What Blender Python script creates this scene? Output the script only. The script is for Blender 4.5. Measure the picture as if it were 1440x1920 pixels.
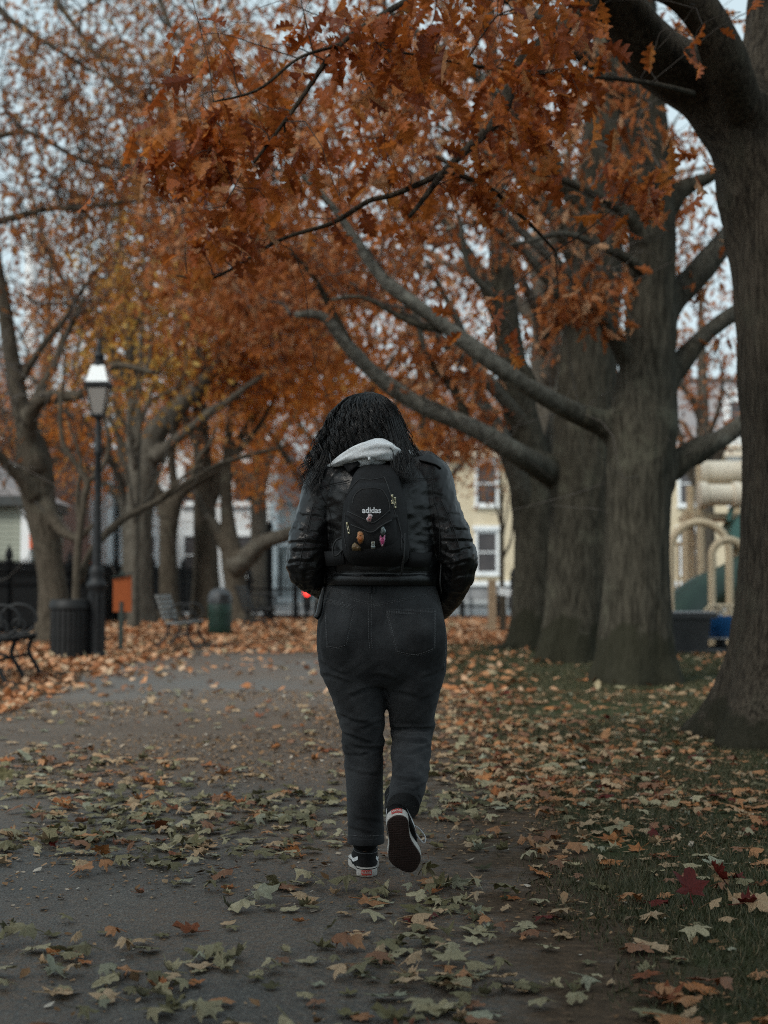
import bpy, math, random
import numpy as np
from mathutils import Vector, Matrix, Euler
from mathutils.bvhtree import BVHTree

for _o in list(bpy.data.objects):
    bpy.data.objects.remove(_o)
SC = bpy.context.scene
COL = SC.collection
R = math.radians

# ------------------------------------------------------------------ camera
FPX = 2667.0                      # focal length in pixels of the 1440x1920 photograph (50 mm)
TILT = math.atan(130.0 / FPX)
CAM_H = 1.0
cam_d = bpy.data.cameras.new('camera')
cam = bpy.data.objects.new('camera', cam_d)
COL.objects.link(cam)
cam.location = (0, 0, CAM_H)
cam.rotation_euler = (R(90) + TILT, 0, 0)
cam_d.sensor_fit = 'VERTICAL'
cam_d.sensor_height = 36.0
cam_d.sensor_width = 27.0
cam_d.lens = 50.0
cam_d.clip_start = 0.1
cam_d.clip_end = 2000
cam_d.dof.use_dof = True
cam_d.dof.focus_distance = 4.70
cam_d.dof.aperture_fstop = 2.5
SC.camera = cam

# ------------------------------------------------------------------ sky and sun
SUN_EL, SUN_AZ = R(42), R(-138)    # soft light from behind the photographer's left shoulder (clockwise from +Y)
world = bpy.data.worlds.new('World')
SC.world = world
world.use_nodes = True
wn = world.node_tree
wn.nodes.clear()
w_out = wn.nodes.new('ShaderNodeOutputWorld')
w_bg = wn.nodes.new('ShaderNodeBackground')
w_sky = wn.nodes.new('ShaderNodeTexSky')
w_sky.sky_type = 'NISHITA'
w_sky.sun_disc = False
w_sky.sun_elevation = SUN_EL
w_sky.sun_rotation = SUN_AZ
w_sky.air_density = 1.0
w_sky.dust_density = 4.0
w_sky.ozone_density = 1.5
w_hsv = wn.nodes.new('ShaderNodeHueSaturation')
w_hsv.inputs['Saturation'].default_value = 0.30
w_hsv.inputs['Value'].default_value = 1.0
w_bg.inputs['Strength'].default_value = 0.09
# overcast: thin cloud evens the sky out
w_mix = wn.nodes.new('ShaderNodeMix'); w_mix.data_type = 'RGBA'
w_mix.inputs[0].default_value = 0.6
w_mix.inputs[7].default_value = (5.7, 7.3, 7.9, 1)
wn.links.new(w_sky.outputs[0], w_hsv.inputs['Color'])
wn.links.new(w_hsv.outputs[0], w_mix.inputs[6])
wn.links.new(w_mix.outputs[2], w_bg.inputs['Color'])
wn.links.new(w_bg.outputs[0], w_out.inputs[0])

sun_d = bpy.data.lights.new('sun', 'SUN')
sun_d.energy = 1.5
sun_d.angle = R(16)
sun_d.color = (1.0, 0.965, 0.88)
sun = bpy.data.objects.new('sun', sun_d)
COL.objects.link(sun)
_sd = Vector((math.sin(SUN_AZ) * math.cos(SUN_EL), math.cos(SUN_AZ) * math.cos(SUN_EL), math.sin(SUN_EL)))
sun.rotation_euler = _sd.to_track_quat('Z', 'Y').to_euler()

SC.view_settings.view_transform = 'Standard'
SC.view_settings.look = 'None'
SC.view_settings.gamma = 1.0
SC.view_settings.use_curve_mapping = False
SC.view_settings.exposure = 0.68
SC.render.engine = 'CYCLES'
cy = SC.cycles
cy.use_denoising = False
cy.sampling_pattern = 'TABULATED_SOBOL'
cy.denoising_prefilter = 'ACCURATE'
cy.pixel_filter_type = 'BLACKMAN_HARRIS'
cy.filter_width = 1.05
cy.max_bounces = 8
cy.diffuse_bounces = 4
cy.glossy_bounces = 3
cy.transmission_bounces = 6
cy.transparent_max_bounces = 8
cy.caustics_reflective = False
cy.caustics_refractive = False
cy.use_adaptive_sampling = False
cy.adaptive_threshold = 0.008

# ------------------------------------------------------------------ helpers
def P(px, py, Y):
    """The place at distance Y that the photograph shows at pixel (px, py)."""
    u, v = (px - 720.0) / FPX, (960.0 - py) / FPX
    d = np.array([u, math.cos(TILT) - v * math.sin(TILT), math.sin(TILT) + v * math.cos(TILT)])
    k = Y / d[1]
    return np.array([d[0] * k, Y, CAM_H + d[2] * k])

def proj(p):
    p = np.asarray(p, float)
    q = p - np.array([0, 0, CAM_H])
    dep = q[..., 1] * math.cos(TILT) + q[..., 2] * math.sin(TILT)
    v = (-q[..., 1] * math.sin(TILT) + q[..., 2] * math.cos(TILT)) / dep
    return np.stack([720 + FPX * q[..., 0] / dep, 960 - FPX * v, dep], -1)

def hash3(i, j, k, s):
    n = (i * 374761393 + j * 668265263 + k * 2147483647 + s * 974711) & 0xffffffff
    n = ((n ^ (n >> 13)) * 1274126177) & 0xffffffff
    n = (n ^ (n >> 16)) & 0xffffff
    return n / float(0xffffff)

def vnoise(p, scale=1.0, seed=0):
    p = np.asarray(p, float) * scale
    i = np.floor(p).astype(np.int64)
    f = p - i
    f = f * f * (3 - 2 * f)
    out = 0
    for a in (0, 1):
        for b in (0, 1):
            for c in (0, 1):
                w = (f[..., 0] if a else 1 - f[..., 0]) * (f[..., 1] if b else 1 - f[..., 1]) * (f[..., 2] if c else 1 - f[..., 2])
                out = out + w * hash3(i[..., 0] + a, i[..., 1] + b, i[..., 2] + c, seed)
    return out

def fbm(p, scale=1.0, seed=0, octv=3):
    t, a, s = 0, 1.0, 0
    for o in range(octv):
        t = t + a * vnoise(p, scale * 2 ** o, seed + o * 17)
        s += a
        a *= 0.5
    return t / s

def ridged(p, scale=1.0, seed=0, octv=2):
    t, a, s = 0, 1.0, 0
    for o in range(octv):
        t = t + a * (1 - np.abs(2 * vnoise(p, scale * 2 ** o, seed + 31 * o) - 1))
        s += a
        a *= 0.5
    return t / s

def mk_mesh(name, V, faces, smooth=True, sharp=None):
    """faces: list of integer arrays [m, k]"""
    me = bpy.data.meshes.new(name)
    V = np.asarray(V, dtype=np.float32)
    faces = [np.asarray(f, dtype=np.int32) for f in faces if len(f)]
    me.vertices.add(len(V))
    me.vertices.foreach_set('co', V.ravel())
    nl = sum(f.size for f in faces)
    npoly = sum(len(f) for f in faces)
    me.loops.add(nl)
    me.loops.foreach_set('vertex_index', np.concatenate([f.ravel() for f in faces]))
    me.polygons.add(npoly)
    starts, o = [], 0
    for f in faces:
        starts.append(o + np.arange(len(f), dtype=np.int32) * f.shape[1])
        o += f.size
    me.polygons.foreach_set('loop_start', np.concatenate(starts))
    me.update(calc_edges=True)
    me.validate()
    me.polygons.foreach_set('use_smooth', np.full(len(me.polygons), bool(smooth)))
    if smooth and sharp:
        me.set_sharp_from_angle(angle=R(sharp))
    return me

def catmull(pts, sub):
    pts = np.asarray(pts, float)
    if len(pts) < 3 or sub <= 1:
        if sub <= 1:
            return pts
        t = np.linspace(0, len(pts) - 1, (len(pts) - 1) * sub + 1)
        return np.stack([np.interp(t, np.arange(len(pts)), pts[:, k]) for k in range(pts.shape[1])], 1)
    ext = np.vstack([2 * pts[0] - pts[1], pts, 2 * pts[-1] - pts[-2]])
    out = []
    for i in range(1, len(ext) - 2):
        p0, p1, p2, p3 = ext[i - 1], ext[i], ext[i + 1], ext[i + 2]
        for s in range(sub):
            t = s / sub
            out.append(0.5 * ((2 * p1) + (-p0 + p2) * t + (2 * p0 - 5 * p1 + 4 * p2 - p3) * t * t + (-p0 + 3 * p1 - 3 * p2 + p3) * t ** 3))
    out.append(pts[-1])
    return np.array(out)

class MB:
    def __init__(s):
        s.V, s.F, s.n = [], [], 0
    def add(s, V, faces):
        V = np.asarray(V, float)
        s.V.append(V)
        for f in faces:
            f = np.asarray(f, int)
            if len(f):
                s.F.append(f + s.n)
        s.n += len(V)
        return s
    def box(s, c, size, rz=0.0, M=None, taper=1.0):
        x, y, z = [q / 2 for q in size]
        V = np.array([(-x, -y, -z), (x, -y, -z), (x, y, -z), (-x, y, -z), (-x * taper, -y * taper, z), (x * taper, -y * taper, z), (x * taper, y * taper, z), (-x * taper, y * taper, z)])
        if M is not None:
            V = V @ np.array(M).T
        if rz:
            cc, ss = math.cos(rz), math.sin(rz)
            V = V @ np.array([[cc, ss, 0], [-ss, cc, 0], [0, 0, 1]])
        F = [(0, 3, 2, 1), (4, 5, 6, 7), (0, 1, 5, 4), (1, 2, 6, 5), (2, 3, 7, 6), (3, 0, 4, 7)]
        return s.add(V + np.asarray(c, float), [F])
    def tube(s, pts, rad, n=8, caps=True):
        pts = np.asarray(pts, float)
        m = len(pts)
        rad = np.full(m, rad) if np.isscalar(rad) else np.asarray(rad, float)
        t = np.gradient(pts, axis=0)
        t /= np.linalg.norm(t, axis=1, keepdims=True) + 1e-12
        ref = np.array([0, 0, 1.0]) if abs(t[0][2]) < 0.9 else np.array([1.0, 0, 0])
        a = np.cross(t[0], ref); a /= np.linalg.norm(a)
        ang = np.linspace(0, 2 * math.pi, n, endpoint=False)
        V = np.zeros((m, n, 3))
        for i in range(m):
            a = a - t[i] * np.dot(a, t[i]); a /= np.linalg.norm(a) + 1e-12
            b = np.cross(t[i], a)
            V[i] = pts[i] + rad[i] * (np.cos(ang)[:, None] * a + np.sin(ang)[:, None] * b)
        idx = np.arange(m * n).reshape(m, n)
        q = np.stack([idx[:-1], np.roll(idx, -1, 1)[:-1], np.roll(idx, -1, 1)[1:], idx[1:]], -1).reshape(-1, 4)
        fs = [q]
        if caps:
            V2 = np.vstack([V.reshape(-1, 3), pts[0], pts[-1]])
            c0, c1 = m * n, m * n + 1
            t0 = np.stack([np.full(n, c0), np.roll(idx[0], -1), idx[0]], -1)
            t1 = np.stack([np.full(n, c1), idx[-1], np.roll(idx[-1], -1)], -1)
            return s.add(V2, [q, t0, t1])
        return s.add(V.reshape(-1, 3), fs)
    def lathe(s, prof, c=(0, 0, 0), n=24, square=False):
        """prof: [(r, z)...] bottom to top"""
        ang = np.linspace(0, 2 * math.pi, n, endpoint=False) + (math.pi / 4 if square else 0)
        V, m = [], len(prof)
        for r, z in prof:
            k = r * (math.sqrt(2) if square else 1)
            V.append(np.stack([k * np.cos(ang), k * np.sin(ang), np.full(n, z)], -1))
        V = np.array(V).reshape(-1, 3)
        idx = np.arange(m * n).reshape(m, n)
        q = np.stack([idx[:-1], np.roll(idx, -1, 1)[:-1], np.roll(idx, -1, 1)[1:], idx[1:]], -1).reshape(-1, 4)
        V = np.vstack([V, (0, 0, prof[0][1]), (0, 0, prof[-1][1])])
        t0 = np.stack([np.full(n, m * n), np.roll(idx[0], -1), idx[0]], -1)
        t1 = np.stack([np.full(n, m * n + 1), idx[-1], np.roll(idx[-1], -1)], -1)
        return s.add(V + np.asarray(c, float), [q, t0, t1])
    def prism(s, poly, h, M, c):
        """poly: 2-D outline, extruded h along local z, then M (3x3) and offset c"""
        poly = np.asarray(poly, float)
        n = len(poly)
        V = np.vstack([np.c_[poly, np.zeros(n)], np.c_[poly, np.full(n, h)], [[*poly.mean(0), 0]], [[*poly.mean(0), h]]])
        V = V @ np.array(M).T + np.asarray(c, float)
        i = np.arange(n); j = (i + 1) % n
        q = np.stack([i, j, j + n, i + n], -1)
        t0 = np.stack([np.full(n, 2 * n), j, i], -1)
        t1 = np.stack([np.full(n, 2 * n + 1), i + n, j + n], -1)
        return s.add(V, [q, t0, t1])
    def arrays(s):
        return np.vstack(s.V), s.F

def wloc(o):
    v = Vector((0, 0, 0))
    while o is not None:
        v += o.location
        o = o.parent
    return np.array(v)

def tag(o, label=None, cat=None, group=None, kind=None):
    if label: o['label'] = label
    if cat: o['category'] = cat
    if group: o['group'] = group
    if kind: o['kind'] = kind
    return o

def thing(name, label, cat, loc=(0, 0, 0), rz=0.0, group=None):
    o = bpy.data.objects.new(name, None)
    o.empty_display_size = 0.1
    COL.objects.link(o)
    o.location = [float(q) for q in loc]
    o.rotation_euler = (0, 0, rz)
    return tag(o, label, cat, group)

def obj_mesh(name, me, mat, parent=None):
    o = bpy.data.objects.new(name, me)
    COL.objects.link(o)
    if mat is not None and not me.materials:
        me.materials.append(mat)
    if parent is not None:
        o.parent = parent
    return o

def part(name, mb, mat, parent=None, ws=True, smooth=True, sharp=40, label=None, kind=None, origin=None):
    """Link a builder's geometry as one mesh object. ws: its vertices are in world space (parents only translated)."""
    V, F = mb.arrays() if isinstance(mb, MB) else mb
    V = np.array(V, float)
    if ws and parent is not None:
        V = V - wloc(parent)
    me = mk_mesh(name, V, F, smooth, sharp)
    o = obj_mesh(name, me, mat, parent)
    if label: o['label'] = label
    if kind: o['kind'] = kind
    return o

def copy_tree(o, parent=None):
    c = o.copy()
    COL.objects.link(c)
    if parent is not None:
        c.parent = parent
    for ch in list(o.children):
        copy_tree(ch, c)
    return c

def fuse(lofts, voxel, smooth=4, factor=0.5):
    """One continuous skin round overlapping volumes."""
    mb = MB()
    for V, F in lofts:
        mb.add(V, F)
    me = mk_mesh('tmp', *mb.arrays())
    o = bpy.data.objects.new('tmp', me); COL.objects.link(o)
    rm = o.modifiers.new('r', 'REMESH'); rm.mode = 'VOXEL'; rm.voxel_size = voxel
    if smooth:
        sm = o.modifiers.new('s', 'SMOOTH'); sm.iterations = smooth; sm.factor = factor
    dg = bpy.context.evaluated_depsgraph_get()
    ev = o.evaluated_get(dg)
    m2 = ev.to_mesh()
    V = np.zeros(len(m2.vertices) * 3, np.float32); m2.vertices.foreach_get('co', V)
    lt = np.zeros(len(m2.polygons), np.int32); m2.polygons.foreach_get('loop_total', lt)
    li = np.zeros(len(m2.loops), np.int32); m2.loops.foreach_get('vertex_index', li)
    ls = np.zeros(len(m2.polygons), np.int32); m2.polygons.foreach_get('loop_start', ls)
    F = []
    for k in (3, 4):
        s = ls[lt == k]
        if len(s): F.append(li[s[:, None] + np.arange(k)])
    V = V.reshape(-1, 3).astype(float)
    ev.to_mesh_clear()
    bpy.data.objects.remove(o); bpy.data.meshes.remove(me)
    return V, F

def vnormals(V, F):
    N = np.zeros_like(V)
    for f in F:
        n = np.cross(V[f[:, 2]] - V[f[:, 0]], V[f[:, -1]] - V[f[:, 1]])
        for k in range(f.shape[1]):
            np.add.at(N, f[:, k], n)
    return N / (np.linalg.norm(N, axis=1, keepdims=True) + 1e-12)


# ------------------------------------------------------------------ materials
def new_mat(name):
    m = bpy.data.materials.new(name)
    m.use_nodes = True
    nt = m.node_tree
    b = nt.nodes['Principled BSDF']
    return m, nt, b

def ramp(nt, stops, interp='LINEAR'):
    r = nt.nodes.new('ShaderNodeValToRGB')
    r.color_ramp.interpolation = interp
    e = r.color_ramp.elements
    while len(e) < len(stops):
        e.new(0.5)
    for k, (p, c) in enumerate(stops):
        e[k].position = p
        e[k].color = (*c, 1)
    return r

def noise_node(nt, scale, detail=4, rough=0.6, stretch=None, coord='Object', dist=0.0):
    tc = nt.nodes.new('ShaderNodeTexCoord')
    n = nt.nodes.new('ShaderNodeTexNoise')
    n.inputs['Scale'].default_value = scale
    n.inputs['Detail'].default_value = detail
    n.inputs['Roughness'].default_value = rough
    n.inputs['Distortion'].default_value = dist
    src = tc.outputs[coord]
    if stretch:
        mp = nt.nodes.new('ShaderNodeMapping')
        mp.inputs['Scale'].default_value = stretch
        nt.links.new(src, mp.inputs[0])
        src = mp.outputs[0]
    nt.links.new(src, n.inputs['Vector'])
    return n

def bump(nt, b, src, strength=0.3, dist=0.01, prev=None):
    bp = nt.nodes.new('ShaderNodeBump')
    bp.inputs['Strength'].default_value = strength
    bp.inputs['Distance'].default_value = dist
    nt.links.new(src, bp.inputs['Height'])
    if prev is not None:
        nt.links.new(prev.outputs[0], bp.inputs['Normal'])
    nt.links.new(bp.outputs[0], b.inputs['Normal'])
    return bp

def mat_noise(name, c1, c2, scale=8, rough=0.7, metal=0.0, bstr=0.2, bdist=0.004, detail=5, stretch=None, spec=0.5, bscale=None, lo=0.35, hi=0.65):
    m, nt, b = new_mat(name)
    n = noise_node(nt, scale, detail, stretch=stretch)
    r = ramp(nt, [(lo, c1), (hi, c2)])
    nt.links.new(n.outputs[0], r.inputs[0])
    nt.links.new(r.outputs[0], b.inputs['Base Color'])
    b.inputs['Roughness'].default_value = rough
    b.inputs['Metallic'].default_value = metal
    b.inputs['Specular IOR Level'].default_value = spec
    if bstr:
        n2 = noise_node(nt, bscale or scale * 4, 4, stretch=stretch)
        bump(nt, b, n2.outputs[0], bstr, bdist)
    return m

def mat_island(name, stops, rough=0.6, transl=0.0, spec=0.3, grain=None, back=None, tcol=None):
    """Leaf-like surface: each loose piece takes its own colour from STOPS."""
    m, nt, b = new_mat(name)
    g = nt.nodes.new('ShaderNodeNewGeometry')
    oi = nt.nodes.new('ShaderNodeObjectInfo')
    ad = nt.nodes.new('ShaderNodeMath'); ad.operation = 'ADD'
    fr = nt.nodes.new('ShaderNodeMath'); fr.operation = 'FRACT'
    nt.links.new(g.outputs['Random Per Island'], ad.inputs[0])
    nt.links.new(oi.outputs['Random'], ad.inputs[1])
    nt.links.new(ad.outputs[0], fr.inputs[0])
    r = ramp(nt, stops)
    nt.links.new(fr.outputs[0], r.inputs[0])
    colr = r.outputs[0]
    if grain:
        n = noise_node(nt, grain, 3)
        mp = nt.nodes.new('ShaderNodeMapRange')
        mp.inputs[1].default_value, mp.inputs[2].default_value = 0.3, 0.7
        mp.inputs[3].default_value, mp.inputs[4].default_value = 0.62, 1.3
        nt.links.new(n.outputs[0], mp.inputs[0])
        mx = nt.nodes.new('ShaderNodeMix'); mx.data_type = 'RGBA'; mx.blend_type = 'MULTIPLY'
        mx.inputs[0].default_value = 1.0
        nt.links.new(colr, mx.inputs[6]); nt.links.new(mp.outputs[0], mx.inputs[7])
        colr = mx.outputs[2]
    if back:
        mx = nt.nodes.new('ShaderNodeMix'); mx.data_type = 'RGBA'
        mb_ = nt.nodes.new('ShaderNodeMath'); mb_.operation = 'MULTIPLY'; mb_.inputs[1].default_value = 0.38
        nt.links.new(g.outputs['Backfacing'], mb_.inputs[0])
        nt.links.new(mb_.outputs[0], mx.inputs[0])
        nt.links.new(colr, mx.inputs[6]); mx.inputs[7].default_value = (*back, 1)
        colr = mx.outputs[2]
    nt.links.new(colr, b.inputs['Base Color'])
    b.inputs['Roughness'].default_value = rough
    b.inputs['Specular IOR Level'].default_value = spec
    if transl:
        t = nt.nodes.new('ShaderNodeBsdfTranslucent')
        nt.links.new(colr, t.inputs['Color'])
        ms = nt.nodes.new('ShaderNodeMixShader'); ms.inputs[0].default_value = transl
        nt.links.new(b.outputs[0], ms.inputs[1]); nt.links.new(t.outputs[0], ms.inputs[2])
        nt.links.new(ms.outputs[0], nt.nodes['Material Output'].inputs[0])
    return m

def bark_mat(name, c1, c2, moss=(0.05, 0.055, 0.03), lichen=0.3, stretch=(9, 9, 1.6), bstr=0.6, stain=None):
    m, nt, b = new_mat(name)
    n = noise_node(nt, 3.0, 6, 0.65, stretch=stretch)
    r = ramp(nt, [(0.36, c1), (0.62, c2)])
    nt.links.new(n.outputs[0], r.inputs[0])
    colr = r.outputs[0]
    n2 = noise_node(nt, 2.2, 5, 0.6)
    r2 = ramp(nt, [(0.56, (0, 0, 0)), (0.70, (1, 1, 1))])
    nt.links.new(n2.outputs[0], r2.inputs[0])
    sc_ = nt.nodes.new('ShaderNodeMath'); sc_.operation = 'MULTIPLY'; sc_.inputs[1].default_value = lichen
    nt.links.new(r2.outputs[0], sc_.inputs[0])
    mx = nt.nodes.new('ShaderNodeMix'); mx.data_type = 'RGBA'
    nt.links.new(sc_.outputs[0], mx.inputs[0])
    nt.links.new(colr, mx.inputs[6]); mx.inputs[7].default_value = (*moss, 1)
    colr = mx.outputs[2]
    if stain is not None:
        # a dark damp skirt of moss with a ragged upper edge, and pale scuffed patches
        tc = nt.nodes.new('ShaderNodeTexCoord')
        sp = nt.nodes.new('ShaderNodeSeparateXYZ')
        nt.links.new(tc.outputs['Object'], sp.inputs[0])
        n3 = noise_node(nt, 2.2, 3, 0.5)
        a1 = nt.nodes.new('ShaderNodeMath'); a1.operation = 'MULTIPLY_ADD'; a1.inputs[1].default_value = 0.9; a1.inputs[2].default_value = -0.45
        nt.links.new(n3.outputs[0], a1.inputs[0])
        a2 = nt.nodes.new('ShaderNodeMath'); a2.operation = 'ADD'
        nt.links.new(sp.outputs[2], a2.inputs[0]); nt.links.new(a1.outputs[0], a2.inputs[1])
        mr = nt.nodes.new('ShaderNodeMapRange')
        mr.inputs[1].default_value, mr.inputs[2].default_value = stain, stain + 0.07
        mr.inputs[3].default_value, mr.inputs[4].default_value = 0.8, 0.0
        nt.links.new(a2.outputs[0], mr.inputs[0])
        m3 = nt.nodes.new('ShaderNodeMix'); m3.data_type = 'RGBA'
        nt.links.new(mr.outputs[0], m3.inputs[0]); nt.links.new(colr, m3.inputs[6]); m3.inputs[7].default_value = (0.022, 0.022, 0.013, 1)
        colr = m3.outputs[2]
    nt.links.new(colr, b.inputs['Base Color'])
    b.inputs['Roughness'].default_value = 0.9
    b.inputs['Specular IOR Level'].default_value = 0.15
    w = noise_node(nt, 6.0, 5, 0.7, stretch=stretch)
    bump(nt, b, w.outputs[0], bstr, 0.03)
    return m

M = {}
M['iron'] = mat_noise('black_iron', (0.012, 0.013, 0.014), (0.022, 0.023, 0.024), 20, 0.6, 0.0, 0.1, spec=0.25)
M['iron_dark'] = mat_noise('fence_iron', (0.008, 0.009, 0.010), (0.012, 0.013, 0.014), 20, 0.7, 0.0, 0.1, spec=0.12)
M['bin_dark'] = mat_noise('bin_paint', (0.011, 0.0115, 0.012), (0.019, 0.0195, 0.02), 6, 0.55, 0.0, 0.1, spec=0.25)
M['lamp_iron'] = mat_noise('lamp_iron', (0.012, 0.013, 0.0145), (0.021, 0.0225, 0.024), 14, 0.55, 0.0, 0.1, spec=0.25)
M['slat_grey'] = mat_noise('weathered_slat', (0.16, 0.165, 0.16), (0.26, 0.265, 0.26), 9, 0.6, 0.0, 0.2, stretch=(1, 12, 12))
M['orange_board'] = mat_noise('orange_board', (0.27, 0.055, 0.008), (0.33, 0.075, 0.012), 5, 0.6, 0.0, 0.05)
M['post_green'] = mat_noise('dark_green_post', (0.012, 0.020, 0.017), (0.020, 0.030, 0.025), 9, 0.6)
M['bin_green'] = mat_noise('green_bin', (0.005, 0.026, 0.016), (0.009, 0.037, 0.023), 5, 0.5, 0.0, 0.05)
M['bin_grey'] = mat_noise('grey_dome', (0.055, 0.06, 0.065), (0.08, 0.085, 0.09), 5, 0.5, 0.0, 0.05)
M['cream'] = mat_noise('cream_plastic', (0.68, 0.58, 0.45), (0.78, 0.68, 0.54), 3, 0.5, 0.0, 0.03)
M['tan'] = mat_noise('tan_steel', (0.48, 0.37, 0.24), (0.56, 0.44, 0.29), 3, 0.5, 0.0, 0.03)
M['slide_green'] = mat_noise('green_plastic', (0.006, 0.024, 0.014), (0.010, 0.034, 0.020), 3, 0.45, 0.0, 0.03)
M['teal'] = mat_noise('teal_plastic', (0.06, 0.15, 0.13), (0.08, 0.19, 0.165), 3, 0.45, 0.0, 0.03)
M['blue'] = mat_noise('blue_plastic', (0.01, 0.07, 0.20), (0.015, 0.10, 0.27), 3, 0.4, 0.0, 0.03)
M['black_plastic'] = mat_noise('black_plastic', (0.018, 0.018, 0.019), (0.03, 0.03, 0.03), 4, 0.55, 0.0, 0.05)
M['grey_rim'] = mat_noise('grey_rim', (0.20, 0.20, 0.21), (0.28, 0.28, 0.29), 4, 0.5)
M['wood_post'] = mat_noise('pale_wood', (0.30, 0.21, 0.13), (0.42, 0.31, 0.20), 6, 0.8, 0, 0.3, stretch=(8, 8, 1))
M['white_paint'] = mat_noise('white_paint', (0.70, 0.73, 0.74), (0.80, 0.82, 0.83), 4, 0.6)
M['dark_glass'] = mat_noise('window_glass', (0.045, 0.04, 0.042), (0.085, 0.075, 0.075), 0.7, 0.12, 0, 0)
M['asphalt_far'] = mat_noise('road_asphalt', (0.16, 0.165, 0.17), (0.21, 0.215, 0.22), 1.5, 0.8, 0, 0.2)
M['sidewalk'] = mat_noise('concrete', (0.30, 0.31, 0.31), (0.38, 0.39, 0.39), 1.2, 0.85, 0, 0.2)
# ================================================================== ground
def ground_mat():
    m, nt, b = new_mat('park_soil')
    n1 = noise_node(nt, 1.1, 5, 0.6)
    near = ramp(nt, [(0.35, (0.026, 0.030, 0.014)), (0.52, (0.036, 0.044, 0.019)), (0.72, (0.060, 0.046, 0.027))])
    nt.links.new(n1.outputs[0], near.inputs[0])
    n2 = noise_node(nt, 9.0, 5, 0.7)
    far = ramp(nt, [(0.30, (0.10, 0.055, 0.028)), (0.50, (0.22, 0.095, 0.038)), (0.70, (0.33, 0.17, 0.085))])
    nt.links.new(n2.outputs[0], far.inputs[0])
    tc = nt.nodes.new('ShaderNodeTexCoord')
    sp = nt.nodes.new('ShaderNodeSeparateXYZ'); nt.links.new(tc.outputs['Object'], sp.inputs[0])
    # leaves lie thick beyond the lawn and left of the path
    def rng(src, a, c):
        mr = nt.nodes.new('ShaderNodeMapRange'); mr.inputs[1].default_value = a; mr.inputs[2].default_value = c
        nt.links.new(src, mr.inputs[0]); return mr.outputs[0]
    yy = rng(sp.outputs[1], 20.5, 24.0)
    xx = rng(sp.outputs[0], -2.6, -3.4)
    mx0 = nt.nodes.new('ShaderNodeMath'); mx0.operation = 'MAXIMUM'
    nt.links.new(yy, mx0.inputs[0]); nt.links.new(xx, mx0.inputs[1])
    ma = nt.nodes.new('ShaderNodeMix'); ma.data_type = 'RGBA'
    nt.links.new(mx0.outputs[0], ma.inputs[0]); nt.links.new(near.outputs[0], ma.inputs[6]); nt.links.new(far.outputs[0], ma.inputs[7])
    nd = noise_node(nt, 2.6, 5, 0.65)
    jit = nt.nodes.new('ShaderNodeMath'); jit.operation = 'MULTIPLY_ADD'; jit.inputs[1].default_value = 1.6
    nt.links.new(nd.outputs[0], jit.inputs[0]); nt.links.new(sp.outputs[0], jit.inputs[2])
    e1 = rng(jit.outputs[0], 1.70, 1.40)
    nc = noise_node(nt, 30, 5, 0.75)
    dirt = ramp(nt, [(0.32, (0.040, 0.029, 0.020)), (0.55, (0.075, 0.052, 0.034)), (0.72, (0.15, 0.095, 0.058))])
    nt.links.new(nc.outputs[0], dirt.inputs[0])
    md = nt.nodes.new('ShaderNodeMix'); md.data_type = 'RGBA'
    nt.links.new(e1, md.inputs[0]); nt.links.new(ma.outputs[2], md.inputs[6]); nt.links.new(dirt.outputs[0], md.inputs[7])
    nt.links.new(md.outputs[2], b.inputs['Base Color'])
    b.inputs['Roughness'].default_value = 0.95
    b.inputs['Specular IOR Level'].default_value = 0.1
    n3 = noise_node(nt, 40, 5, 0.7)
    bump(nt, b, n3.outputs[0], 0.6, 0.02)
    return m

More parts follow.
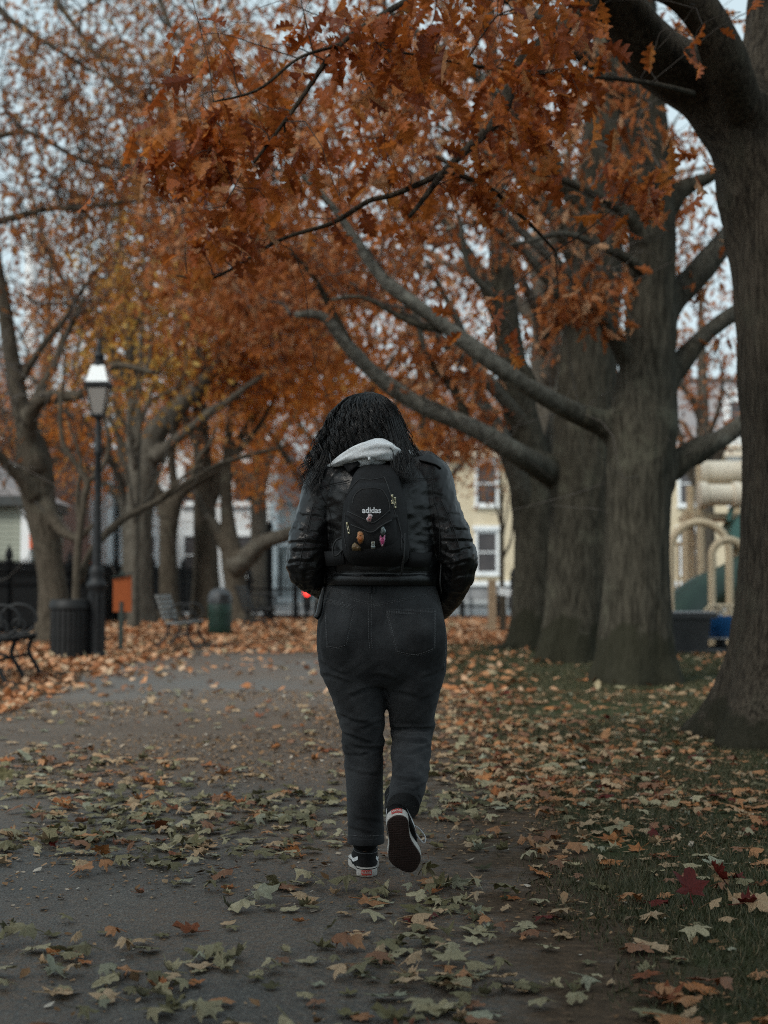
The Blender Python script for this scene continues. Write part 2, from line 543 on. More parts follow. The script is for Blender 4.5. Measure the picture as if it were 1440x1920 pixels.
def asphalt_mat():
    m, nt, b = new_mat('worn_asphalt')
    n1 = noise_node(nt, 0.9, 6, 0.65)
    base = ramp(nt, [(0.34, (0.034, 0.034, 0.030)), (0.5, (0.055, 0.052, 0.045)), (0.66, (0.080, 0.075, 0.065))])
    nt.links.new(n1.outputs[0], base.inputs[0])
    # stone grains
    tc = nt.nodes.new('ShaderNodeTexCoord')
    vo = nt.nodes.new('ShaderNodeTexVoronoi'); vo.inputs['Scale'].default_value = 130
    nt.links.new(tc.outputs['Object'], vo.inputs['Vector'])
    bw = nt.nodes.new('ShaderNodeRGBToBW'); nt.links.new(vo.outputs['Color'], bw.inputs[0])
    g = ramp(nt, [(0.15, (0.6, 0.6, 0.6)), (0.62, (1.0, 1.0, 1.0)), (0.86, (1.9, 1.85, 1.8))])
    nt.links.new(bw.outputs[0], g.inputs[0])
    mu = nt.nodes.new('ShaderNodeMix'); mu.data_type = 'RGBA'; mu.blend_type = 'MULTIPLY'; mu.inputs[0].default_value = 1.0
    nt.links.new(base.outputs[0], mu.inputs[6]); nt.links.new(g.outputs[0], mu.inputs[7])
    # paler tone some way along: grazing sky light painted into the colour
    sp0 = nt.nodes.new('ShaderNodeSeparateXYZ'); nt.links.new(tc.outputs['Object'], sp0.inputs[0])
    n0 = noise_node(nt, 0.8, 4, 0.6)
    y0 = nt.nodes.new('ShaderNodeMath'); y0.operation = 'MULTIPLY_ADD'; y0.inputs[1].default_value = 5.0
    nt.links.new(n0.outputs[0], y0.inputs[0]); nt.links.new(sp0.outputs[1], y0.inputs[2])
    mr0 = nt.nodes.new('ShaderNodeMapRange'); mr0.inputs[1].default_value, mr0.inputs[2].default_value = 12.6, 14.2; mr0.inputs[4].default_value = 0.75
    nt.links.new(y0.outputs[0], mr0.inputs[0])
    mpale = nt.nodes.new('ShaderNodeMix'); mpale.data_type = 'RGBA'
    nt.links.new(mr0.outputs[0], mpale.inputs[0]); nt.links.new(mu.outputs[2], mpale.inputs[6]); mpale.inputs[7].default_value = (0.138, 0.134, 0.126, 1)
    # brown crumbs and dust trodden into the surface, in drifts
    n2 = noise_node(nt, 0.55, 5, 0.6, stretch=(1, 0.6, 1))
    d = ramp(nt, [(0.40, (0, 0, 0)), (0.56, (1, 1, 1))])
    nt.links.new(n2.outputs[0], d.inputs[0])
    n4 = noise_node(nt, 55, 4, 0.7)
    d2 = ramp(nt, [(0.42, (0, 0, 0)), (0.56, (1, 1, 1))])
    nt.links.new(n4.outputs[0], d2.inputs[0])
    mm = nt.nodes.new('ShaderNodeMath'); mm.operation = 'MULTIPLY'
    nt.links.new(d.outputs[0], mm.inputs[0]); nt.links.new(d2.outputs[0], mm.inputs[1])
    yb = nt.nodes.new('ShaderNodeMath'); yb.operation = 'MULTIPLY_ADD'; yb.inputs[1].default_value = 4.0
    nt.links.new(n2.outputs[0], yb.inputs[0]); nt.links.new(sp0.outputs[1], yb.inputs[2])
    band = nt.nodes.new('ShaderNodeMapRange'); band.inputs[1].default_value, band.inputs[2].default_value = 7.6, 9.4
    nt.links.new(yb.outputs[0], band.inputs[0])
    band2 = nt.nodes.new('ShaderNodeMapRange'); band2.inputs[1].default_value, band2.inputs[2].default_value = 14.6, 12.6
    nt.links.new(yb.outputs[0], band2.inputs[0])
    bb = nt.nodes.new('ShaderNodeMath'); bb.operation = 'MULTIPLY'; nt.links.new(band.outputs[0], bb.inputs[0]); nt.links.new(band2.outputs[0], bb.inputs[1])
    bc = nt.nodes.new('ShaderNodeMath'); bc.operation = 'MULTIPLY'; nt.links.new(bb.outputs[0], bc.inputs[0]); nt.links.new(d2.outputs[0], bc.inputs[1])
    bm = nt.nodes.new('ShaderNodeMath'); bm.operation = 'MAXIMUM'; nt.links.new(bc.outputs[0], bm.inputs[0]); nt.links.new(mm.outputs[0], bm.inputs[1])
    m8 = nt.nodes.new('ShaderNodeMath'); m8.operation = 'MULTIPLY'; m8.inputs[1].default_value = 0.85
    nt.links.new(bm.outputs[0], m8.inputs[0])
    mx = nt.nodes.new('ShaderNodeMix'); mx.data_type = 'RGBA'
    nt.links.new(m8.outputs[0], mx.inputs[0]); nt.links.new(mpale.outputs[2], mx.inputs[6]); mx.inputs[7].default_value = (0.115, 0.072, 0.042, 1)
    # soil washed over the lawn side and over the far end
    sp = nt.nodes.new('ShaderNodeSeparateXYZ'); nt.links.new(tc.outputs['Object'], sp.inputs[0])
    nd = noise_node(nt, 2.6, 5, 0.7)
    jit = nt.nodes.new('ShaderNodeMath'); jit.operation = 'MULTIPLY_ADD'; jit.inputs[1].default_value = 1.5
    nt.links.new(nd.outputs[0], jit.inputs[0]); nt.links.new(sp.outputs[0], jit.inputs[2])
    def mrange(src, a, c):
        mr = nt.nodes.new('ShaderNodeMapRange'); mr.inputs[1].default_value = a; mr.inputs[2].default_value = c
        nt.links.new(src, mr.inputs[0]); return mr.outputs[0]
    e1 = mrange(jit.outputs[0], 0.88, 1.20)
    jy = nt.nodes.new('ShaderNodeMath'); jy.operation = 'MULTIPLY_ADD'; jy.inputs[1].default_value = 8.0
    nt.links.new(n2.outputs[0], jy.inputs[0]); nt.links.new(sp.outputs[1], jy.inputs[2])
    e2 = mrange(jy.outputs[0], 21.0, 27.0)
    em = nt.nodes.new('ShaderNodeMath'); em.operation = 'MAXIMUM'
    nt.links.new(e1, em.inputs[0]); nt.links.new(e2, em.inputs[1])
    dirt = ramp(nt, [(0.32, (0.040, 0.029, 0.020)), (0.55, (0.075, 0.052, 0.034)), (0.72, (0.15, 0.095, 0.058))])
    nc = noise_node(nt, 30, 5, 0.75)
    nt.links.new(nc.outputs[0], dirt.inputs[0])
    rr_ = nt.nodes.new('ShaderNodeMapRange'); rr_.inputs[3].default_value, rr_.inputs[4].default_value = 0.58, 0.95
    nt.links.new(em.outputs[0], rr_.inputs[0]); nt.links.new(rr_.outputs[0], b.inputs['Roughness'])
    ss_ = nt.nodes.new('ShaderNodeMapRange'); ss_.inputs[3].default_value, ss_.inputs[4].default_value = 0.5, 0.1
    nt.links.new(em.outputs[0], ss_.inputs[0]); nt.links.new(ss_.outputs[0], b.inputs['Specular IOR Level'])
    md = nt.nodes.new('ShaderNodeMix'); md.data_type = 'RGBA'
    nt.links.new(em.outputs[0], md.inputs[0]); nt.links.new(mx.outputs[2], md.inputs[6]); nt.links.new(dirt.outputs[0], md.inputs[7])
    nt.links.new(md.outputs[2], b.inputs['Base Color'])
    b.inputs['Roughness'].default_value = 0.72
    b.inputs['Specular IOR Level'].default_value = 0.4
    b1 = bump(nt, b, vo.outputs['Distance'], 0.5, 0.006)
    bump(nt, b, n4.outputs[0], 0.35, 0.006, prev=b1)
    return m

def gz(x, y):
    return 0.0

# one sheet to the horizon, finer near the camera
gx = np.concatenate([[-400, -120, -50], np.linspace(-20, 20, 41), [50, 120, 400]])
gy = np.concatenate([[-60, -20], np.linspace(-6, 60, 67), [90, 200, 900]])
X, Y = np.meshgrid(gx, gy)
V = np.stack([X.ravel(), Y.ravel(), np.zeros(X.size)], -1)
ii = np.arange(X.size).reshape(X.shape)
gfaces = np.stack([ii[:-1, :-1], ii[:-1, 1:], ii[1:, 1:], ii[1:, :-1]], -1).reshape(-1, 4)
o = obj_mesh('ground', mk_mesh('ground', V, [gfaces]), ground_mat())
tag(o, 'park ground of soil under grass and leaves', 'ground', kind='structure')

# the path: an asphalt strip with crumbling edges
PXL, PXR = -3.05, 0.55
def path_edge(y, side):
    y = np.asarray(y, float)
    p = np.stack([y, np.full_like(y, 3.3 * side), np.zeros_like(y)], -1)
    w = (fbm(p, 0.9, 5, 4) - 0.5)
    if side > 0:
        w2 = fbm(p, 7.0, 8, 3) - 0.5
        return PXR + 0.55 * w + 0.16 * w2 + 0.006 * np.maximum(0, 9 - y) - 0.03 * np.maximum(0, y - 16)
    return PXL + 0.8 * w + 0.035 * np.maximum(0, y - 16)
yy = np.concatenate([np.linspace(-5, 20, 501), np.linspace(20.5, 33, 26)])
xl, xr = path_edge(yy, -1), path_edge(yy, 1)
nx = 9
V = np.array([[a + (c - a) * k / (nx - 1), y, 0.004] for y, a, c in zip(yy, xl, xr) for k in range(nx)])
ii = np.arange(len(V)).reshape(len(yy), nx)
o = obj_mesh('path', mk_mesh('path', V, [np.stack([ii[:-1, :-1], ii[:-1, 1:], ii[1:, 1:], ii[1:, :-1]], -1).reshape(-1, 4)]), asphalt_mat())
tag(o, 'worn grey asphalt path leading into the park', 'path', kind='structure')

def slab(name, x0, x1, y0, y1, z0, z1, mat, label, cat, kind='structure'):
    mb = MB().box(((x0 + x1) / 2, (y0 + y1) / 2, (z0 + z1) / 2), (x1 - x0, y1 - y0, z1 - z0))
    o = part(name, mb, mat, smooth=False)
    return tag(o, label, cat, kind=kind)
slab('pavement', -60, 60, 37.5, 41.0, -0.2, 0.12, M['sidewalk'], 'pale concrete pavement between the park and the street', 'pavement')
slab('road', -90, 90, 41.0, 58.0, -0.2, 0.008, M['asphalt_far'], 'grey asphalt street behind the park', 'road')
slab('far_pavement', -60, 60, 58.0, 65.9, -0.2, 0.13, M['sidewalk'], 'concrete pavement in front of the houses', 'pavement')

# ================================================================== grass on the lawn
rng = np.random.default_rng(11)
def lawn_mask(x, y):
    e = path_edge(y, 1)
    p = np.stack([x, y, np.zeros_like(x)], -1)
    patch = fbm(p, 1.3, 9, 3)
    d = (x - e + 0.10) / (0.36 + 0.02 * y)
    return np.clip(d, 0, 1) * np.clip((patch - 0.34) * 6, 0.06, 1)
def grass_blades(n, x0, x1, y0, y1, h, w, seed):
    r = np.random.default_rng(seed)
    x = r.uniform(x0, x1, n); y = r.uniform(y0, y1, n)
    k = r.random(n) < lawn_mask(x, y)
    x, y = x[k], y[k]
    n = len(x)
    hh = h * r.uniform(0.5, 1.3, n)
    a = r.uniform(0, 2 * np.pi, n)
    lean = r.uniform(0.15, 1.1, n)[:, None] * np.stack([np.cos(a), np.sin(a)], -1) * hh[:, None]
    s = a + np.pi / 2 + r.uniform(-.6, .6, n)
    side = np.stack([np.cos(s), np.sin(s)], -1) * (w * r.uniform(0.7, 1.3, n))[:, None]
    b = np.stack([x, y], -1)
    V = np.zeros((n, 3, 3))
    V[:, 0, :2] = b - side * 1.15; V[:, 1, :2] = b + side * 1.15
    V[:, 2, :2] = b + lean * 0.9; V[:, 2, 2] = hh * 0.9
    i = np.arange(n)[:, None] * 3
    return V.reshape(-1, 3), i + np.array([[0, 1, 2]])
MBg = MB()
for args in ((170000, 0.4, 3.4, 2.8, 9.0, 0.029, 0.0019, 1), (110000, 0.3, 5.5, 9.0, 15, 0.036, 0.0036, 2), (80000, 0.3, 9, 15, 24, 0.05, 0.006, 3)):
    V, t = grass_blades(*args)
    MBg.add(V, [t])
M['grass'] = mat_island('grass_blade', [(0.0, (0.034, 0.040, 0.017)), (0.5, (0.058, 0.062, 0.028)), (0.78, (0.090, 0.085, 0.045)), (1.0, (0.18, 0.135, 0.075))], rough=0.6, transl=0.25)
o = part('grass', MBg, M['grass'], smooth=False)
tag(o, 'short dark green lawn grass beside the path', 'grass', kind='stuff')

# ================================================================== fallen leaves
def leaf_outline(kind):
    if kind == 'maple':
        ang = [0, 14, 24, 36, 50, 62, 74, 88, 104, 118, 132, 146, 160, 172]
        rad = [1.0, .74, .78, .54, .70, .92, .66, .50, .64, .72, .48, .50, .34, .18]
    elif kind == 'sycamore':
        ang = [0, 16, 32, 48, 62, 78, 94, 110, 126, 142, 158, 172]
        rad = [1.0, .80, .52, .72, .88, .62, .48, .62, .66, .42, .36, .20]
    else:  # oak: long with lobes
        ang = [0, 7, 13, 19, 27, 36, 46, 62, 82, 108, 128, 150, 168]
        rad = [1.0, .86, .90, .62, .76, .46, .66, .34, .48, .36, .56, .66, .80]
    a = np.radians(ang); r = np.array(rad)
    right = np.stack([r * np.sin(a), r * np.cos(a)], -1)
    left = right[1:][::-1] * [-1, 1]
    return np.vstack([right, left])

def leaf_mesh(kind, seed, curl, size=0.5, stem=True):
    """A curled leaf with a raised midrib and a stalk; tip towards +y, span about 2*size."""
    r = np.random.default_rng(seed)
    ol = leaf_outline(kind) * (1 + r.uniform(-.14, .12, (len(leaf_outline(kind)), 1)))
    n = len(ol)
    if seed % 3 == 0:                       # a torn lobe
        k0 = r.integers(2, n - 4)
        ol[k0:k0 + 3] *= r.uniform(.45, .7)
    inner = ol * 0.5
    P2 = np.vstack([ol, inner, [[0, 0]]]) * size
    x, y = P2[:, 0] / size, P2[:, 1] / size
    ph, ph2 = r.uniform(0, 6.28), r.uniform(0, 6.28)
    d = r.uniform(-0.7, 0.7)
    u, v = x * math.cos(d) + y * math.sin(d), -x * math.sin(d) + y * math.cos(d)
    z = curl * (0.55 * u * u + 0.18 * v * v) + curl * 0.16 * np.sin(4 * u + ph) * np.hypot(x, y) + 0.13 * np.sin(5.3 * np.arctan2(x, y) + ph2) * np.hypot(x, y)
    z = z - 0.06 * np.exp(-(x / 0.12) ** 2)
    z[:n] += r.uniform(-.10, .16, n) * (0.6 + .5 * curl)
    z[n:2 * n] += r.uniform(-.07, .09, n)
    # rolled edges pull inwards
    k = 1 - 0.28 * np.clip(curl, 0, 1.6) * u * u * 0.6
    z = z * (0.60 if seed % 6 != 3 else 1.05)
    if seed % 3 == 1:                       # half folded along the midrib
        z = z + 0.55 * np.abs(x)
        k = k * 0.68
    X3 = np.stack([P2[:, 0] * k, P2[:, 1] * k, z * size], -1)
    i = np.arange(n); j = (i + 1) % n
    q = np.stack([i, j, j + n, i + n], -1)
    t = np.stack([i + n, j + n, np.full(n, 2 * n)], -1)
    fs = [q[:, ::-1], t[:, ::-1]]
    V = X3
    if stem:
        s = np.array([[0, -0.15, 0], [0.03, -0.5, .03], [0.10, -0.95, .10]]) * size
        w = 0.014 * size / 0.5
        Vs = np.vstack([s + [w, 0, 0], s - [w, 0, 0], s + [0, 0, w * 1.4]])
        b0 = len(V)
        V = np.vstack([V, Vs])
        fs.append(np.array([[0, 1, 4, 3], [1, 2, 5, 4], [3, 4, 7, 6], [4, 5, 8, 7], [6, 7, 1, 0], [7, 8, 2, 1]]) + b0)
    V = V - [0, 0, V[:, 2].min()]
    return V, fs

# colours as they are on the leaf itself
LEAFCOL = {
    'pale khaki': [(0.0, (0.17, 0.150, 0.080)), (1.0, (0.35, 0.305, 0.19))],
    'olive green': [(0.0, (0.040, 0.038, 0.015)), (1.0, (0.155, 0.135, 0.062))],
    'grey green': [(0.0, (0.16, 0.165, 0.115)), (1.0, (0.27, 0.275, 0.20))],
    'tan': [(0.0, (0.30, 0.19, 0.10)), (1.0, (0.40, 0.27, 0.16))],
    'orange brown': [(0.0, (0.25, 0.088, 0.028)), (1.0, (0.37, 0.155, 0.055))],
    'rust': [(0.0, (0.13, 0.040, 0.016)), (1.0, (0.20, 0.065, 0.026))],
    'dark red': [(0.0, (0.075, 0.008, 0.006)), (1.0, (0.11, 0.014, 0.009))],
}
LM = {k: mat_island('leaf_' + k.replace(' ', '_'), v, rough=0.62, transl=0.12, grain=26, spec=0.25,
      back=tuple(0.5 * (a + c) for a, c in zip(v[1][1], (0.30, 0.28, 0.20))) if k != 'dark red' else None) for k, v in LEAFCOL.items()}
LSHAPES = []
for k in range(18):
    kind = ['maple', 'sycamore', 'sycamore', 'oak'][k % 4]
    curl = [0.15, 0.38, 0.6, 0.85, 0.28, 1.2][k % 6]
    LSHAPES.append((kind, curl, leaf_mesh(kind, 100 + k, curl)))
def shape_word(curl):
    return 'flat' if curl < 0.2 else 'wavy' if curl < 0.5 else 'curled' if curl < 0.8 else 'tightly curled'

def leaf_density(x, y):
    """leaves per square metre on path and lawn"""
    p = np.stack([x, y, np.zeros_like(x)], -1)
    cl = fbm(p, 1.1, 41, 3)
    e = path_edge(y, 1)
    on = x < e
    edge = np.exp(-((x - e) / 0.45) ** 2)
    near = np.exp(-((y - 5.6) / 1.1) ** 2)
    d_path = 62 + 85 * near - 48 * np.clip((y - 7.5) / 2, 0, 1)
    d_lawn = 104 + 0 * np.clip((y - 9) / 4, 0, 1)
    d = np.where(on, d_path, d_lawn) + 85 * edge
    return d * np.clip((cl - 0.34) * 6.0, np.where(on, 0.12, 0.42), 1.9)

def scatter(n, x0, x1, y0, y1, dens, r, dmax):
    x = r.uniform(x0, x1, n); y = r.uniform(y0, y1, n)
    k = r.random(n) < dens(x, y) / dmax
    return x[k], y[k]

rl = np.random.default_rng(77)
DM = 340.0
ax, bx_, ay, by_ = -3.6, 4.6, 2.9, 13.0
nn = int(DM * (bx_ - ax) * (by_ - ay))
lx, ly = scatter(nn, ax, bx_, ay, by_, leaf_density, rl, DM)
foot = (np.hypot(lx + 0.06, (ly - 4.9) * 0.8) > 0.20)
lx, ly = lx[foot], ly[foot]
pj = proj(np.stack([lx, ly, np.zeros_like(lx)], -1))
vis = (pj[:, 0] > -90) & (pj[:, 0] < 1530) & (pj[:, 1] < 2010)
lx, ly, pj = lx[vis], ly[vis], pj[vis]
n_l = len(lx)
on_path = lx < path_edge(ly, 1) - 0.05
CN = list(LEAFCOL)
pp = np.array([0.26, 0.40, 0.06, 0.12, 0.08, 0.07, 0.01])
pf = np.array([0.12, 0.10, 0.06, 0.36, 0.26, 0.10, 0.0])
pl_ = np.array([0.08, 0.08, 0.05, 0.26, 0.33, 0.17, 0.03])
lcol = np.zeros(n_l, int)
for i in range(n_l):
    t = min(1, max(0, (ly[i] - 6.3) / 2.5))
    w = (pp * (1 - t) + pf * t) if on_path[i] else pl_
    lcol[i] = rl.choice(7, p=w / w.sum())
lshape = rl.integers(0, len(LSHAPES), n_l)
lsize = rl.uniform(0.06, 0.135, n_l) * np.where(rl.random(n_l) < 0.15, 0.6, 1.0)
lrz = rl.uniform(0, 2 * np.pi, n_l)
ltilt = rl.normal(0, 0.10, (n_l, 2)) * np.where(rl.random((n_l, 1)) < 0.12, 3.5, 1)
flip = rl.random(n_l) < 0.62
shown_size = lsize * FPX / pj[:, 2]
inside = (pj[:, 0] > 0) & (pj[:, 0] < 1440) & (pj[:, 1] < 1920)
order = np.argsort(-(shown_size * inside))
single = set(order[:285].tolist())

def leaf_matrix(i):
    Mx = Matrix.Translation((lx[i], ly[i], 0.004)) @ Matrix.Rotation(lrz[i], 4, 'Z') @ Euler((ltilt[i, 0] + (math.pi if flip[i] else 0), ltilt[i, 1], 0)).to_matrix().to_4x4() @ Matrix.Scale(lsize[i], 4)
    return Mx

def seat(i, Mx):
    V = LSHAPES[lshape[i]][2][0]
    A = np.array(Mx)
    z = (V @ A[:3, :3].T)[:, 2]
    return 0.005 + 0.004 * on_path[i] - z.min()

leaf_me = {}
def zone(i):
    dx, dy = lx[i] + 0.05, ly[i] - 4.85
    dist = math.hypot(dx, dy)
    halves = ['close', 'half a metre', 'one metre', 'one and half m', 'two metres', 'two and half m', 'three metres', 'three and half m', 'four metres', 'four and half m', 'five metres', 'over five metres']
    steps = halves[min(11, int(dist * 2 + 0.5))]
    where = 'on asphalt' if on_path[i] else 'in grass'
    k = int(((math.degrees(math.atan2(dx, dy)) + 360 + 22.5) % 360) // 45)
    rel = ['ahead of', 'ahead-right of', 'right of', 'behind-right of', 'behind', 'behind-left of', 'left of', 'ahead-left of'][k]
    return f'{where}, {steps} {rel} walker'
for i in order[:285]:
    i = int(i)
    key = (int(lshape[i]), int(lcol[i]))
    if key not in leaf_me:
        me = mk_mesh('fallen_leaf', *LSHAPES[key[0]][2], smooth=True)
        me.materials.append(LM[CN[key[1]]])
        leaf_me[key] = me
    o = bpy.data.objects.new('fallen_leaf', leaf_me[key])
    COL.objects.link(o)
    Mx = leaf_matrix(i)
    Mx.translation.z = seat(i, Mx)
    o.matrix_world = Mx
    kind, curl, _ = LSHAPES[key[0]]
    size = 'tiny' if lsize[i] < 0.065 else 'small' if lsize[i] < 0.088 else 'mid-sized' if lsize[i] < 0.108 else 'large' if lsize[i] < 0.125 else 'very-large'
    tag(o, f'{size} {shape_word(curl)} {CN[key[1]]} {kind} leaf {zone(i)}', 'leaf', 'fallen leaves lying on the path and lawn')

# three bright dark-red leaves heaped at the lawn's edge
for k, (px, py, s, tl) in enumerate(((1292, 1690, 0.16, 0.7), (1345, 1665, 0.14, 0.9), (1400, 1700, 0.12, 0.3))):
    q = P(px, py, FPX / (py - 1090.0))
    key = ([2, 3, 9][k], 6)
    me = mk_mesh('fallen_leaf', *LSHAPES[key[0]][2], smooth=True)
    me.materials.append(LM['dark red'])
    o = bpy.data.objects.new('fallen_leaf', me); COL.objects.link(o)
    Mx = Matrix.Rotation(2.1 * k, 4, 'Z') @ Euler((tl, 0.2, 0)).to_matrix().to_4x4() @ Matrix.Scale(s, 4)
    z = (LSHAPES[key[0]][2][0] @ np.array(Mx)[:3, :3].T)[:, 2].min()
    Mx.translation = (q[0], q[1], 0.012 - z)
    o.matrix_world = Mx
    tag(o, ['largest dark crimson leaf standing upright in the grass edge', 'crimson leaf propped up behind the largest crimson leaf', 'crimson leaf lying flattest of the three crimson ones'][k], 'leaf', 'fallen leaves lying on the path and lawn')

# everything further off or smaller is one mass of litter
def merged_leaves(idx, name, label):
    allV, slots = MB(), []
    for c in range(7):
        for s in range(len(LSHAPES)):
            sel = [i for i in idx if lcol[i] == c and lshape[i] == s]
            if not sel:
                continue
            V0, F0 = LSHAPES[s][2]
            n0 = (len(V0) - 10) // 2                 # outline, inner ring, centre, stalk
            rim = np.arange(n0)
            F1 = [np.stack([rim, (rim + 1) % n0, np.full(n0, 2 * n0)], -1)[:, ::-1]]
            for i in sel:
                Mx = leaf_matrix(int(i)); Mx.translation.z = seat(int(i), Mx)
                A = np.array(Mx)
                Fi = F0 if ly[i] < 7.5 else F1
                allV.add(V0 @ A[:3, :3].T + A[:3, 3], Fi)
                slots.append((c, sum(len(f) for f in Fi)))
    V, F = allV.arrays()
    # keep the face order of each leaf together so that slots can be assigned
    me = mk_mesh(name, V, F)
    for c in CN:
        me.materials.append(LM[c])
    me.polygons.foreach_set('material_index', np.concatenate([np.full(k, c, np.int32) for c, k in slots]))
    o = bpy.data.objects.new(name, me); COL.objects.link(o)
    return tag(o, label, 'leaves', kind='stuff')
rest = [int(i) for i in order[285:] if ly[i] < 13.0]
merged_leaves(rest, 'fallen_leaves', 'smaller and more distant fallen leaves over path and lawn')

# leaf litter far away and crumbs close by: simple bent leaves
def simple_leaves(n, x0, x1, y0, y1, size, dens, seed, lift=0.02, tilt=0.35):
    r = np.random.default_rng(seed)
    x = r.uniform(x0, x1, n); y = r.uniform(y0, y1, n)
    k = r.random(n) < dens(x, y)
    x, y = x[k], y[k]; n = len(x)
    s = size * r.uniform(0.5, 1.25, n)
    T = np.array([(0, -.5, 0), (.32, -.15, .16), (.22, .2, .05), (0, .55, .1), (-.22, .2, .05), (-.32, -.15, .16)], float)
    V = np.repeat(T[None], n, 0) * s[:, None, None]
    V[:, :, 2] *= r.uniform(-.8, 1.2, n)[:, None]
    a, b, c = r.uniform(0, 6.28, n), r.normal(0, tilt, n), r.normal(0, tilt, n)
    ca, sa, cb, sb, cc, s_c = np.cos(a), np.sin(a), np.cos(b), np.sin(b), np.cos(c), np.sin(c)
    X_, Y_, Z_ = V[..., 0], V[..., 1], V[..., 2]
    Y1, Z1 = Y_ * cb[:, None] - Z_ * sb[:, None], Y_ * sb[:, None] + Z_ * cb[:, None]
    X2, Z2 = X_ * cc[:, None] + Z1 * s_c[:, None], -X_ * s_c[:, None] + Z1 * cc[:, None]
    X3, Y3 = X2 * ca[:, None] - Y1 * sa[:, None], X2 * sa[:, None] + Y1 * ca[:, None]
    zmin = Z2.min(1)
    V = np.stack([X3 + x[:, None], Y3 + y[:, None], Z2 - zmin[:, None] + (r.random(n) * lift)[:, None] + 0.006], -1)
    i = np.arange(n)[:, None] * 6
    return V.reshape(-1, 3), [i + np.array([[0, 1, 2, 3]]), i + np.array([[0, 3, 4, 5]])]
def dens_far(x, y):
    e1, e0 = path_edge(y, 1), path_edge(y, -1)
    p = np.stack([x, y, np.zeros_like(x)], -1)
    cl = np.clip((fbm(p, 0.7, 4, 3) - 0.28) * 4, 0.12, 1)
    on = (x > e0) & (x < e1)
    path_d = 0.035 + 0.45 * np.clip((y - 18.5) / 6, 0, 1) + 0.34 * np.exp(-((x - e0) / 0.55) ** 2)
    left = np.where(y < 16, 0.42, 0.85)
    near_walk = 0.16 * np.exp(-((x - e1 - 0.1) / 0.55) ** 2)
    right = np.clip(0.05 + 0.90 * np.clip((y - 21.3) / 2.5, 0, 1) + near_walk, 0, 1)
    return np.where(on, path_d, np.where(x <= e0, left, right)) * cl
MBl = MB()
for args in ((88000, -10, 9, 12.5, 26, 0.106, dens_far, 21), (54000, -11, 12, 26, 37.5, 0.14, dens_far, 22)):
    MBl.add(*simple_leaves(*args))
def dens_left(x, y):
    return np.where(x < path_edge(y, -1) + 0.1, 0.6, 0.02) * np.ones_like(x)
MBl.add(*simple_leaves(5000, -5, -2.6, 8, 12.5, 0.10, dens_left, 24))
M['litter'] = mat_island('leaf_litter', [(0.0, (0.17, 0.066, 0.032)), (0.3, (0.37, 0.15, 0.06)), (0.6, (0.49, 0.25, 0.125)), (0.85, (0.56, 0.38, 0.25)), (1.0, (0.26, 0.23, 0.14))], rough=0.7, transl=0.1, spec=0.2)
o = part('leaf_litter', MBl, M['litter'], smooth=False)
tag(o, 'thick orange leaf litter under the trees', 'leaves', kind='stuff')
def dens_crumb(x, y):
    p = np.stack([x, y, np.zeros_like(x)], -1)
    a = np.clip((fbm(p, 0.8, 14, 3) - 0.36) * 4, 0.05, 1)
    return a * np.where(x < path_edge(y, 1), np.clip((y - 3) / 4, 0.35, 1), 0.8)
MBc = MB()
MBc.add(*simple_leaves(52000, -3.4, 2.4, 2.8, 13, 0.016, dens_crumb, 31, lift=0.002, tilt=0.25))
MBc.add(*simple_leaves(9000, -3.4, 2.4, 2.8, 13, 0.034, dens_crumb, 32, lift=0.002, tilt=0.3))
M['crumb'] = mat_island('leaf_crumb', [(0.0, (0.12, 0.07, 0.035)), (0.6, (0.22, 0.13, 0.07)), (0.9, (0.30, 0.21, 0.13)), (1.0, (0.40, 0.37, 0.32))], rough=0.8, spec=0.1)
o = part('leaf_crumbs', MBc, M['crumb'], smooth=False)
tag(o, 'brown leaf crumbs and grit strewn over the asphalt', 'debris', kind='stuff')
# ================================================================== trees
M['bark_near'] = bark_mat('oak_bark_near', (0.018, 0.014, 0.010), (0.090, 0.074, 0.055), moss=(0.085, 0.085, 0.06), lichen=0.30, stretch=(16, 16, 1.8), bstr=0.9, stain=0.12)
M['bark_mid'] = bark_mat('oak_bark', (0.019, 0.017, 0.012), (0.068, 0.061, 0.046), moss=(0.115, 0.112, 0.082), lichen=0.6, stretch=(9, 9, 1.4), bstr=0.6, stain=0.42)
M['bark_limb'] = bark_mat('grey_limb_bark', (0.055, 0.053, 0.045), (0.16, 0.155, 0.135), moss=(0.32, 0.32, 0.275), lichen=0.85, stretch=(5, 5, 5), bstr=0.5)
M['bark_brown'] = bark_mat('brown_bark', (0.040, 0.033, 0.024), (0.095, 0.079, 0.060), moss=(0.13, 0.125, 0.095), lichen=0.45, stretch=(7, 7, 1.6), bstr=0.6)
M['bark_far'] = bark_mat('far_bark', (0.055, 0.048, 0.038), (0.11, 0.098, 0.080), moss=(0.16, 0.155, 0.13), lichen=0.5, stretch=(4, 4, 1.5), bstr=0.4)
M['twig'] = mat_noise('twig_bark', (0.060, 0.052, 0.046), (0.11, 0.10, 0.09), 12, 0.85, 0, 0.1, spec=0.2)
M['twig_dark'] = mat_noise('dark_twig_bark', (0.028, 0.023, 0.020), (0.055, 0.047, 0.040), 12, 0.85, 0, 0.1, spec=0.2)

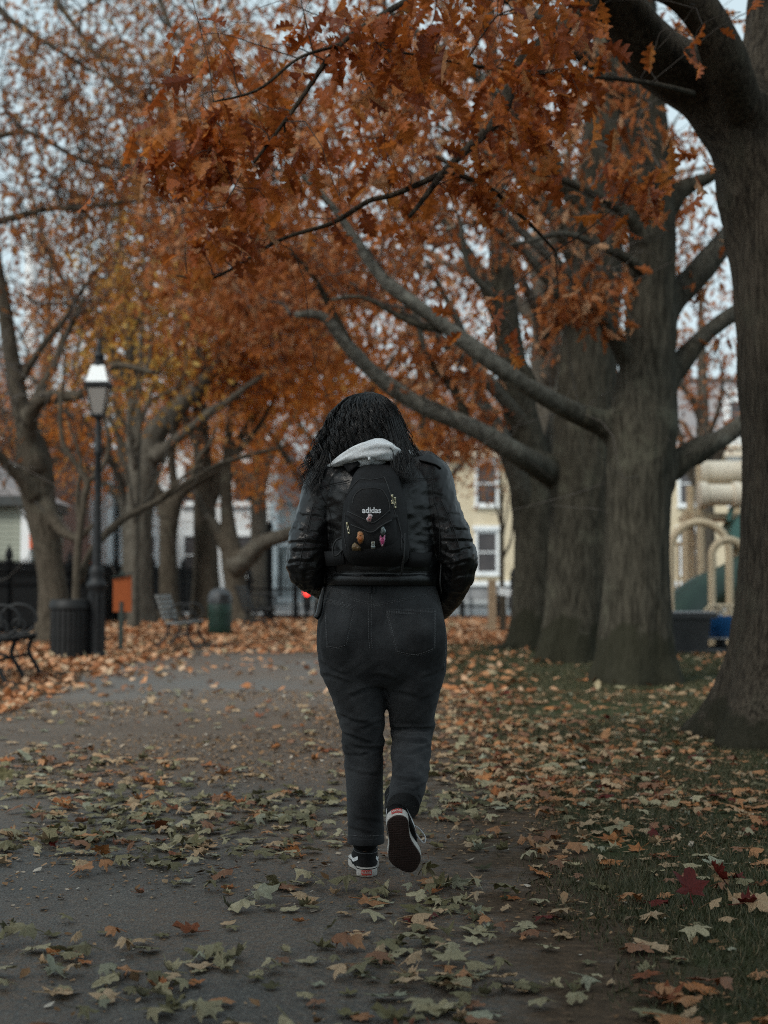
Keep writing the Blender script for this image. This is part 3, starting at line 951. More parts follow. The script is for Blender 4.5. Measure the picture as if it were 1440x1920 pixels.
M['leaf_rust'] = mat_island('oak_leaf_rust', [(0.0, (0.17, 0.036, 0.009)), (0.4, (0.33, 0.084, 0.017)), (0.8, (0.45, 0.132, 0.025)), (0.93, (0.48, 0.19, 0.05)), (1.0, (0.46, 0.26, 0.15))], rough=0.5, transl=0.55, spec=0.35, grain=18)
M['leaf_brown'] = mat_island('oak_leaf_brown', [(0.0, (0.20, 0.058, 0.018)), (0.4, (0.39, 0.120, 0.032)), (0.75, (0.50, 0.185, 0.060)), (1.0, (0.56, 0.34, 0.20))], rough=0.6, transl=0.55, spec=0.25)
M['leaf_tan'] = mat_island('leaf_tan_brown', [(0.0, (0.19, 0.066, 0.022)), (0.45, (0.38, 0.130, 0.036)), (0.8, (0.49, 0.20, 0.064)), (1.0, (0.52, 0.33, 0.16))], rough=0.6, transl=0.55, spec=0.2)
M['leaf_orange'] = mat_island('leaf_orange', [(0.0, (0.32, 0.090, 0.018)), (0.4, (0.54, 0.165, 0.026)), (0.8, (0.64, 0.225, 0.040)), (1.0, (0.64, 0.36, 0.11))], rough=0.6, transl=0.5, spec=0.2)
M['leaf_gold'] = mat_island('leaf_gold', [(0.0, (0.36, 0.15, 0.03)), (0.5, (0.50, 0.25, 0.045)), (1.0, (0.52, 0.36, 0.11))], rough=0.6, transl=0.45, spec=0.2)

def limb_bark(name, old, young_):
    """old dark bark where the limb leaves the trunk, smoother grey bark further out"""
    m = M[young_].copy(); m.name = name
    nt = m.node_tree
    b = nt.nodes['Principled BSDF']
    src = b.inputs['Base Color'].links[0].from_socket
    n = noise_node(nt, 3.0, 6, 0.65, stretch=(9, 9, 1.4))
    r = ramp(nt, [(0.36, old[0]), (0.62, old[1])])
    nt.links.new(n.outputs[0], r.inputs[0])
    at = nt.nodes.new('ShaderNodeAttribute'); at.attribute_name = 'out'
    n2 = noise_node(nt, 4.0, 3)
    ad = nt.nodes.new('ShaderNodeMath'); ad.operation = 'MULTIPLY_ADD'; ad.inputs[1].default_value = 0.9; ad.inputs[2].default_value = -0.45
    nt.links.new(n2.outputs[0], ad.inputs[0])
    a2 = nt.nodes.new('ShaderNodeMath'); a2.operation = 'ADD'
    nt.links.new(at.outputs['Fac'], a2.inputs[0]); nt.links.new(ad.outputs[0], a2.inputs[1])
    mr = nt.nodes.new('ShaderNodeMapRange'); mr.inputs[1].default_value, mr.inputs[2].default_value = 0.75, 2.3
    nt.links.new(a2.outputs[0], mr.inputs[0])
    mx = nt.nodes.new('ShaderNodeMix'); mx.data_type = 'RGBA'
    nt.links.new(mr.outputs[0], mx.inputs[0]); nt.links.new(r.outputs[0], mx.inputs[6]); nt.links.new(src, mx.inputs[7])
    nt.links.new(mx.outputs[2], b.inputs['Base Color'])
    M[name] = m
limb_bark('bark_limb_mid', ((0.019, 0.017, 0.012), (0.068, 0.061, 0.046)), 'bark_limb')

def px_line(pts):
    """[(px, py, Y, half-width in px)] -> [(x, y, z, radius)]"""
    return np.array([[*P(a, b, Y), r * Y / FPX] for a, b, Y, r in pts])

def wood(line, n, sub=5, seed=0, rough=0.06, flare=None, ridge=0.0, jitter=0.0, collar=0.0):
    """Tapered limb along LINE with uneven girth, ridges and an optional flared foot."""
    L = catmull(line, sub)
    if jitter:
        tt = np.linspace(0, 1, len(L))
        for k in range(3):
            L[:, k] += jitter * np.sin(tt * (9 + 3 * k) + seed * 1.7 + k) * np.minimum(1, tt * 4)
    dist = np.r_[0, np.cumsum(np.linalg.norm(np.diff(L[:, :3], axis=0), axis=1))]
    if collar:
        L[:, 3] *= 1 + collar * np.exp(-np.maximum(0, dist - 1.2 * L[0, 3]) / (2.2 * L[0, 3]))
    mb = MB().tube(L[:, :3], np.maximum(L[:, 3], 0.002), n)
    V, F = mb.arrays()
    m = len(L)
    body = V[:m * n].reshape(m, n, 3)
    ctr = L[:, None, :3]
    rel = body - ctr
    ang = np.linspace(0, 2 * np.pi, n, endpoint=False)[None, :]
    z = body[:, :, 2]
    k = 1 + rough * (fbm(body, 2.2, seed, 3) - 0.5) * 2
    if ridge:
        q = np.stack([np.cos(ang) * np.ones_like(z) * 2.2, np.sin(ang) * np.ones_like(z) * 2.2, z * 0.5], -1)
        k = k + ridge * (ridged(q, 3.2, seed + 3, 3) - 0.55)
    if flare:
        amt, hgt, lobes = flare
        lob = 0.55 + 0.45 * np.cos(lobes * ang + seed + 0.8 * np.sin(ang + seed))
        k = k + amt * np.exp(-np.maximum(z, 0) / hgt) * lob + 0.25 * amt * np.exp(-np.maximum(z, 0) / (hgt * 3))
    V[:m * n] = (ctr + rel * k[:, :, None]).reshape(-1, 3)
    return V, F

def batch_tubes(pts, rad, n=3):
    """pts (N, m, 3), rad (N, m)"""
    N, m, _ = pts.shape
    t = np.gradient(pts, axis=1)
    t /= np.linalg.norm(t, axis=2, keepdims=True) + 1e-9
    ref = np.array([0.31, 0.53, 0.79])
    a = np.cross(t, ref); a /= np.linalg.norm(a, axis=2, keepdims=True) + 1e-9
    b = np.cross(t, a)
    ang = np.linspace(0, 2 * np.pi, n, endpoint=False)
    V = pts[:, :, None] + rad[:, :, None, None] * (np.cos(ang)[None, None, :, None] * a[:, :, None] + np.sin(ang)[None, None, :, None] * b[:, :, None])
    idx = np.arange(N * m * n).reshape(N, m, n)
    r = np.roll(idx, -1, 2)
    q = np.stack([idx[:, :-1], r[:, :-1], r[:, 1:], idx[:, 1:]], -1).reshape(-1, 4)
    return V.reshape(-1, 3), [q]

def leaf_template(level):
    if level == 2:
        sd = np.array([(.004, -.5), (.05, -.37), (.15, -.32), (.08, -.22), (.20, -.17), (.26, -.07), (.09, .0), (.22, .08), (.26, .19), (.09, .24), (.12, .31), (.16, .40), (.06, .43), (.0, .56)])
        V, F = [], []
        for sgn in (1, -1):
            b0 = len(V)
            for k, (x, y) in enumerate(sd):
                yy_ = y + (0.02 * math.sin(k * 2.3) if sgn < 0 else 0)
                V.append((0, yy_ + .5, -0.30 * yy_ * yy_)); V.append((sgn * x * 1.1, yy_ + .5 + .06 * x, 0.42 * x - 0.30 * yy_ * yy_ + .04 * math.sin(k * 1.9)))
            for k in range(len(sd) - 1):
                q = [b0 + 2 * k, b0 + 2 * k + 1, b0 + 2 * k + 3, b0 + 2 * k + 2]
                F.append(q if sgn > 0 else q[::-1])
        return np.array(V), [np.array(F)]
    elif level == 1:
        ol = np.array([(0, .62), (.12, .42), (.06, .30), (.25, .18), (.09, .05), (.24, -.12), (.06, -.30), (.03, -.55), (-.03, -.55), (-.06, -.30), (-.23, -.10), (-.09, .06), (-.25, .2), (-.06, .32), (-.12, .44)])
    else:
        V = np.array([(0, -.5, 0), (.26, -.1, .1), (.20, .22, .05), (0, .55, .0), (-.20, .22, .05), (-.26, -.1, .1)], float)
        V[:, 1] += 0.5
        return V, [np.array([[0, 1, 2, 3], [0, 3, 4, 5]])]
    n = len(ol)
    ctr = np.array([[0, 0.25], [0, -0.15]])
    V2 = np.vstack([ol, [[0, 0.0]]])
    V = np.c_[V2, 0.35 * np.abs(V2[:, 0]) - 0.35 * V2[:, 1] ** 2]
    V[:, 1] -= V[:, 1].min()
    i = np.arange(n); j = (i + 1) % n
    return V, [np.stack([i, j, np.full(n, n)], -1)[:, ::-1]]

def leaf_frames(pos, r, down=0.8, spread=0.7):
    n = len(pos)
    ax = np.stack([r.normal(0, spread, n), r.normal(0, spread, n), -down + r.normal(0, 0.35, n)], -1)
    ax /= np.linalg.norm(ax, axis=1, keepdims=True)
    rn = r.normal(0, 1, (n, 3))
    s = np.cross(ax, rn); s /= np.linalg.norm(s, axis=1, keepdims=True)
    nn_ = np.cross(s, ax)
    return np.stack([s, ax, nn_], 2)      # columns x, y, z

def fill_leaves(tmpl, pos, Rm, sc):
    V0, F0 = tmpl
    V = np.einsum('nij,vj->nvi', Rm, V0) * sc[:, None, None] + pos[:, None, :]
    off = np.arange(len(pos))[:, None, None] * len(V0)
    return V.reshape(-1, 3), [(off + f[None]).reshape(-1, f.shape[1]) for f in F0]

def nearest(pts, targets, chunk=400):
    out = np.zeros(len(targets), int)
    for a in range(0, len(targets), chunk):
        d = ((targets[a:a + chunk, None, :] - pts[None]) ** 2).sum(2)
        out[a:a + chunk] = d.argmin(1)
    return out

def arc(a, b, r, m=7, droop=0.12, wob=0.10):
    """curves from points a to b (N,3): rise first, then reach over"""
    N = len(a)
    t = np.linspace(0, 1, m)[None, :, None]
    d = b - a
    ln = np.linalg.norm(d, axis=1)[:, None, None]
    p = a[:, None] + d[:, None] * t
    bow = (t * (1 - t)) * 4
    p = p + bow * ln * droop * np.array([0, 0, 1.0])
    w = r.normal(0, 1, (N, 1, 3)) * wob * ln
    w2 = r.normal(0, 1, (N, 1, 3)) * wob * 0.5 * ln
    return p + bow * w + np.sin(t * 2 * np.pi) * w2

def make_tree(name, label, base, trunk, limbs, crowns, bark, bark2, leafm, group=None, seed=0, level=0, leaf=0.14, per=10,
              hub_every=7, twig_r=0.006, hub_r=0.022, singles=0, twigm='twig', n_trunk=28, flare=(0.45, 0.28, 4), ridge=0.10, extra_twigs=0, cl_r=0.22, roots=None, trunk_sub=6, fuse_r=0.0, twig_len=1.0):
    r = np.random.default_rng(1000 + seed)
    t = thing(name, label, 'tree', (base[0], base[1], 0), group=group)
    tw = np.array(trunk, float)
    thick = [np.array(L, float) for L in limbs if fuse_r and L[0][3] > fuse_r]
    if thick:
        # trunk and limb feet grow into one another
        pieces = [wood(tw, n_trunk, trunk_sub, seed, 0.05, flare, 0)]
        for L in thick:
            Ls = catmull(L, 8)
            ds = np.r_[0, np.cumsum(np.linalg.norm(np.diff(Ls[:, :3], axis=0), axis=1))]
            rt = tw[np.abs(tw[:, 2] - L[0, 2]).argmin(), 3]
            cut = 2.2 * rt + 0.25
            k = max(3, int((ds < cut).sum()))
            seg = Ls[:k].copy()
            seg[:, 3] = np.minimum(seg[:, 3] * (1 + 0.30 * np.exp(-np.maximum(0, ds[:k] - .8 * rt) / (.5 * rt))) * np.clip((cut - ds[:k]) / (.3 * cut) * .06 + .94, .9, 1), max(.85 * rt, L[0, 3] * .8))
            pieces.append(wood(seg, 24, 1, seed, 0.08))
        V, F = fuse(pieces, fuse_r * 0.37, 5)
        N = vnormals(V, F)
        q = V * [1, 1, 0.14]
        V = V + N * (tw[0, 3] * ridge * (ridged(q, 4.2 / tw[0, 3], seed + 3, 3) - .55) * 0.9 + .02 * tw[0, 3] * (fbm(V, 5, seed, 3) - .5))[:, None]
        part('trunk', (V, F), M[bark], t, sharp=None)
    else:
        part('trunk', wood(tw, n_trunk, trunk_sub, seed, 0.05, flare, ridge), M[bark], t, sharp=None)
    samples = [catmull(tw, 6)[8:]]
    for k, L in enumerate(limbs):
        L = np.array(L, float)
        nn2 = 20 if L[0, 3] > 0.12 else 14 if L[0, 3] > 0.06 else 8
        lo = part('limb', wood(L, nn2, 6, seed + k, 0.20, None, 0.10, jitter=0.16 * L[0, 3], collar=0), M[bark2], t, sharp=None)
        if bark2 == 'bark_limb_mid':
            Ls = catmull(L, 6)
            ds = np.r_[0, np.cumsum(np.linalg.norm(np.diff(Ls[:, :3], axis=0), axis=1))]
            val = np.r_[np.repeat(np.minimum(ds, 3.0), nn2), ds[0], 3.0].astype(np.float32)
            at = lo.data.attributes.new('out', 'FLOAT', 'POINT')
            at.data.foreach_set('value', val)
        samples.append(catmull(L, 6)[4:])
    if roots:
        for L in roots:
            part('root', wood(np.array(L, float), 10, 5, seed, 0.15), M[bark], t, sharp=None)
    S = np.vstack(samples)
    C = []
    for c, rad, n in crowns:
        q = r.normal(0, 1, (n, 3)); q /= np.linalg.norm(q, axis=1, keepdims=True)
        q *= (r.random(n) ** 0.42)[:, None]
        C.append(np.asarray(c) + q * np.asarray(rad))
    if not C:
        return t
    C = np.vstack(C)
    mbt = MB()
    # medium branches to every so many clusters, grown outwards from the limbs
    hubs = C[r.permutation(len(C))[:max(3, len(C) // hub_every)]]
    i = nearest(S[:, :3], hubs)
    hubs_d = np.linalg.norm(hubs - S[i, :3], axis=1)
    o_ = np.argsort(hubs_d)
    pts = S[:, :3].copy(); prad = S[:, 3].copy()
    for h in o_:
        # a branch may leave an earlier branch
        d2 = ((pts - hubs[h]) ** 2).sum(1)
        # favour thick, low points a little so that branches sweep up
        j = int((d2 * (1 + 0.15 * (pts[:, 2] > hubs[h, 2]))).argmin())
        a0 = pts[j:j + 1]
        cv = arc(a0, hubs[h:h + 1], r, 8, 0.10, 0.10)[0]
        r0 = min(prad[j] * 0.8, hub_r * (0.6 + 0.35 * math.sqrt(hubs_d[h])))
        rr = np.linspace(r0, max(0.45 * r0, twig_r), 8)
        mbt.add(*batch_tubes(cv[None], rr[None], 5))
        pts = np.vstack([pts, cv[2:]]); prad = np.r_[prad, rr[2:]]
    j = nearest(pts, C)
    cv = arc(pts[j], C, r, 6, 0.06, 0.12)
    rr = np.minimum(prad[j], twig_r * 1.5)[:, None] * np.linspace(1, 0.45, 6)[None]
    mbt.add(*batch_tubes(cv, rr, 3))
    if extra_twigs:
        k = r.integers(0, len(pts), extra_twigs)
        e = pts[k] + twig_len * np.stack([r.normal(0, .55, extra_twigs), r.normal(0, .5, extra_twigs), r.normal(0.25, .45, extra_twigs)], -1)
        mbt.add(*batch_tubes(arc(pts[k], e, r, 6, 0.08, 0.12), np.minimum(prad[k], twig_r * (1.2 if twig_len == 1 else 1.7))[:, None] * np.linspace(1, 0.4, 6)[None], 3))
    part('twigs', mbt, M[twigm], t, kind='stuff', sharp=None)
    # leaves sit round the outer half of each twig
    nl = r.poisson(per, len(C))
    ci = np.repeat(np.arange(len(C)), nl)
    u = r.uniform(0.45, 1.05, len(ci)) * 5
    k0 = np.clip(u.astype(int), 0, 4); f = (u - k0)[:, None]
    pos = cv[ci, k0] * (1 - f) + cv[ci, k0 + 1] * f + r.normal(0, cl_r, (len(ci), 3)) * [1, 1, 0.7]
    Rm = leaf_frames(pos, r)
    sc = leaf * r.uniform(0.65, 1.25, len(ci))
    tm = leaf_template(level)
    single = np.zeros(0, int)
    if singles:
        q = proj(pos)
        ok = (q[:, 2] > 0.5) & (q[:, 0] > 0) & (q[:, 0] < 1440) & (q[:, 1] > 0) & (q[:, 1] < 1200)
        size = np.where(ok, sc / np.maximum(q[:, 2], 0.3), 0)
        single = np.argsort(-size)[:singles]
        single = single[size[single] > 0]
        mes = []
        for b in range(4):
            Vb = tm[0].copy()
            Vb[:, 2] += 0.12 * math.sin(b * 2.1) * Vb[:, 1] + 0.2 * (b - 1.5) * Vb[:, 0] * Vb[:, 1]
            me = mk_mesh('leaf', Vb, tm[1]); me.materials.append(M[leafm]); mes.append(me)
        w0 = wloc(t)
        for q_, s in enumerate(single):
            o = bpy.data.objects.new('leaf', mes[q_ % 4]); COL.objects.link(o); o.parent = t
            A = np.eye(4); A[:3, :3] = Rm[s] * sc[s]; A[:3, 3] = pos[s] - w0
            o.matrix_local = Matrix(A.tolist())
    keep = np.ones(len(pos), bool); keep[single] = False
    part('crown', fill_leaves(tm, pos[keep], Rm[keep], sc[keep]), M[leafm], t, kind='stuff', sharp=None)
    return t

# ---- right row, nearest first
G_R = 'oaks in the row beside the lawn'
b1 = P(1490, 1387, 9.0)
T1_trunk = px_line([(1500, 1400, 9.0, 114), (1504, 1250, 9.0, 112), (1506, 1050, 9.0, 108), (1504, 900, 9.0, 105), (1500, 700, 9.0, 108), (1492, 500, 9.0, 115), (1484, 350, 9.0, 118), (1482, 200, 9.0, 104), (1488, 50, 9.05, 88), (1494, -150, 9.1, 80), (1490, -500, 9.1, 66), (1480, -900, 9.1, 45)])
make_tree('oak_tree', 'huge dark oak nearest the walker with an arching limb and rust leaves', b1,
    T1_trunk,
    [px_line([(1480, 520, 9.0, 104), (1460, 420, 9.0, 100), (1425, 300, 8.95, 86), (1372, 205, 8.85, 70), (1300, 128, 8.7, 60), (1215, 62, 8.5, 54), (1120, -8, 8.3, 48), (980, -100, 8.0, 42), (780, -200, 7.4, 34), (560, -270, 6.8, 24), (380, -300, 6.2, 14)]),
     px_line([(1478, 470, 9.0, 84), (1446, 330, 8.96, 66), (1402, 215, 8.72, 46), (1345, 100, 8.4, 40), (1275, 15, 8.2, 36), (1190, -60, 8.0, 32), (1050, -200, 7.4, 26), (850, -400, 6.4, 18)]),
     px_line([(1300, 175, 8.3, 6), (1200, 152, 7.9, 5), (1050, 140, 7.5, 4.5), (900, 124, 7.1, 3.5), (720, 94, 6.7, 2)]),
     px_line([(1120, 0, 8.2, 20), (1040, 60, 8.0, 17), (985, 118, 7.9, 15), (962, 160, 7.8, 13), (925, 232, 7.7, 10), (830, 325, 7.5, 7), (768, 402, 7.3, 4)]),
     px_line([(980, -95, 7.9, 12), (860, -35, 7.3, 8), (740, 12, 6.9, 6.5), (640, 82, 6.7, 5.5), (560, 190, 6.6, 4.5), (478, 305, 6.5, 3)]),
     px_line([(830, 325, 7.5, 7), (740, 365, 7.5, 6), (690, 376, 7.5, 5.5), (620, 420, 7.5, 4.5), (520, 452, 7.5, 3.5), (400, 521, 7.5, 2.5), (330, 518, 7.5, 1.5)]),
     px_line([(838, 322, 7.5, 6), (905, 345, 7.6, 5), (965, 392, 7.8, 4), (1040, 470, 8.0, 2.5)]),
     px_line([(640, 82, 6.7, 4), (560, 110, 6.5, 3), (480, 170, 6.4, 2.5), (400, 190, 6.3, 1.5)]),
     px_line([(1480, -100, 9.0, 60), (1300, -420, 8.0, 46), (1000, -800, 6.2, 34), (700, -1300, 4.2, 22)])],
    [(P(330, 320, 7.0), (0.30, 0.5, 0.16), 11), (P(450, 290, 7.0), (0.42, 0.7, 0.24), 18), (P(400, 420, 7.2), (0.42, 0.5, 0.10), 9), (P(640, 200, 7.0), (0.60, 0.8, 0.36), 22), (P(860, 170, 7.1), (0.60, 0.8, 0.40), 21),
     (P(1070, 150, 7.5), (0.50, 0.7, 0.42), 17), (P(640, 380, 7.6), (0.5, 0.5, 0.16), 7), (P(720, 40, 6.8), (1.0, 1.0, 0.25), 17), (P(960, 30, 7.0), (0.8, .9, .25), 16), (P(1210, 330, 8.0), (0.18, 0.4, 0.30), 9), (P(930, 330, 7.4), (0.36, 0.4, 0.24), 9),
     (P(1330, 60, 7.6), (0.25, .3, .2), 2), (P(960, 620, 8.4), (.25, .3, .22), 3), (P(420, 130, 6.8), (.5, .6, .2), 6), ((0.4, 3.6, 5.0), (2.8, 3.6, 0.9), 240)],  # last ellipsoid: unseen overhead foliage added to shade the foreground
    'bark_near', 'bark_near', 'leaf_rust', G_R, fuse_r=0.08, seed=1, level=2, leaf=0.155, per=4.8, twig_r=0.0028, hub_r=0.007, singles=290, twigm='twig_dark', n_trunk=96, flare=(0.90, 0.32, 5), ridge=0.10, cl_r=0.10, hub_every=5, trunk_sub=12, extra_twigs=60)

b2 = P(1192, 1280, 14.0)
make_tree('oak_tree', 'stout oak with a swollen fork, second along the lawn row', b2,
    px_line([(1190, 1290, 14, 64), (1193, 1150, 14, 61), (1196, 1000, 14, 58), (1199, 880, 14, 61), (1204, 800, 14, 65), (1212, 720, 14, 56), (1219, 600, 14, 46), (1223, 450, 14, 44), (1216, 300, 14, 42), (1206, 150, 14, 36), (1198, 0, 14, 30), (1190, -200, 14, 22)]),
    [px_line([(1208, 880, 14.0, 44), (1178, 826, 14.0, 38), (1143, 800, 13.97, 27), (1100, 780, 13.85, 21), (1000, 727, 13.5, 17), (900, 671, 13.3, 15.5), (830, 620, 13.2, 14), (745, 543, 13.0, 12), (700, 482, 12.9, 10), (640, 400, 12.8, 7), (560, 330, 12.7, 4)]),
     px_line([(1205, 920, 14, 40), (1236, 880, 14.03, 33), (1264, 866, 14.1, 24), (1312, 847, 14.2, 20), (1375, 806, 14.3, 17), (1460, 735, 14.5, 14), (1560, 640, 14.8, 9)]),
     px_line([(1215, 790, 14, 36), (1240, 728, 14.03, 27), (1272, 690, 14.1, 19), (1320, 628, 14.2, 16), (1380, 588, 14.3, 14), (1470, 530, 14.6, 10)]),
     px_line([(1222, 660, 14.0, 34), (1238, 595, 14.05, 29), (1275, 545, 14.2, 25), (1335, 478, 14.3, 22), (1400, 405, 14.5, 18), (1480, 300, 14.6, 12)]),
     px_line([(1210, 780, 14, 34), (1192, 715, 13.98, 22), (1165, 655, 13.85, 15), (1120, 590, 13.7, 12), (1075, 528, 13.6, 11), (1015, 458, 13.5, 8), (900, 350, 13.3, 6), (800, 290, 13.1, 3.5)]),
     px_line([(1225, 430, 14, 26), (1262, 370, 14, 18), (1330, 330, 14, 12), (1400, 300, 14, 7)]),
     px_line([(1222, 470, 13.9, 16), (1170, 400, 13.7, 10), (1060, 335, 13.4, 7.5), (930, 300, 13.1, 5), (820, 230, 12.9, 3)]),
     px_line([(1222, 520, 13.9, 13), (1150, 470, 13.6, 8), (1050, 440, 13.3, 6), (960, 460, 13.0, 3)]),
     px_line([(1000, 727, 13.5, 12), (960, 640, 13.4, 8.5), (925, 560, 13.3, 7), (880, 500, 13.2, 5), (860, 410, 13.1, 3)]),
     px_line([(830, 620, 13.2, 8), (760, 600, 13.1, 6), (690, 560, 13.0, 4), (620, 560, 13.0, 2.5)]),
     px_line([(1210, 240, 14, 26), (1120, 120, 13.8, 18), (980, 20, 13.4, 13), (800, -60, 13, 8)])],
    [((1.2, 13.4, 5.7), (2.2, 1.8, 1.6), 125), ((-0.4, 13.0, 5.3), (2.0, 1.5, 1.1), 85), (P(1090, 570, 13.4), (.5, .6, .5), 26), ((3.0, 14.0, 5.4), (0.8, 1.4, 1.6), 30), ((1.5, 13.0, 7.6), (3.2, 3.2, 1.3), 110), (P(1300, 560, 14.4), (0.5, 0.5, 0.5), 8)],
    'bark_mid', 'bark_limb_mid', 'leaf_brown', G_R, fuse_r=0.07, seed=2, level=1, leaf=0.155, per=8, twig_r=0.005, hub_r=0.024, singles=200, n_trunk=64, flare=(0.42, 0.26, 4), ridge=0.09, cl_r=0.10, trunk_sub=10, extra_twigs=200)

b3 = P(1078, 1240, 17.8)
make_tree('oak_tree', 'broad ribbed oak trunk third along the lawn row with a long level limb', b3,
    px_line([(1072, 1246, 17.8, 60), (1084, 1130, 17.8, 58), (1090, 980, 17.8, 57), (1094, 850, 17.8, 57), (1102, 700, 17.8, 53), (1118, 500, 17.8, 47), (1130, 350, 17.8, 42), (1140, 150, 17.8, 36), (1150, -50, 17.8, 28), (1150, -250, 17.8, 20)]),
    [px_line([(1094, 960, 17.8, 44), (1070, 908, 17.8, 38), (1034, 882, 17.75, 27), (960, 846, 17.2, 21), (880, 808, 17.0, 18), (800, 764, 16.8, 16.5), (722, 702, 16.6, 15), (652, 643, 16.4, 13), (602, 603, 16.3, 10), (545, 590, 16.2, 6)]),
     px_line([(1110, 560, 17.8, 28), (1060, 430, 17.6, 20), (960, 300, 17.2, 14), (830, 180, 16.8, 9)]),
     px_line([(1130, 330, 17.8, 26), (1200, 220, 18, 18), (1290, 120, 18.2, 12)]),
     px_line([(1120, 450, 17.7, 20), (1020, 280, 17.2, 15), (880, 130, 16.6, 10), (720, 20, 16, 6)]),
     px_line([(880, 808, 17.0, 11), (855, 740, 16.9, 8), (800, 660, 16.8, 6), (770, 560, 16.7, 4)]),
     px_line([(1105, 640, 17.7, 15), (1050, 560, 17.5, 10), (985, 470, 17.3, 8), (900, 420, 17.0, 5.5), (820, 430, 16.8, 3)]),
     px_line([(655, 645, 16.4, 8), (600, 540, 16.2, 6), (540, 460, 16, 4)])],
    [((0.2, 17.4, 6.2), (3.5, 2.4, 1.9), 205), ((-1.0, 16.4, 5.0), (2.0, 1.5, 0.9), 110), (P(830, 690, 17), (.8, .7, .5), 34), ((1.0, 17.5, 8.8), (3.8, 3.0, 1.6), 130), ((3.4, 18.2, 6.0), (1.0, 1.6, 1.6), 40)],
    'bark_mid', 'bark_limb_mid', 'leaf_brown', G_R, fuse_r=0.08, seed=3, level=1, leaf=0.155, per=9, twig_r=0.006, hub_r=0.026, singles=130, n_trunk=64, flare=(0.30, 0.25, 5), ridge=0.16, cl_r=0.12, trunk_sub=10, extra_twigs=200)

b4 = P(1002, 1217, 21.0)
make_tree('oak_tree', 'leaning forked oak with a sprawling root, farthest big trunk of the lawn row', b4,
    px_line([(1000, 1222, 21, 42), (1005, 1110, 21, 41), (1006, 960, 21, 41), (994, 860, 21, 36), (972, 760, 21, 32), (955, 650, 21, 27), (942, 520, 21, 22), (932, 380, 21, 18), (925, 200, 21, 14), (920, 0, 21, 9)]),
    [px_line([(1004, 1030, 21, 38), (990, 960, 20.97, 30), (962, 880, 20.8, 19), (935, 800, 20.7, 15), (906, 742, 20.6, 12), (880, 692, 20.5, 10), (850, 600, 20.3, 7), (800, 480, 20, 4)]),
     px_line([(1000, 900, 21, 32), (992, 830, 20.97, 21), (980, 792, 20.8, 15), (940, 737, 20.6, 13), (862, 662, 20.4, 11), (762, 602, 20, 9.5), (700, 560, 19.8, 8), (620, 500, 19.5, 6), (540, 420, 19.2, 4)]),
     px_line([(1008, 1000, 21.1, 34), (1035, 880, 21.2, 26), (1055, 740, 21.4, 22), (1070, 600, 21.6, 18), (1085, 430, 21.8, 14), (1100, 250, 22, 9)]),
     px_line([(955, 640, 21, 16), (900, 520, 20.7, 12), (830, 400, 20.3, 9), (740, 300, 19.9, 6)])],
    [((-0.4, 20.5, 6.6), (3.8, 2.8, 2.2), 235), ((-1.4, 19.6, 5.0), (2.2, 1.6, 1.1), 150), (P(860, 800, 20.5), (.7, .7, .5), 34), ((0.2, 21, 9.6), (4.4, 3.4, 2.0), 160), ((3.0, 21.6, 7), (1.6, 2, 2.2), 60)],
    'bark_mid', 'bark_limb_mid', 'leaf_brown', G_R, fuse_r=0.09, seed=4, level=1, leaf=0.16, per=9.5, twig_r=0.007, hub_r=0.03, singles=0, n_trunk=48, flare=(0.42, 0.25, 3), ridge=0.05, cl_r=0.14, trunk_sub=8,
    roots=[px_line([(985, 1205, 20.8, 16), (955, 1214, 20.7, 12), (925, 1222, 20.5, 10), (895, 1228, 20.3, 6)])])

def far_oak(x, y, h, spread, tr, seed, label, leafm, n_cl, group, per=12, leaf=0.16, low=0.42, sway=0.4, bark='bark_far', extra=0, name='shade_tree'):
    r = np.random.default_rng(500 + seed)
    lx_, ly_ = r.normal(0, sway, 2)
    fork = h * r.uniform(0.22, 0.32)
    tr_l = [(x, y, -0.05, tr * 1.1), (x + 0.1 * lx_, y, fork * 0.6, tr * 0.92), (x + 0.25 * lx_, y + .1 * ly_, fork * 1.15, tr * 0.85), (x + 0.6 * lx_, y + .4 * ly_, h * 0.55, tr * 0.55), (x + lx_, y + ly_, h * 0.8, tr * 0.28), (x + lx_, y + ly_, h * .98, 0.02)]
    limbs = []
    a0 = r.uniform(0, 6.28)
    for k in range(7):
        a = a0 + k * 2.4 + r.normal(0, .3)
        z0 = fork * r.uniform(0.95, 1.9)
        sp = spread * r.uniform(0.65, 1.0)
        rise = r.uniform(0.25, 0.75) * (h - z0)
        c, s = math.cos(a), math.sin(a)
        q = [(x + .2 * lx_, y, z0, tr * .5)]
        for f, zf in ((0.25, 0.30), (0.55, 0.62), (0.8, 0.84), (1.0, 1.0)):
            q.append((x + .2 * lx_ + c * sp * f + r.normal(0, .15), y + s * sp * f, z0 + rise * zf + r.normal(0, .15), tr * (.42 - .36 * f)))
        limbs.append(q)
    z_mid = h * (low + 1) / 2
    crowns = [((x, y, z_mid), (spread, spread * 0.85, h * (1 - low) / 2), int(n_cl * .75)), ((x + lx_, y, z_mid - h * 0.12), (spread * .9, spread * .8, h * .2), int(n_cl * .25))]
    return make_tree(name, label, (x, y), tr_l, limbs, crowns, bark, bark, leafm, group, seed=seed, level=0, leaf=leaf, per=per, twig_r=0.008, hub_r=0.03, n_trunk=24, flare=(0.4, 0.3, 4), ridge=0.08, cl_r=0.24, extra_twigs=extra)

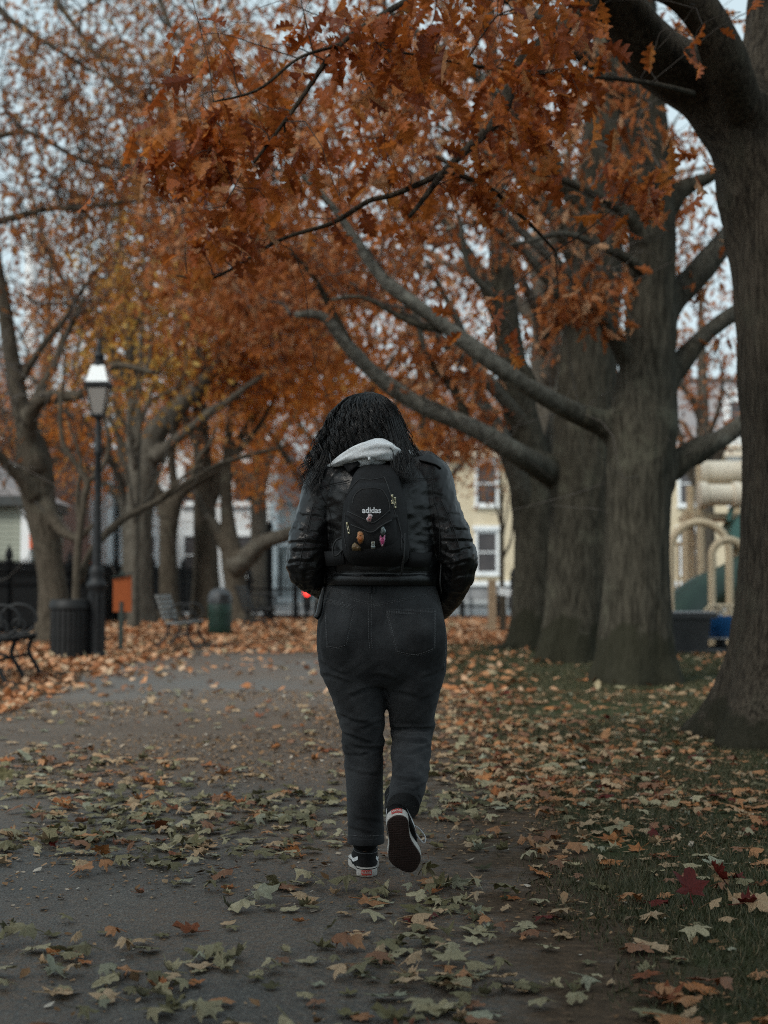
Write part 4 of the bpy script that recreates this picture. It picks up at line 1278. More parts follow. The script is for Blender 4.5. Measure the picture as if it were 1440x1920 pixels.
# ---- left row by the fence
G_L = 'trees along the iron fence'
b = P(98, 1206, 23.0)
make_tree('plane_tree', 'crooked forked tree between the black bench and the slatted bin', b,
    px_line([(100, 1212, 23, 34), (99, 1110, 23, 25), (88, 1020, 23, 26), (72, 930, 23, 31), (62, 860, 23, 33), (52, 810, 23, 22), (34, 740, 23, 17), (20, 660, 23, 15), (6, 560, 23, 13), (-20, 420, 23, 10), (-30, 250, 23, 7)]),
    [px_line([(66, 880, 22.9, 24), (52, 820, 22.7, 17), (58, 775, 22.5, 14), (85, 750, 22.3, 13), (120, 739, 22.1, 11.5), (160, 735, 21.9, 9), (210, 690, 21.8, 7), (290, 695, 21.6, 4)]),
     px_line([(66, 930, 22.8, 13), (36, 895, 22.6, 10), (0, 858, 22.4, 9), (-50, 810, 22, 7)]),
     px_line([(80, 940, 22.9, 14), (108, 985, 22.7, 10), (140, 1010, 22.5, 7), (178, 985, 22.3, 4)]),
     px_line([(30, 730, 23, 9), (70, 660, 22.8, 6), (120, 600, 22.6, 4.5), (170, 520, 22.3, 3)]),
     px_line([(-20, 420, 23, 8), (60, 398, 22.8, 6), (130, 390, 22.6, 5), (200, 384, 22.3, 4), (300, 372, 22, 2)]),
     px_line([(-30, 260, 23, 7), (60, 250, 22.7, 5), (150, 300, 22.4, 4), (240, 320, 22, 2)]),
     px_line([(-60, -60, 23, 8), (0, 18, 22.8, 6.5), (75, 75, 22.5, 5), (150, 118, 22.3, 4), (215, 156, 22, 2.5)]),
     px_line([(40, -110, 23, 7), (105, 0, 22.7, 5.5), (160, 75, 22.4, 4.5), (230, 162, 22.1, 3.5), (300, 200, 21.8, 2)]),
     px_line([(250, -120, 23, 7), (300, 0, 22.7, 5), (335, 70, 22.4, 4), (420, 130, 22.1, 2.5)]),
     px_line([(45, 790, 22.8, 11), (95, 700, 22.6, 8), (118, 640, 22.5, 6), (160, 560, 22.3, 4)])],
    [((-5.2, 22.6, 7.0), (2.6, 2.2, 1.9), 270), ((-4.8, 22.3, 9.2), (3.0, 2.4, 1.7), 300), ((-2.6, 22, 8.0), (2.2, 1.8, 1.9), 260), (P(15, 860, 23), (.5, .5, .5), 22)],
    'bark_brown', 'bark_brown', 'leaf_tan', G_L, fuse_r=0.08, seed=11, level=1, leaf=0.14, per=7, twig_r=0.009, hub_r=0.032, n_trunk=40, flare=(0.3, 0.4, 3), ridge=0.06, cl_r=0.20, extra_twigs=420, twig_len=1.9, singles=60)
b = P(146, 1190, 19.6)
make_tree('young_tree', 'slender bare stems curling up behind the street lamp', b,
    px_line([(142, 1226, 19.6, 9), (143, 1103, 19.6, 8), (147, 1020, 19.6, 7.5), (157, 937, 19.6, 7), (163, 903, 19.6, 6.5), (135, 860, 19.6, 5), (117, 825, 19.6, 4.5), (113, 760, 19.6, 3.5), (122, 680, 19.6, 2.5), (110, 600, 19.6, 1.5)]),
    [px_line([(150, 1090, 19.7, 8), (162, 1052, 19.8, 7.5), (182, 1022, 19.9, 7.5), (233, 973, 20.2, 7), (300, 936, 20.6, 6.5), (360, 898, 21, 6), (417, 870, 21.3, 5), (470, 852, 21.6, 4), (540, 835, 22, 2.5)]),
     px_line([(163, 905, 19.6, 5.5), (190, 880, 19.6, 5), (202, 850, 19.6, 4.5), (203, 815, 19.6, 4), (193, 770, 19.6, 3), (205, 700, 19.6, 2)]),
     px_line([(360, 897, 21, 5), (372, 860, 21, 4), (395, 830, 21, 3.2), (405, 800, 21, 2)]),
     px_line([(300, 935, 20.6, 4), (350, 890, 20.6, 3), (380, 870, 20.6, 2)]),
     px_line([(150, 1000, 19.6, 5), (146, 930, 19.6, 4.5), (150, 860, 19.6, 3.5), (128, 790, 19.6, 2.5)])],
    [(P(160, 700, 19.8), (0.7, 0.7, 0.9), 26), (P(420, 800, 21.5), (0.8, .7, .4), 24)], 'bark_brown', 'bark_brown', 'leaf_tan', None, seed=12, level=1, leaf=0.11, per=3, twig_r=0.003, hub_r=0.008, n_trunk=16, flare=None, ridge=0, cl_r=0.14, extra_twigs=40)
b = P(258, 1172, 33.0)
make_tree('shade_tree', 'thick leaning trunk directly behind the orange notice board', b,
    px_line([(258, 1178, 33, 29), (257, 1080, 33, 27), (260, 980, 33, 25), (268, 900, 33, 26), (285, 825, 33, 23), (318, 780, 33, 20), (355, 742, 33, 16), (395, 700, 33, 13), (450, 620, 33, 9), (480, 520, 33, 6)]),
    [px_line([(264, 930, 33, 22), (254, 830, 33, 15), (246, 720, 33, 12), (236, 600, 33, 9), (225, 430, 33, 6), (260, 250, 33, 4)]),
     px_line([(290, 860, 32.8, 12), (350, 806, 32.6, 9), (400, 770, 32.4, 8), (430, 750, 32.3, 6), (500, 700, 32, 4)]),
     px_line([(246, 720, 33, 10), (170, 600, 32.6, 7), (90, 470, 32.2, 5), (40, 300, 32, 3)]),
     px_line([(240, 640, 33, 9), (300, 480, 32.7, 7), (350, 330, 32.4, 5), (330, 150, 32, 3)]),
     px_line([(395, 700, 33, 9), (350, 600, 32.6, 6), (330, 480, 32.3, 4)])],
    [((-5.4, 32.5, 8.0), (3.4, 2.5, 2.6), 330), ((-5.0, 32, 11.6), (4.2, 3, 2.6), 390), ((-2.6, 32, 7.4), (2.8, 2, 1.9), 220)],
    'bark_far', 'bark_far', 'leaf_tan', G_L, fuse_r=0.12, seed=13, level=0, leaf=0.17, per=9, twig_r=0.009, hub_r=0.03, n_trunk=32, ridge=0.07, cl_r=0.24, extra_twigs=260, twig_len=1.8)
b = P(318, 1166, 35.0)
make_tree('shade_tree', 'brown Y-forked trunk behind the pale slatted bench', b,
    px_line([(318, 1170, 35, 20), (316, 1090, 35, 17), (315, 1010, 35, 16.5), (320, 962, 35, 18), (335, 930, 35, 13), (365, 905, 35, 10), (410, 880, 35, 8), (470, 820, 35, 6), (520, 740, 35, 4)]),
    [px_line([(316, 975, 35, 15), (300, 935, 35, 11), (272, 890, 35, 8), (230, 830, 35, 6), (180, 740, 35, 4)]),
     px_line([(330, 935, 35, 9), (322, 850, 35, 7), (340, 740, 35, 5), (330, 640, 35, 3)])],
    [((-5.0, 35, 6.6), (2.4, 2, 1.6), 120), ((-3.4, 34.6, 7.4), (2.4, 2.2, 2.0), 150), ((-4, 35, 9.6), (3, 2.6, 1.6), 110)],
    'bark_brown', 'bark_brown', 'leaf_orange', G_L, fuse_r=0.1, seed=14, level=0, leaf=0.17, per=10, twig_r=0.009, hub_r=0.028, n_trunk=24, ridge=0.06, cl_r=0.24)
b = P(386, 1164, 36.0)
make_tree('shade_tree', 'straight brown trunk immediately behind the dome-topped green bin', b,
    px_line([(387, 1168, 36, 28), (386, 1060, 36, 23), (384, 960, 36, 21), (380, 860, 36, 17), (372, 720, 36, 13), (365, 560, 36, 8), (360, 400, 36, 4)]),
    [px_line([(384, 960, 36, 14), (420, 880, 36, 10), (470, 790, 36, 7), (540, 700, 36, 4)]), px_line([(378, 840, 36, 11), (330, 760, 36, 8), (270, 690, 36, 5)]),
     px_line([(372, 740, 36, 9), (430, 620, 36, 7), (480, 500, 36, 4)])],
    [((-4.4, 36, 7.8), (3.0, 2.4, 2.4), 200), ((-2.6, 35.5, 6.6), (2.2, 2, 1.6), 130)],
    'bark_brown', 'bark_brown', 'leaf_orange', G_L, seed=15, level=0, leaf=0.17, per=11, twig_r=0.009, hub_r=0.028, n_trunk=24, ridge=0.06, cl_r=0.24)
b = P(444, 1166, 34.0)
make_tree('shade_tree', 'short dark trunk with a thick limb reaching towards the walker', b,
    px_line([(446, 1172, 34, 24), (442, 1100, 34, 20), (437, 1050, 34, 22), (430, 1000, 34, 15), (424, 920, 34, 11), (430, 800, 34, 8), (450, 660, 34, 5)]),
    [px_line([(438, 1065, 33.9, 24), (470, 1040, 33.7, 17), (508, 1014, 33.5, 14), (552, 993, 33.3, 12), (610, 972, 33, 10), (690, 930, 32.5, 7), (780, 860, 32, 4)]),
     px_line([(432, 1030, 34, 14), (400, 985, 34, 9), (370, 930, 34, 6)])],
    [((-3.0, 33.6, 6.0), (2.2, 1.8, 1.4), 90), ((-1.6, 33, 6.8), (2.2, 2, 1.8), 140), ((-3.2, 33.8, 8.6), (2.8, 2.4, 1.6), 110)],
    'bark_brown', 'bark_far', 'leaf_orange', G_L, fuse_r=0.1, seed=16, level=0, leaf=0.17, per=11, twig_r=0.009, hub_r=0.028, n_trunk=24, ridge=0.05, cl_r=0.24)

# ---- further off, beyond the street end of the path and behind the playground
G_F = 'orange trees beyond the end of the path'
for k, (x, y, h, s, tr, lab, lm, n) in enumerate((
    (-1.6, 40.5, 11.0, 4.2, 0.30, 'orange tree past the end of the path straight ahead of the walker', 'leaf_orange', 620),
    (-7.6, 43.5, 11.5, 4.6, 0.32, 'orange tree behind the fence beyond the thick leaning trunk', 'leaf_orange', 560),
    (1.6, 44.0, 12.0, 4.2, 0.30, 'orange tree at the street corner before the yellow house', 'leaf_orange', 560),
    (-4.4, 50.5, 12.5, 4.6, 0.34, 'tall orange tree in front of the white house', 'leaf_orange', 560),
    (-11.5, 47.0, 13.0, 5.0, 0.36, 'brown tree rising over the brick house', 'leaf_tan', 330),
    (-13.5, 34.0, 14.0, 4.4, 0.36, 'tan tree standing behind the clapboard house', 'leaf_tan', 260),
    (8.6, 38.0, 10.5, 3.2, 0.28, 'rust tree behind the playground tower', 'leaf_brown', 190),
    (3.4, 29.5, 13.0, 4.0, 0.38, 'rust oak hidden behind the leaning forked oak', 'leaf_brown', 330),
)):
    far_oak(x, y, h, s, tr, 40 + k, lab, lm, n, G_F if lm == 'leaf_orange' else None, extra=60 if lm == 'leaf_tan' else 0, low=0.24 if y > 39 else 0.42)
far_oak(-5.1, 29.0, 8.8, 1.7, 0.10, 61, 'golden young tree behind the street lamp', 'leaf_gold', 170, None, per=8, low=0.5, sway=0.2, name='young_tree')

# ---- the bare sapling tied to its stake
b = P(941, 1190, 27.0)
make_tree('sapling', 'thin upright sapling with bare brown twigs beside the wooden stake', b,
    px_line([(941, 1192, 27, 4), (941, 1090, 27, 4.5), (941, 1000, 27, 4), (940, 930, 27, 3), (938, 880, 27, 1.5)]),
    [px_line([(941, 1050, 27, 3), (957, 1015, 27, 2.2), (962, 970, 27, 1.5), (964, 930, 27, .8)]), px_line([(941, 990, 27, 2.5), (930, 950, 27, 1.6), (924, 910, 27, .8)]),
     px_line([(941, 1010, 27, 2.2), (950, 970, 27, 1.5), (953, 920, 27, .8)]), px_line([(940, 960, 27, 2), (946, 915, 27, 1.2), (948, 870, 27, .7)])],
    [(P(943, 930, 27), (0.22, 0.2, 0.6), 34)], 'bark_brown', 'bark_brown', 'leaf_tan', None, seed=21, level=0, leaf=0.06, per=0.6, twig_r=0.004, hub_r=0.008, n_trunk=12, flare=None, ridge=0, cl_r=0.1)

# ---- unseen trees, added to carry the avenue on and shade the foreground
for k, (x, y, h, s, lab) in enumerate(((3.1, -1.6, 10.5, 4.6, 'unseen shade oak added to the lawn row just behind the photographer'), (-4.7, -0.8, 10.0, 4.4, 'unseen shade tree added to the fence row just behind the photographer'),
        (3.4, -9.0, 11.0, 5.0, 'unseen shade oak added to the lawn row well behind the photographer'), (-4.6, -8.5, 11.0, 5.0, 'unseen shade tree added to the fence row well behind the photographer'))):
    far_oak(x, y, h, s, 0.36, 80 + k, lab, 'leaf_rust', 230, None, per=14, leaf=0.30, low=0.36, sway=0.2)
# ================================================================== houses
def clap_mat(name, c1, c2, pitch):
    m, nt, b = new_mat(name)
    n = noise_node(nt, 1.2, 4)
    r = ramp(nt, [(0.35, c1), (0.65, c2)])
    nt.links.new(n.outputs[0], r.inputs[0]); nt.links.new(r.outputs[0], b.inputs['Base Color'])
    b.inputs['Roughness'].default_value = 0.75
    tc = nt.nodes.new('ShaderNodeTexCoord')
    wv = nt.nodes.new('ShaderNodeTexWave'); wv.bands_direction = 'Z'; wv.wave_profile = 'SAW'
    wv.inputs['Scale'].default_value = 1.0 / pitch / 20 * 6.2832
    nt.links.new(tc.outputs['Object'], wv.inputs['Vector'])
    bump(nt, b, wv.outputs[0], 0.6, 0.02)
    return m
M['yellow_clap'] = clap_mat('yellow_clapboard', (0.56, 0.475, 0.33), (0.64, 0.55, 0.40), 0.12)
M['white_clap'] = clap_mat('white_clapboard', (0.72, 0.75, 0.76), (0.80, 0.82, 0.83), 0.12)
M['sage'] = mat_noise('sage_clapboard', (0.24, 0.26, 0.215), (0.30, 0.32, 0.265), 3, 0.75, 0, 0.1)
M['brick'] = mat_noise('old_brick', (0.16, 0.085, 0.062), (0.24, 0.13, 0.10), 6, 0.85, 0, 0.3)
M['granite'] = mat_noise('granite', (0.20, 0.20, 0.205), (0.28, 0.28, 0.285), 2, 0.85, 0, 0.2)
M['slate'] = mat_noise('grey_slate', (0.22, 0.21, 0.22), (0.34, 0.325, 0.33), 3, 0.7, 0, 0.4, stretch=(1, 1, 6))
M['dark_trim'] = mat_noise('dark_trim', (0.03, 0.035, 0.035), (0.05, 0.055, 0.055), 4, 0.6)

def window(parent, x, z, w, h, y, fr=0.13, sill=True, hood=False, mullion=True):
    """window in a wall that faces the park (-y) at plane y"""
    f = MB()
    f.box((x - w / 2 - fr / 2, y - .03, z + h / 2), (fr, .14, h + 2 * fr)).box((x + w / 2 + fr / 2, y - .03, z + h / 2), (fr, .14, h + 2 * fr))
    f.box((x, y - .031, z + h + fr / 2), (w, .14, fr)).box((x, y - .031, z - fr / 2), (w, .14, fr))
    if mullion:
        f.box((x, y - .025, z + h / 2), (w, .06, .06))
    fo = part('window', f, M['white_paint'], parent, smooth=False)
    # children of the window are given in the window's own space (same origin)
    part('pane', MB().box((x, y - .008, z + h / 2), (w, .012, h)), M['dark_glass'], fo, smooth=False)
    if sill:
        part('sill', MB().box((x, y - .06, z - fr - .035), (w + 2 * fr + .12, .24, .07)), M['white_paint'], fo, smooth=False)
    if hood:
        part('lintel', MB().box((x, y - .07, z + h + fr + .10), (w + 2 * fr + .2, .26, .2)), M['white_paint'], fo, smooth=False)
    return fo

# the yellow house across the street
HX0, HX1, HY, HD = -1.4, 21.0, 66.0, 12.0
hs = thing('house', 'long yellow clapboard house with white window frames and grey mansard roof', 'house', (8, HY, 0))
part('foundation', MB().box(((HX0 + HX1) / 2, HY + HD / 2, .35), (HX1 - HX0 + .1, HD, .9)), M['granite'], hs, smooth=False)
part('water_table', MB().box(((HX0 + HX1) / 2, HY + HD / 2, .90), (HX1 - HX0 + .3, HD + .3, .22)), M['white_paint'], hs, smooth=False)
part('wall', MB().box(((HX0 + HX1) / 2, HY + HD / 2 + .05, 3.9), (HX1 - HX0, HD, 5.78)), M['yellow_clap'], hs, smooth=False)
part('cornice', MB().box(((HX0 + HX1) / 2, HY + HD / 2 - .1, 6.97), (HX1 - HX0 + .8, HD + .8, .36)).box(((HX0 + HX1) / 2, HY + HD / 2 - .1, 7.2), (HX1 - HX0 + 1.1, HD + 1.1, .1)), M['cream'], hs, smooth=False)
rf = MB().box(((HX0 + HX1) / 2, HY + HD / 2 + .1, 8.85), (HX1 - HX0 + .2, HD, 3.2), taper=0.90)
rfo = part('roof', rf, M['slate'], hs, smooth=False)
part('roof_edge', MB().box(((HX0 + HX1) / 2, HY + HD / 2 + .1, 10.5), ((HX1 - HX0) * .92, HD * .92, .16)), M['dark_trim'], rfo, smooth=False)
for k in range(9):
    x = 0.05 + 2.36 * k
    window(hs, x, 1.45, .86, 1.80, HY + .05, hood=True)
    window(hs, x, 4.62, .86, 1.84, HY + .05, hood=True)
for k in range(4):
    x = 2.4 + 2.36 * 2 * k + (2.36 if k else 0) - 2.36
    d = MB().box((x, HY + .9, 8.55), (1.35, 1.9, 2.4)).box((x, HY + .85, 9.85), (1.75, 2.2, .22))
    do = part('dormer', d, M['white_paint'], hs, smooth=False)
    part('pane', MB().box((x, HY - .06, 8.5), (.82, .02, 1.7)), M['dark_glass'], do, smooth=False)
    part('window_frame', MB().box((x - .5, HY - .07, 8.5), (.14, .1, 1.9)).box((x + .5, HY - .07, 8.5), (.14, .1, 1.9)).box((x, HY - .071, 9.42), (.86, .1, .14)).box((x, HY - .071, 7.6), (.86, .1, .12)).box((x, HY - .075, 8.45), (.82, .06, .06)), M['white_paint'], do, smooth=False)

# the white house, mostly hidden by trunks
W0, W1, WY = -10.6, -4.6, 57.0
wh = thing('house', 'white clapboard house seen in gaps between the dark trunks', 'house', (-7, WY, 0))
part('foundation', MB().box(((W0 + W1) / 2, WY + 5, .3), (W1 - W0 + .1, 10, .7)), M['granite'], wh, smooth=False)
part('wall', MB().box(((W0 + W1) / 2, WY + 5.05, 3.65), (W1 - W0, 10, 6)), M['white_clap'], wh, smooth=False)
part('cornice', MB().box(((W0 + W1) / 2, WY + 5, 6.8), (W1 - W0 + .7, 10.7, .3)), M['white_paint'], wh, smooth=False)
gp = np.array([[W0 - .5, 6.95], [W1 + .5, 6.95], [(W0 + W1) / 2, 9.6]])
part('roof', MB().prism(gp, 11, [[1, 0, 0], [0, 0, 1], [0, 1, 0]], (0, WY - .4, 0)), M['slate'], wh, smooth=False)
for x in (-9.6, -7.6, -5.6):
    window(wh, x, 1.3, .8, 1.5, WY + .05); window(wh, x, 4.2, .8, 1.5, WY + .05)
ph = thing('house', 'small grey white porch house at the street corner behind the iron gate', 'house', (-5, 62, 0))
part('wall', MB().box((-4.1, 65, 2.2), (4.6, 6, 4.4)), mat_noise('grey_clapboard', (0.36, 0.38, 0.38), (0.44, 0.46, 0.46), 3, 0.75), ph, smooth=False)
part('roof', MB().prism(np.array([[-6.8, 4.4], [-1.4, 4.4], [-4.1, 6.6]]), 7, [[1, 0, 0], [0, 0, 1], [0, 1, 0]], (0, 61.6, 0)), M['slate'], ph, smooth=False)
po = part('porch', MB().box((-4.9, 61.4, .15), (2.6, 1.6, .3)), M['white_paint'], ph, smooth=False)
part('porch_roof', MB().box((-4.9, 61.4, 2.62), (2.6, 1.6, .22)), M['white_paint'], po, smooth=False)
for x in (-6.0, -3.8):
    part('post', MB().box((x, 60.75, 1.4), (.16, .16, 2.2)), M['white_paint'], po, smooth=False)
part('door', MB().box((-4.9, 61.97, 1.2), (.9, .06, 2.0)), M['dark_trim'], ph, smooth=False)

# brick house on the street behind the fence
bh = thing('house', 'reddish brick house wall behind the crooked tree', 'house', (-14, 50, 0))
part('wall', MB().box((-15.0, 53, 3.5), (6.8, 6, 7)), M['brick'], bh, smooth=False)
part('roof', MB().prism(np.array([[-18.8, 7], [-11.2, 7], [-15, 10.2]]), 6.8, [[1, 0, 0], [0, 0, 1], [0, 1, 0]], (0, 49.6, 0)), M['slate'], bh, smooth=False)
for x in (-13.1, -15.4):
    window(bh, x, 1.2, .9, 1.6, 50.0); window(bh, x, 4.3, .9, 1.6, 50.0)
wb = thing('house', 'narrow white side of a house beyond the orange notice board', 'house', (-10.9, 56, 0))
part('wall', MB().box((-11.85, 58, 3), (1.9, 4, 6)), M['white_clap'], wb, smooth=False)
part('roof', MB().box((-11.85, 58, 6.15), (2.2, 4.4, .3)), M['slate'], wb, smooth=False)
part('door', MB().box((-11.6, 55.97, 1.3), (.6, .07, 2.2)), mat_noise('orange_door', (0.42, 0.10, 0.03), (0.5, 0.13, 0.04), 4, .6), wb, smooth=False)

# sage clapboard house at the fence, its white corner board towards the path
sh = thing('house', 'sage green clapboard house with a tall white corner board', 'house', (-8.5, 31, 0))
part('wall', MB().box((-9.9, 33.0, 1.32), (4.0, 4.0, 2.64)), M['sage'], sh, smooth=False)
sl = None
for k in range(19):
    z = 0.45 + k * 0.118
    if sl is None:
        V = MB().box((0, 0, 0), (3.98, .03, .125), M=Matrix.Rotation(R(-7), 3, 'X'))
        sl = mk_mesh('clapboard', *V.arrays(), smooth=False); sl.materials.append(M['sage'])
    c = bpy.data.objects.new('clapboard', sl); COL.objects.link(c); c.parent = sh
    c.location = (-9.9 + 8.5, 30.98 - 31, z)
part('corner_board', MB().box((-7.79, 30.98, 1.29), (.22, .12, 2.58)), M['white_paint'], sh, smooth=False)
part('eave', MB().box((-9.95, 32.9, 2.74), (4.3, 4.4, .2)), M['dark_trim'], sh, smooth=False)
part('roof', MB().prism(np.array([[-12.3, 2.85], [-7.75, 2.85], [-10.0, 4.1]]), 4.6, [[1, 0, 0], [0, 0, 1], [0, 1, 0]], (0, 30.7, 0)), M['slate'], sh, smooth=False)
bn = thing('banner', 'bright orange banner hanging beside the white corner board', 'banner', (-7.55, 30.5, 0))
part('cloth', MB().box((-7.58, 30.6, 2.0), (.10, .02, .60)), mat_noise('orange_cloth', (0.62, 0.12, 0.05), (0.7, 0.16, 0.07), 3, .8), bn, smooth=False)
part('pole', MB().tube([(-7.645, 30.62, 0), (-7.645, 30.62, 2.4)], .018, 8), M['white_paint'], bn)

st = thing('mast', 'tall pale white mast rising behind the crooked tree', 'mast', (*P(58, 1140, 48)[:2], 0))
q0, q1 = P(60, 1140, 48), P(57, 410, 48)
part('shaft', MB().tube([(q0[0], 48, 0), (q0[0], 48, 6), (q1[0], 48, q1[2])], [.30, .27, .20], 12), M['white_paint'], st)
part('cap', MB().lathe([(.26, 0), (.26, .12), (.12, .5), (.02, 1.0)], (q1[0], 48, q1[2]), 12), M['white_paint'], st)

# ================================================================== fences
def picket_mesh(h, r, name='picket'):
    mb = MB().box((0, 0, h / 2), (2 * r, 2 * r, h))
    mb.lathe([(r * .9, h), (r * 2.2, h + .04), (r * .9, h + .07), (r * 1.7, h + .11), (r * .6, h + .2), (.001, h + .27)], n=6)
    me = mk_mesh(name, *mb.arrays(), smooth=True, sharp=40)
    return me
def fence(name, label, A, B, h, pitch, r, mat, group=None, post_every=18, post_h=None, rails=(0.12, 0.84)):
    A, B = np.array(A, float), np.array(B, float)
    L = np.linalg.norm(B - A); d = (B - A) / L
    t = thing(name, label, 'fence', (A[0], A[1], 0), group=group)
    me = picket_mesh(h, r); me.materials.append(mat)
    pm = MB().box((0, 0, (post_h or h * 1.05) / 2), (.13, .13, post_h or h * 1.05)).lathe([(.09, 0), (.10, .05), (.05, .09), (.085, .15), (.06, .24), (.005, .36)], (0, 0, post_h or h * 1.05), 8)
    pme = mk_mesh('post', *pm.arrays(), smooth=True, sharp=40); pme.materials.append(mat)
    n = int(L / pitch)
    a = math.atan2(d[1], d[0])
    for k in range(n + 1):
        p = d * pitch * k
        o = bpy.data.objects.new('post' if k % post_every == 0 else 'picket', pme if k % post_every == 0 else me)
        COL.objects.link(o); o.parent = t; o.location = (p[0], p[1], 0); o.rotation_euler = (0, 0, a)
    for f in rails:
        m_ = MB().box((L / 2, 0, h * f), (L, .035, .05))
        o = part('rail', m_, mat, t, ws=False, smooth=False); o.rotation_euler = (0, 0, a)
    return t
FA, FB = (-7.35, 20.5), (-5.9, 44.0)
fence('iron_fence', 'tall black iron picket fence along the side of the park', FA, FB, 1.18, .125, .020, M['iron_dark'], post_every=16, post_h=1.32, rails=(.10, .80, .97))
fence('iron_fence', 'thin low railings across the street end of the path', (-3.5, 37.0), (-0.6, 37.0), .95, .12, .012, M['iron'], post_every=10, post_h=1.0)
fence('iron_fence', 'short run of low railings beyond the wooden stake', (3.35, 37.0), (4.9, 37.0), .95, .11, .012, M['iron'], post_every=14, post_h=1.0)
fence('iron_fence', 'low two-rail barrier at the kerb near the bollard', (0.2, 37.2), (3.0, 37.2), .38, .7, .014, M['iron'], post_every=2, post_h=.4, rails=(.9,))
g = thing('gate_post', 'tall black iron gate post at the end of the fence', 'post', (*P(505, 1160, 36)[:2], 0))
gx_ = P(505, 1160, 36)[0]
part('shaft', MB().box((gx_, 36, 1.1), (.15, .15, 2.2)), M['iron_dark'], g, smooth=False)
part('base', MB().box((gx_, 36, .1), (.26, .26, .2)), M['iron_dark'], g, smooth=False)
part('cap', MB().lathe([(.12, 0), (.13, .06), (.06, .1), (.09, .2), (.01, .36)], (gx_, 36, 2.2), 10), M['iron_dark'], g)

# ================================================================== street lamp
lx0, ly0 = P(180, 1235, 18.4)[:2]
la = thing('street_lamp', 'black iron street lamp with a four-sided lantern and milky glass', 'street lamp', (lx0, ly0, 0))
c0 = (lx0, ly0, 0)
part('base', MB().lathe([(.125, 0), (.125, .08), (.105, .10), (.102, .86), (.115, .90), (.135, .93), (.135, .96), (.10, 1.0), (.085, 1.06), (.095, 1.10), (.095, 1.14), (.07, 1.20)], c0, 20), M['lamp_iron'], la)
fl = MB()
for k in range(10):
    a = k * 2 * math.pi / 10
    fl.tube([(lx0 + .102 * math.cos(a), ly0 + .102 * math.sin(a), .12), (lx0 + .100 * math.cos(a), ly0 + .100 * math.sin(a), .84)], .016, 6)
part('flute', fl, M['lamp_iron'], la, kind='stuff')
part('post', MB().lathe([(.062, 1.18), (.046, 2.1), (.042, 2.62), (.055, 2.64), (.058, 2.70), (.046, 2.73), (.040, 3.02), (.034, 3.12)], c0, 16), M['lamp_iron'], la)
ln = part('lantern', MB().lathe([(.072, 3.12), (.085, 3.14), (.085, 3.17)], c0, 4, square=True), M['lamp_iron'], la, smooth=False)
bars, zb, zt, rb, rt = MB(), 3.16, 3.52, .072, .135
for sx in (-1, 1):
    for sy in (-1, 1):
        bars.tube([(lx0 + sx * rb, ly0 + sy * rb, zb), (lx0 + sx * rt, ly0 + sy * rt, zt)], .011, 6)
part('lantern_frame', bars, M['lamp_iron'], la)
part('lantern_band', MB().lathe([(.132, 3.50), (.152, 3.52), (.156, 3.56), (.148, 3.58)], c0, 4, square=True), M['lamp_iron'], la, smooth=False)
m, nt, b_ = new_mat('milky_glass'); b_.inputs['Base Color'].default_value = (.50, .47, .44, 1); b_.inputs['Roughness'].default_value = .25; b_.inputs['Transmission Weight'].default_value = .5; M['milk'] = m
m, nt, b_ = new_mat('opal_glass'); b_.inputs['Base Color'].default_value = (.80, .83, .84, 1); b_.inputs['Roughness'].default_value = .18; b_.inputs['Coat Weight'].default_value = 0.4; M['opal'] = m
def quad_part(name, pts, mat, parent, th=.004):
    p = np.array(pts, float)
    nrm = np.cross(p[1] - p[0], p[3] - p[0]); nrm /= np.linalg.norm(nrm)
    V = np.vstack([p, p - nrm * th])
    F = np.array([(0, 1, 2, 3), (7, 6, 5, 4), (0, 4, 5, 1), (1, 5, 6, 2), (2, 6, 7, 3), (3, 7, 4, 0)])
    return part(name, (V, [F]), mat, parent, smooth=False)
for k in range(4):
    a = k * math.pi / 2
    def rt_(x, y, z):
        return (lx0 + x * math.cos(a) - y * math.sin(a), ly0 + x * math.sin(a) + y * math.cos(a), z)
    quad_part('pane', [rt_(-rb + .01, -rb, zb + .01), rt_(rb - .01, -rb, zb + .01), rt_(rt - .012, -rt + .002, zt - .02), rt_(-rt + .012, -rt + .002, zt - .02)], M['milk'], la)
    quad_part('roof_pane', [rt_(-.143, -.143, 3.582), rt_(.143, -.143, 3.582), rt_(.082, -.082, 3.80), rt_(-.082, -.082, 3.80)], M['opal'], la)
part('mantle', MB().lathe([(.02, 3.17), (.03, 3.25), (.042, 3.33), (.03, 3.42), (.012, 3.46)], c0, 12), M['opal'], la)
part('cap', MB().lathe([(.090, 3.795), (.090, 3.83), (.062, 3.85), (.062, 3.91), (.074, 3.93), (.05, 3.96), (.03, 4.0), (.04, 4.04), (.03, 4.08), (.008, 4.14)], c0, 14), M['lamp_iron'], la)

# ================================================================== litter bins, notice board
bx0, by0 = P(129, 1236, 18.3)[:2]
lb = thing('litter_bin', 'round black slatted litter bin standing against the street lamp', 'litter bin', (bx0, by0, 0))
me = mk_mesh('slat', *MB().box((0, 0, .36), (.048, .012, .66)).arrays(), smooth=False); me.materials.append(M['bin_dark'])
for k in range(22):
    a = k * 2 * math.pi / 22
    o = bpy.data.objects.new('slat', me); COL.objects.link(o); o.parent = lb
    o.location = (.232 * math.cos(a), .232 * math.sin(a), 0); o.rotation_euler = (0, 0, a + math.pi / 2)
part('liner', MB().lathe([(.215, .05), (.215, .66)], (bx0, by0, 0), 24), M['black_plastic'], lb)
part('base', MB().lathe([(.225, 0), (.225, .05)], (bx0, by0, 0), 24), M['bin_dark'], lb)
part('rim', MB().lathe([(.238, .64), (.255, .65), (.258, .70), (.245, .72), (.235, .765), (.19, .77), (.18, .74)], (bx0, by0, 0), 28), M['bin_dark'], lb)

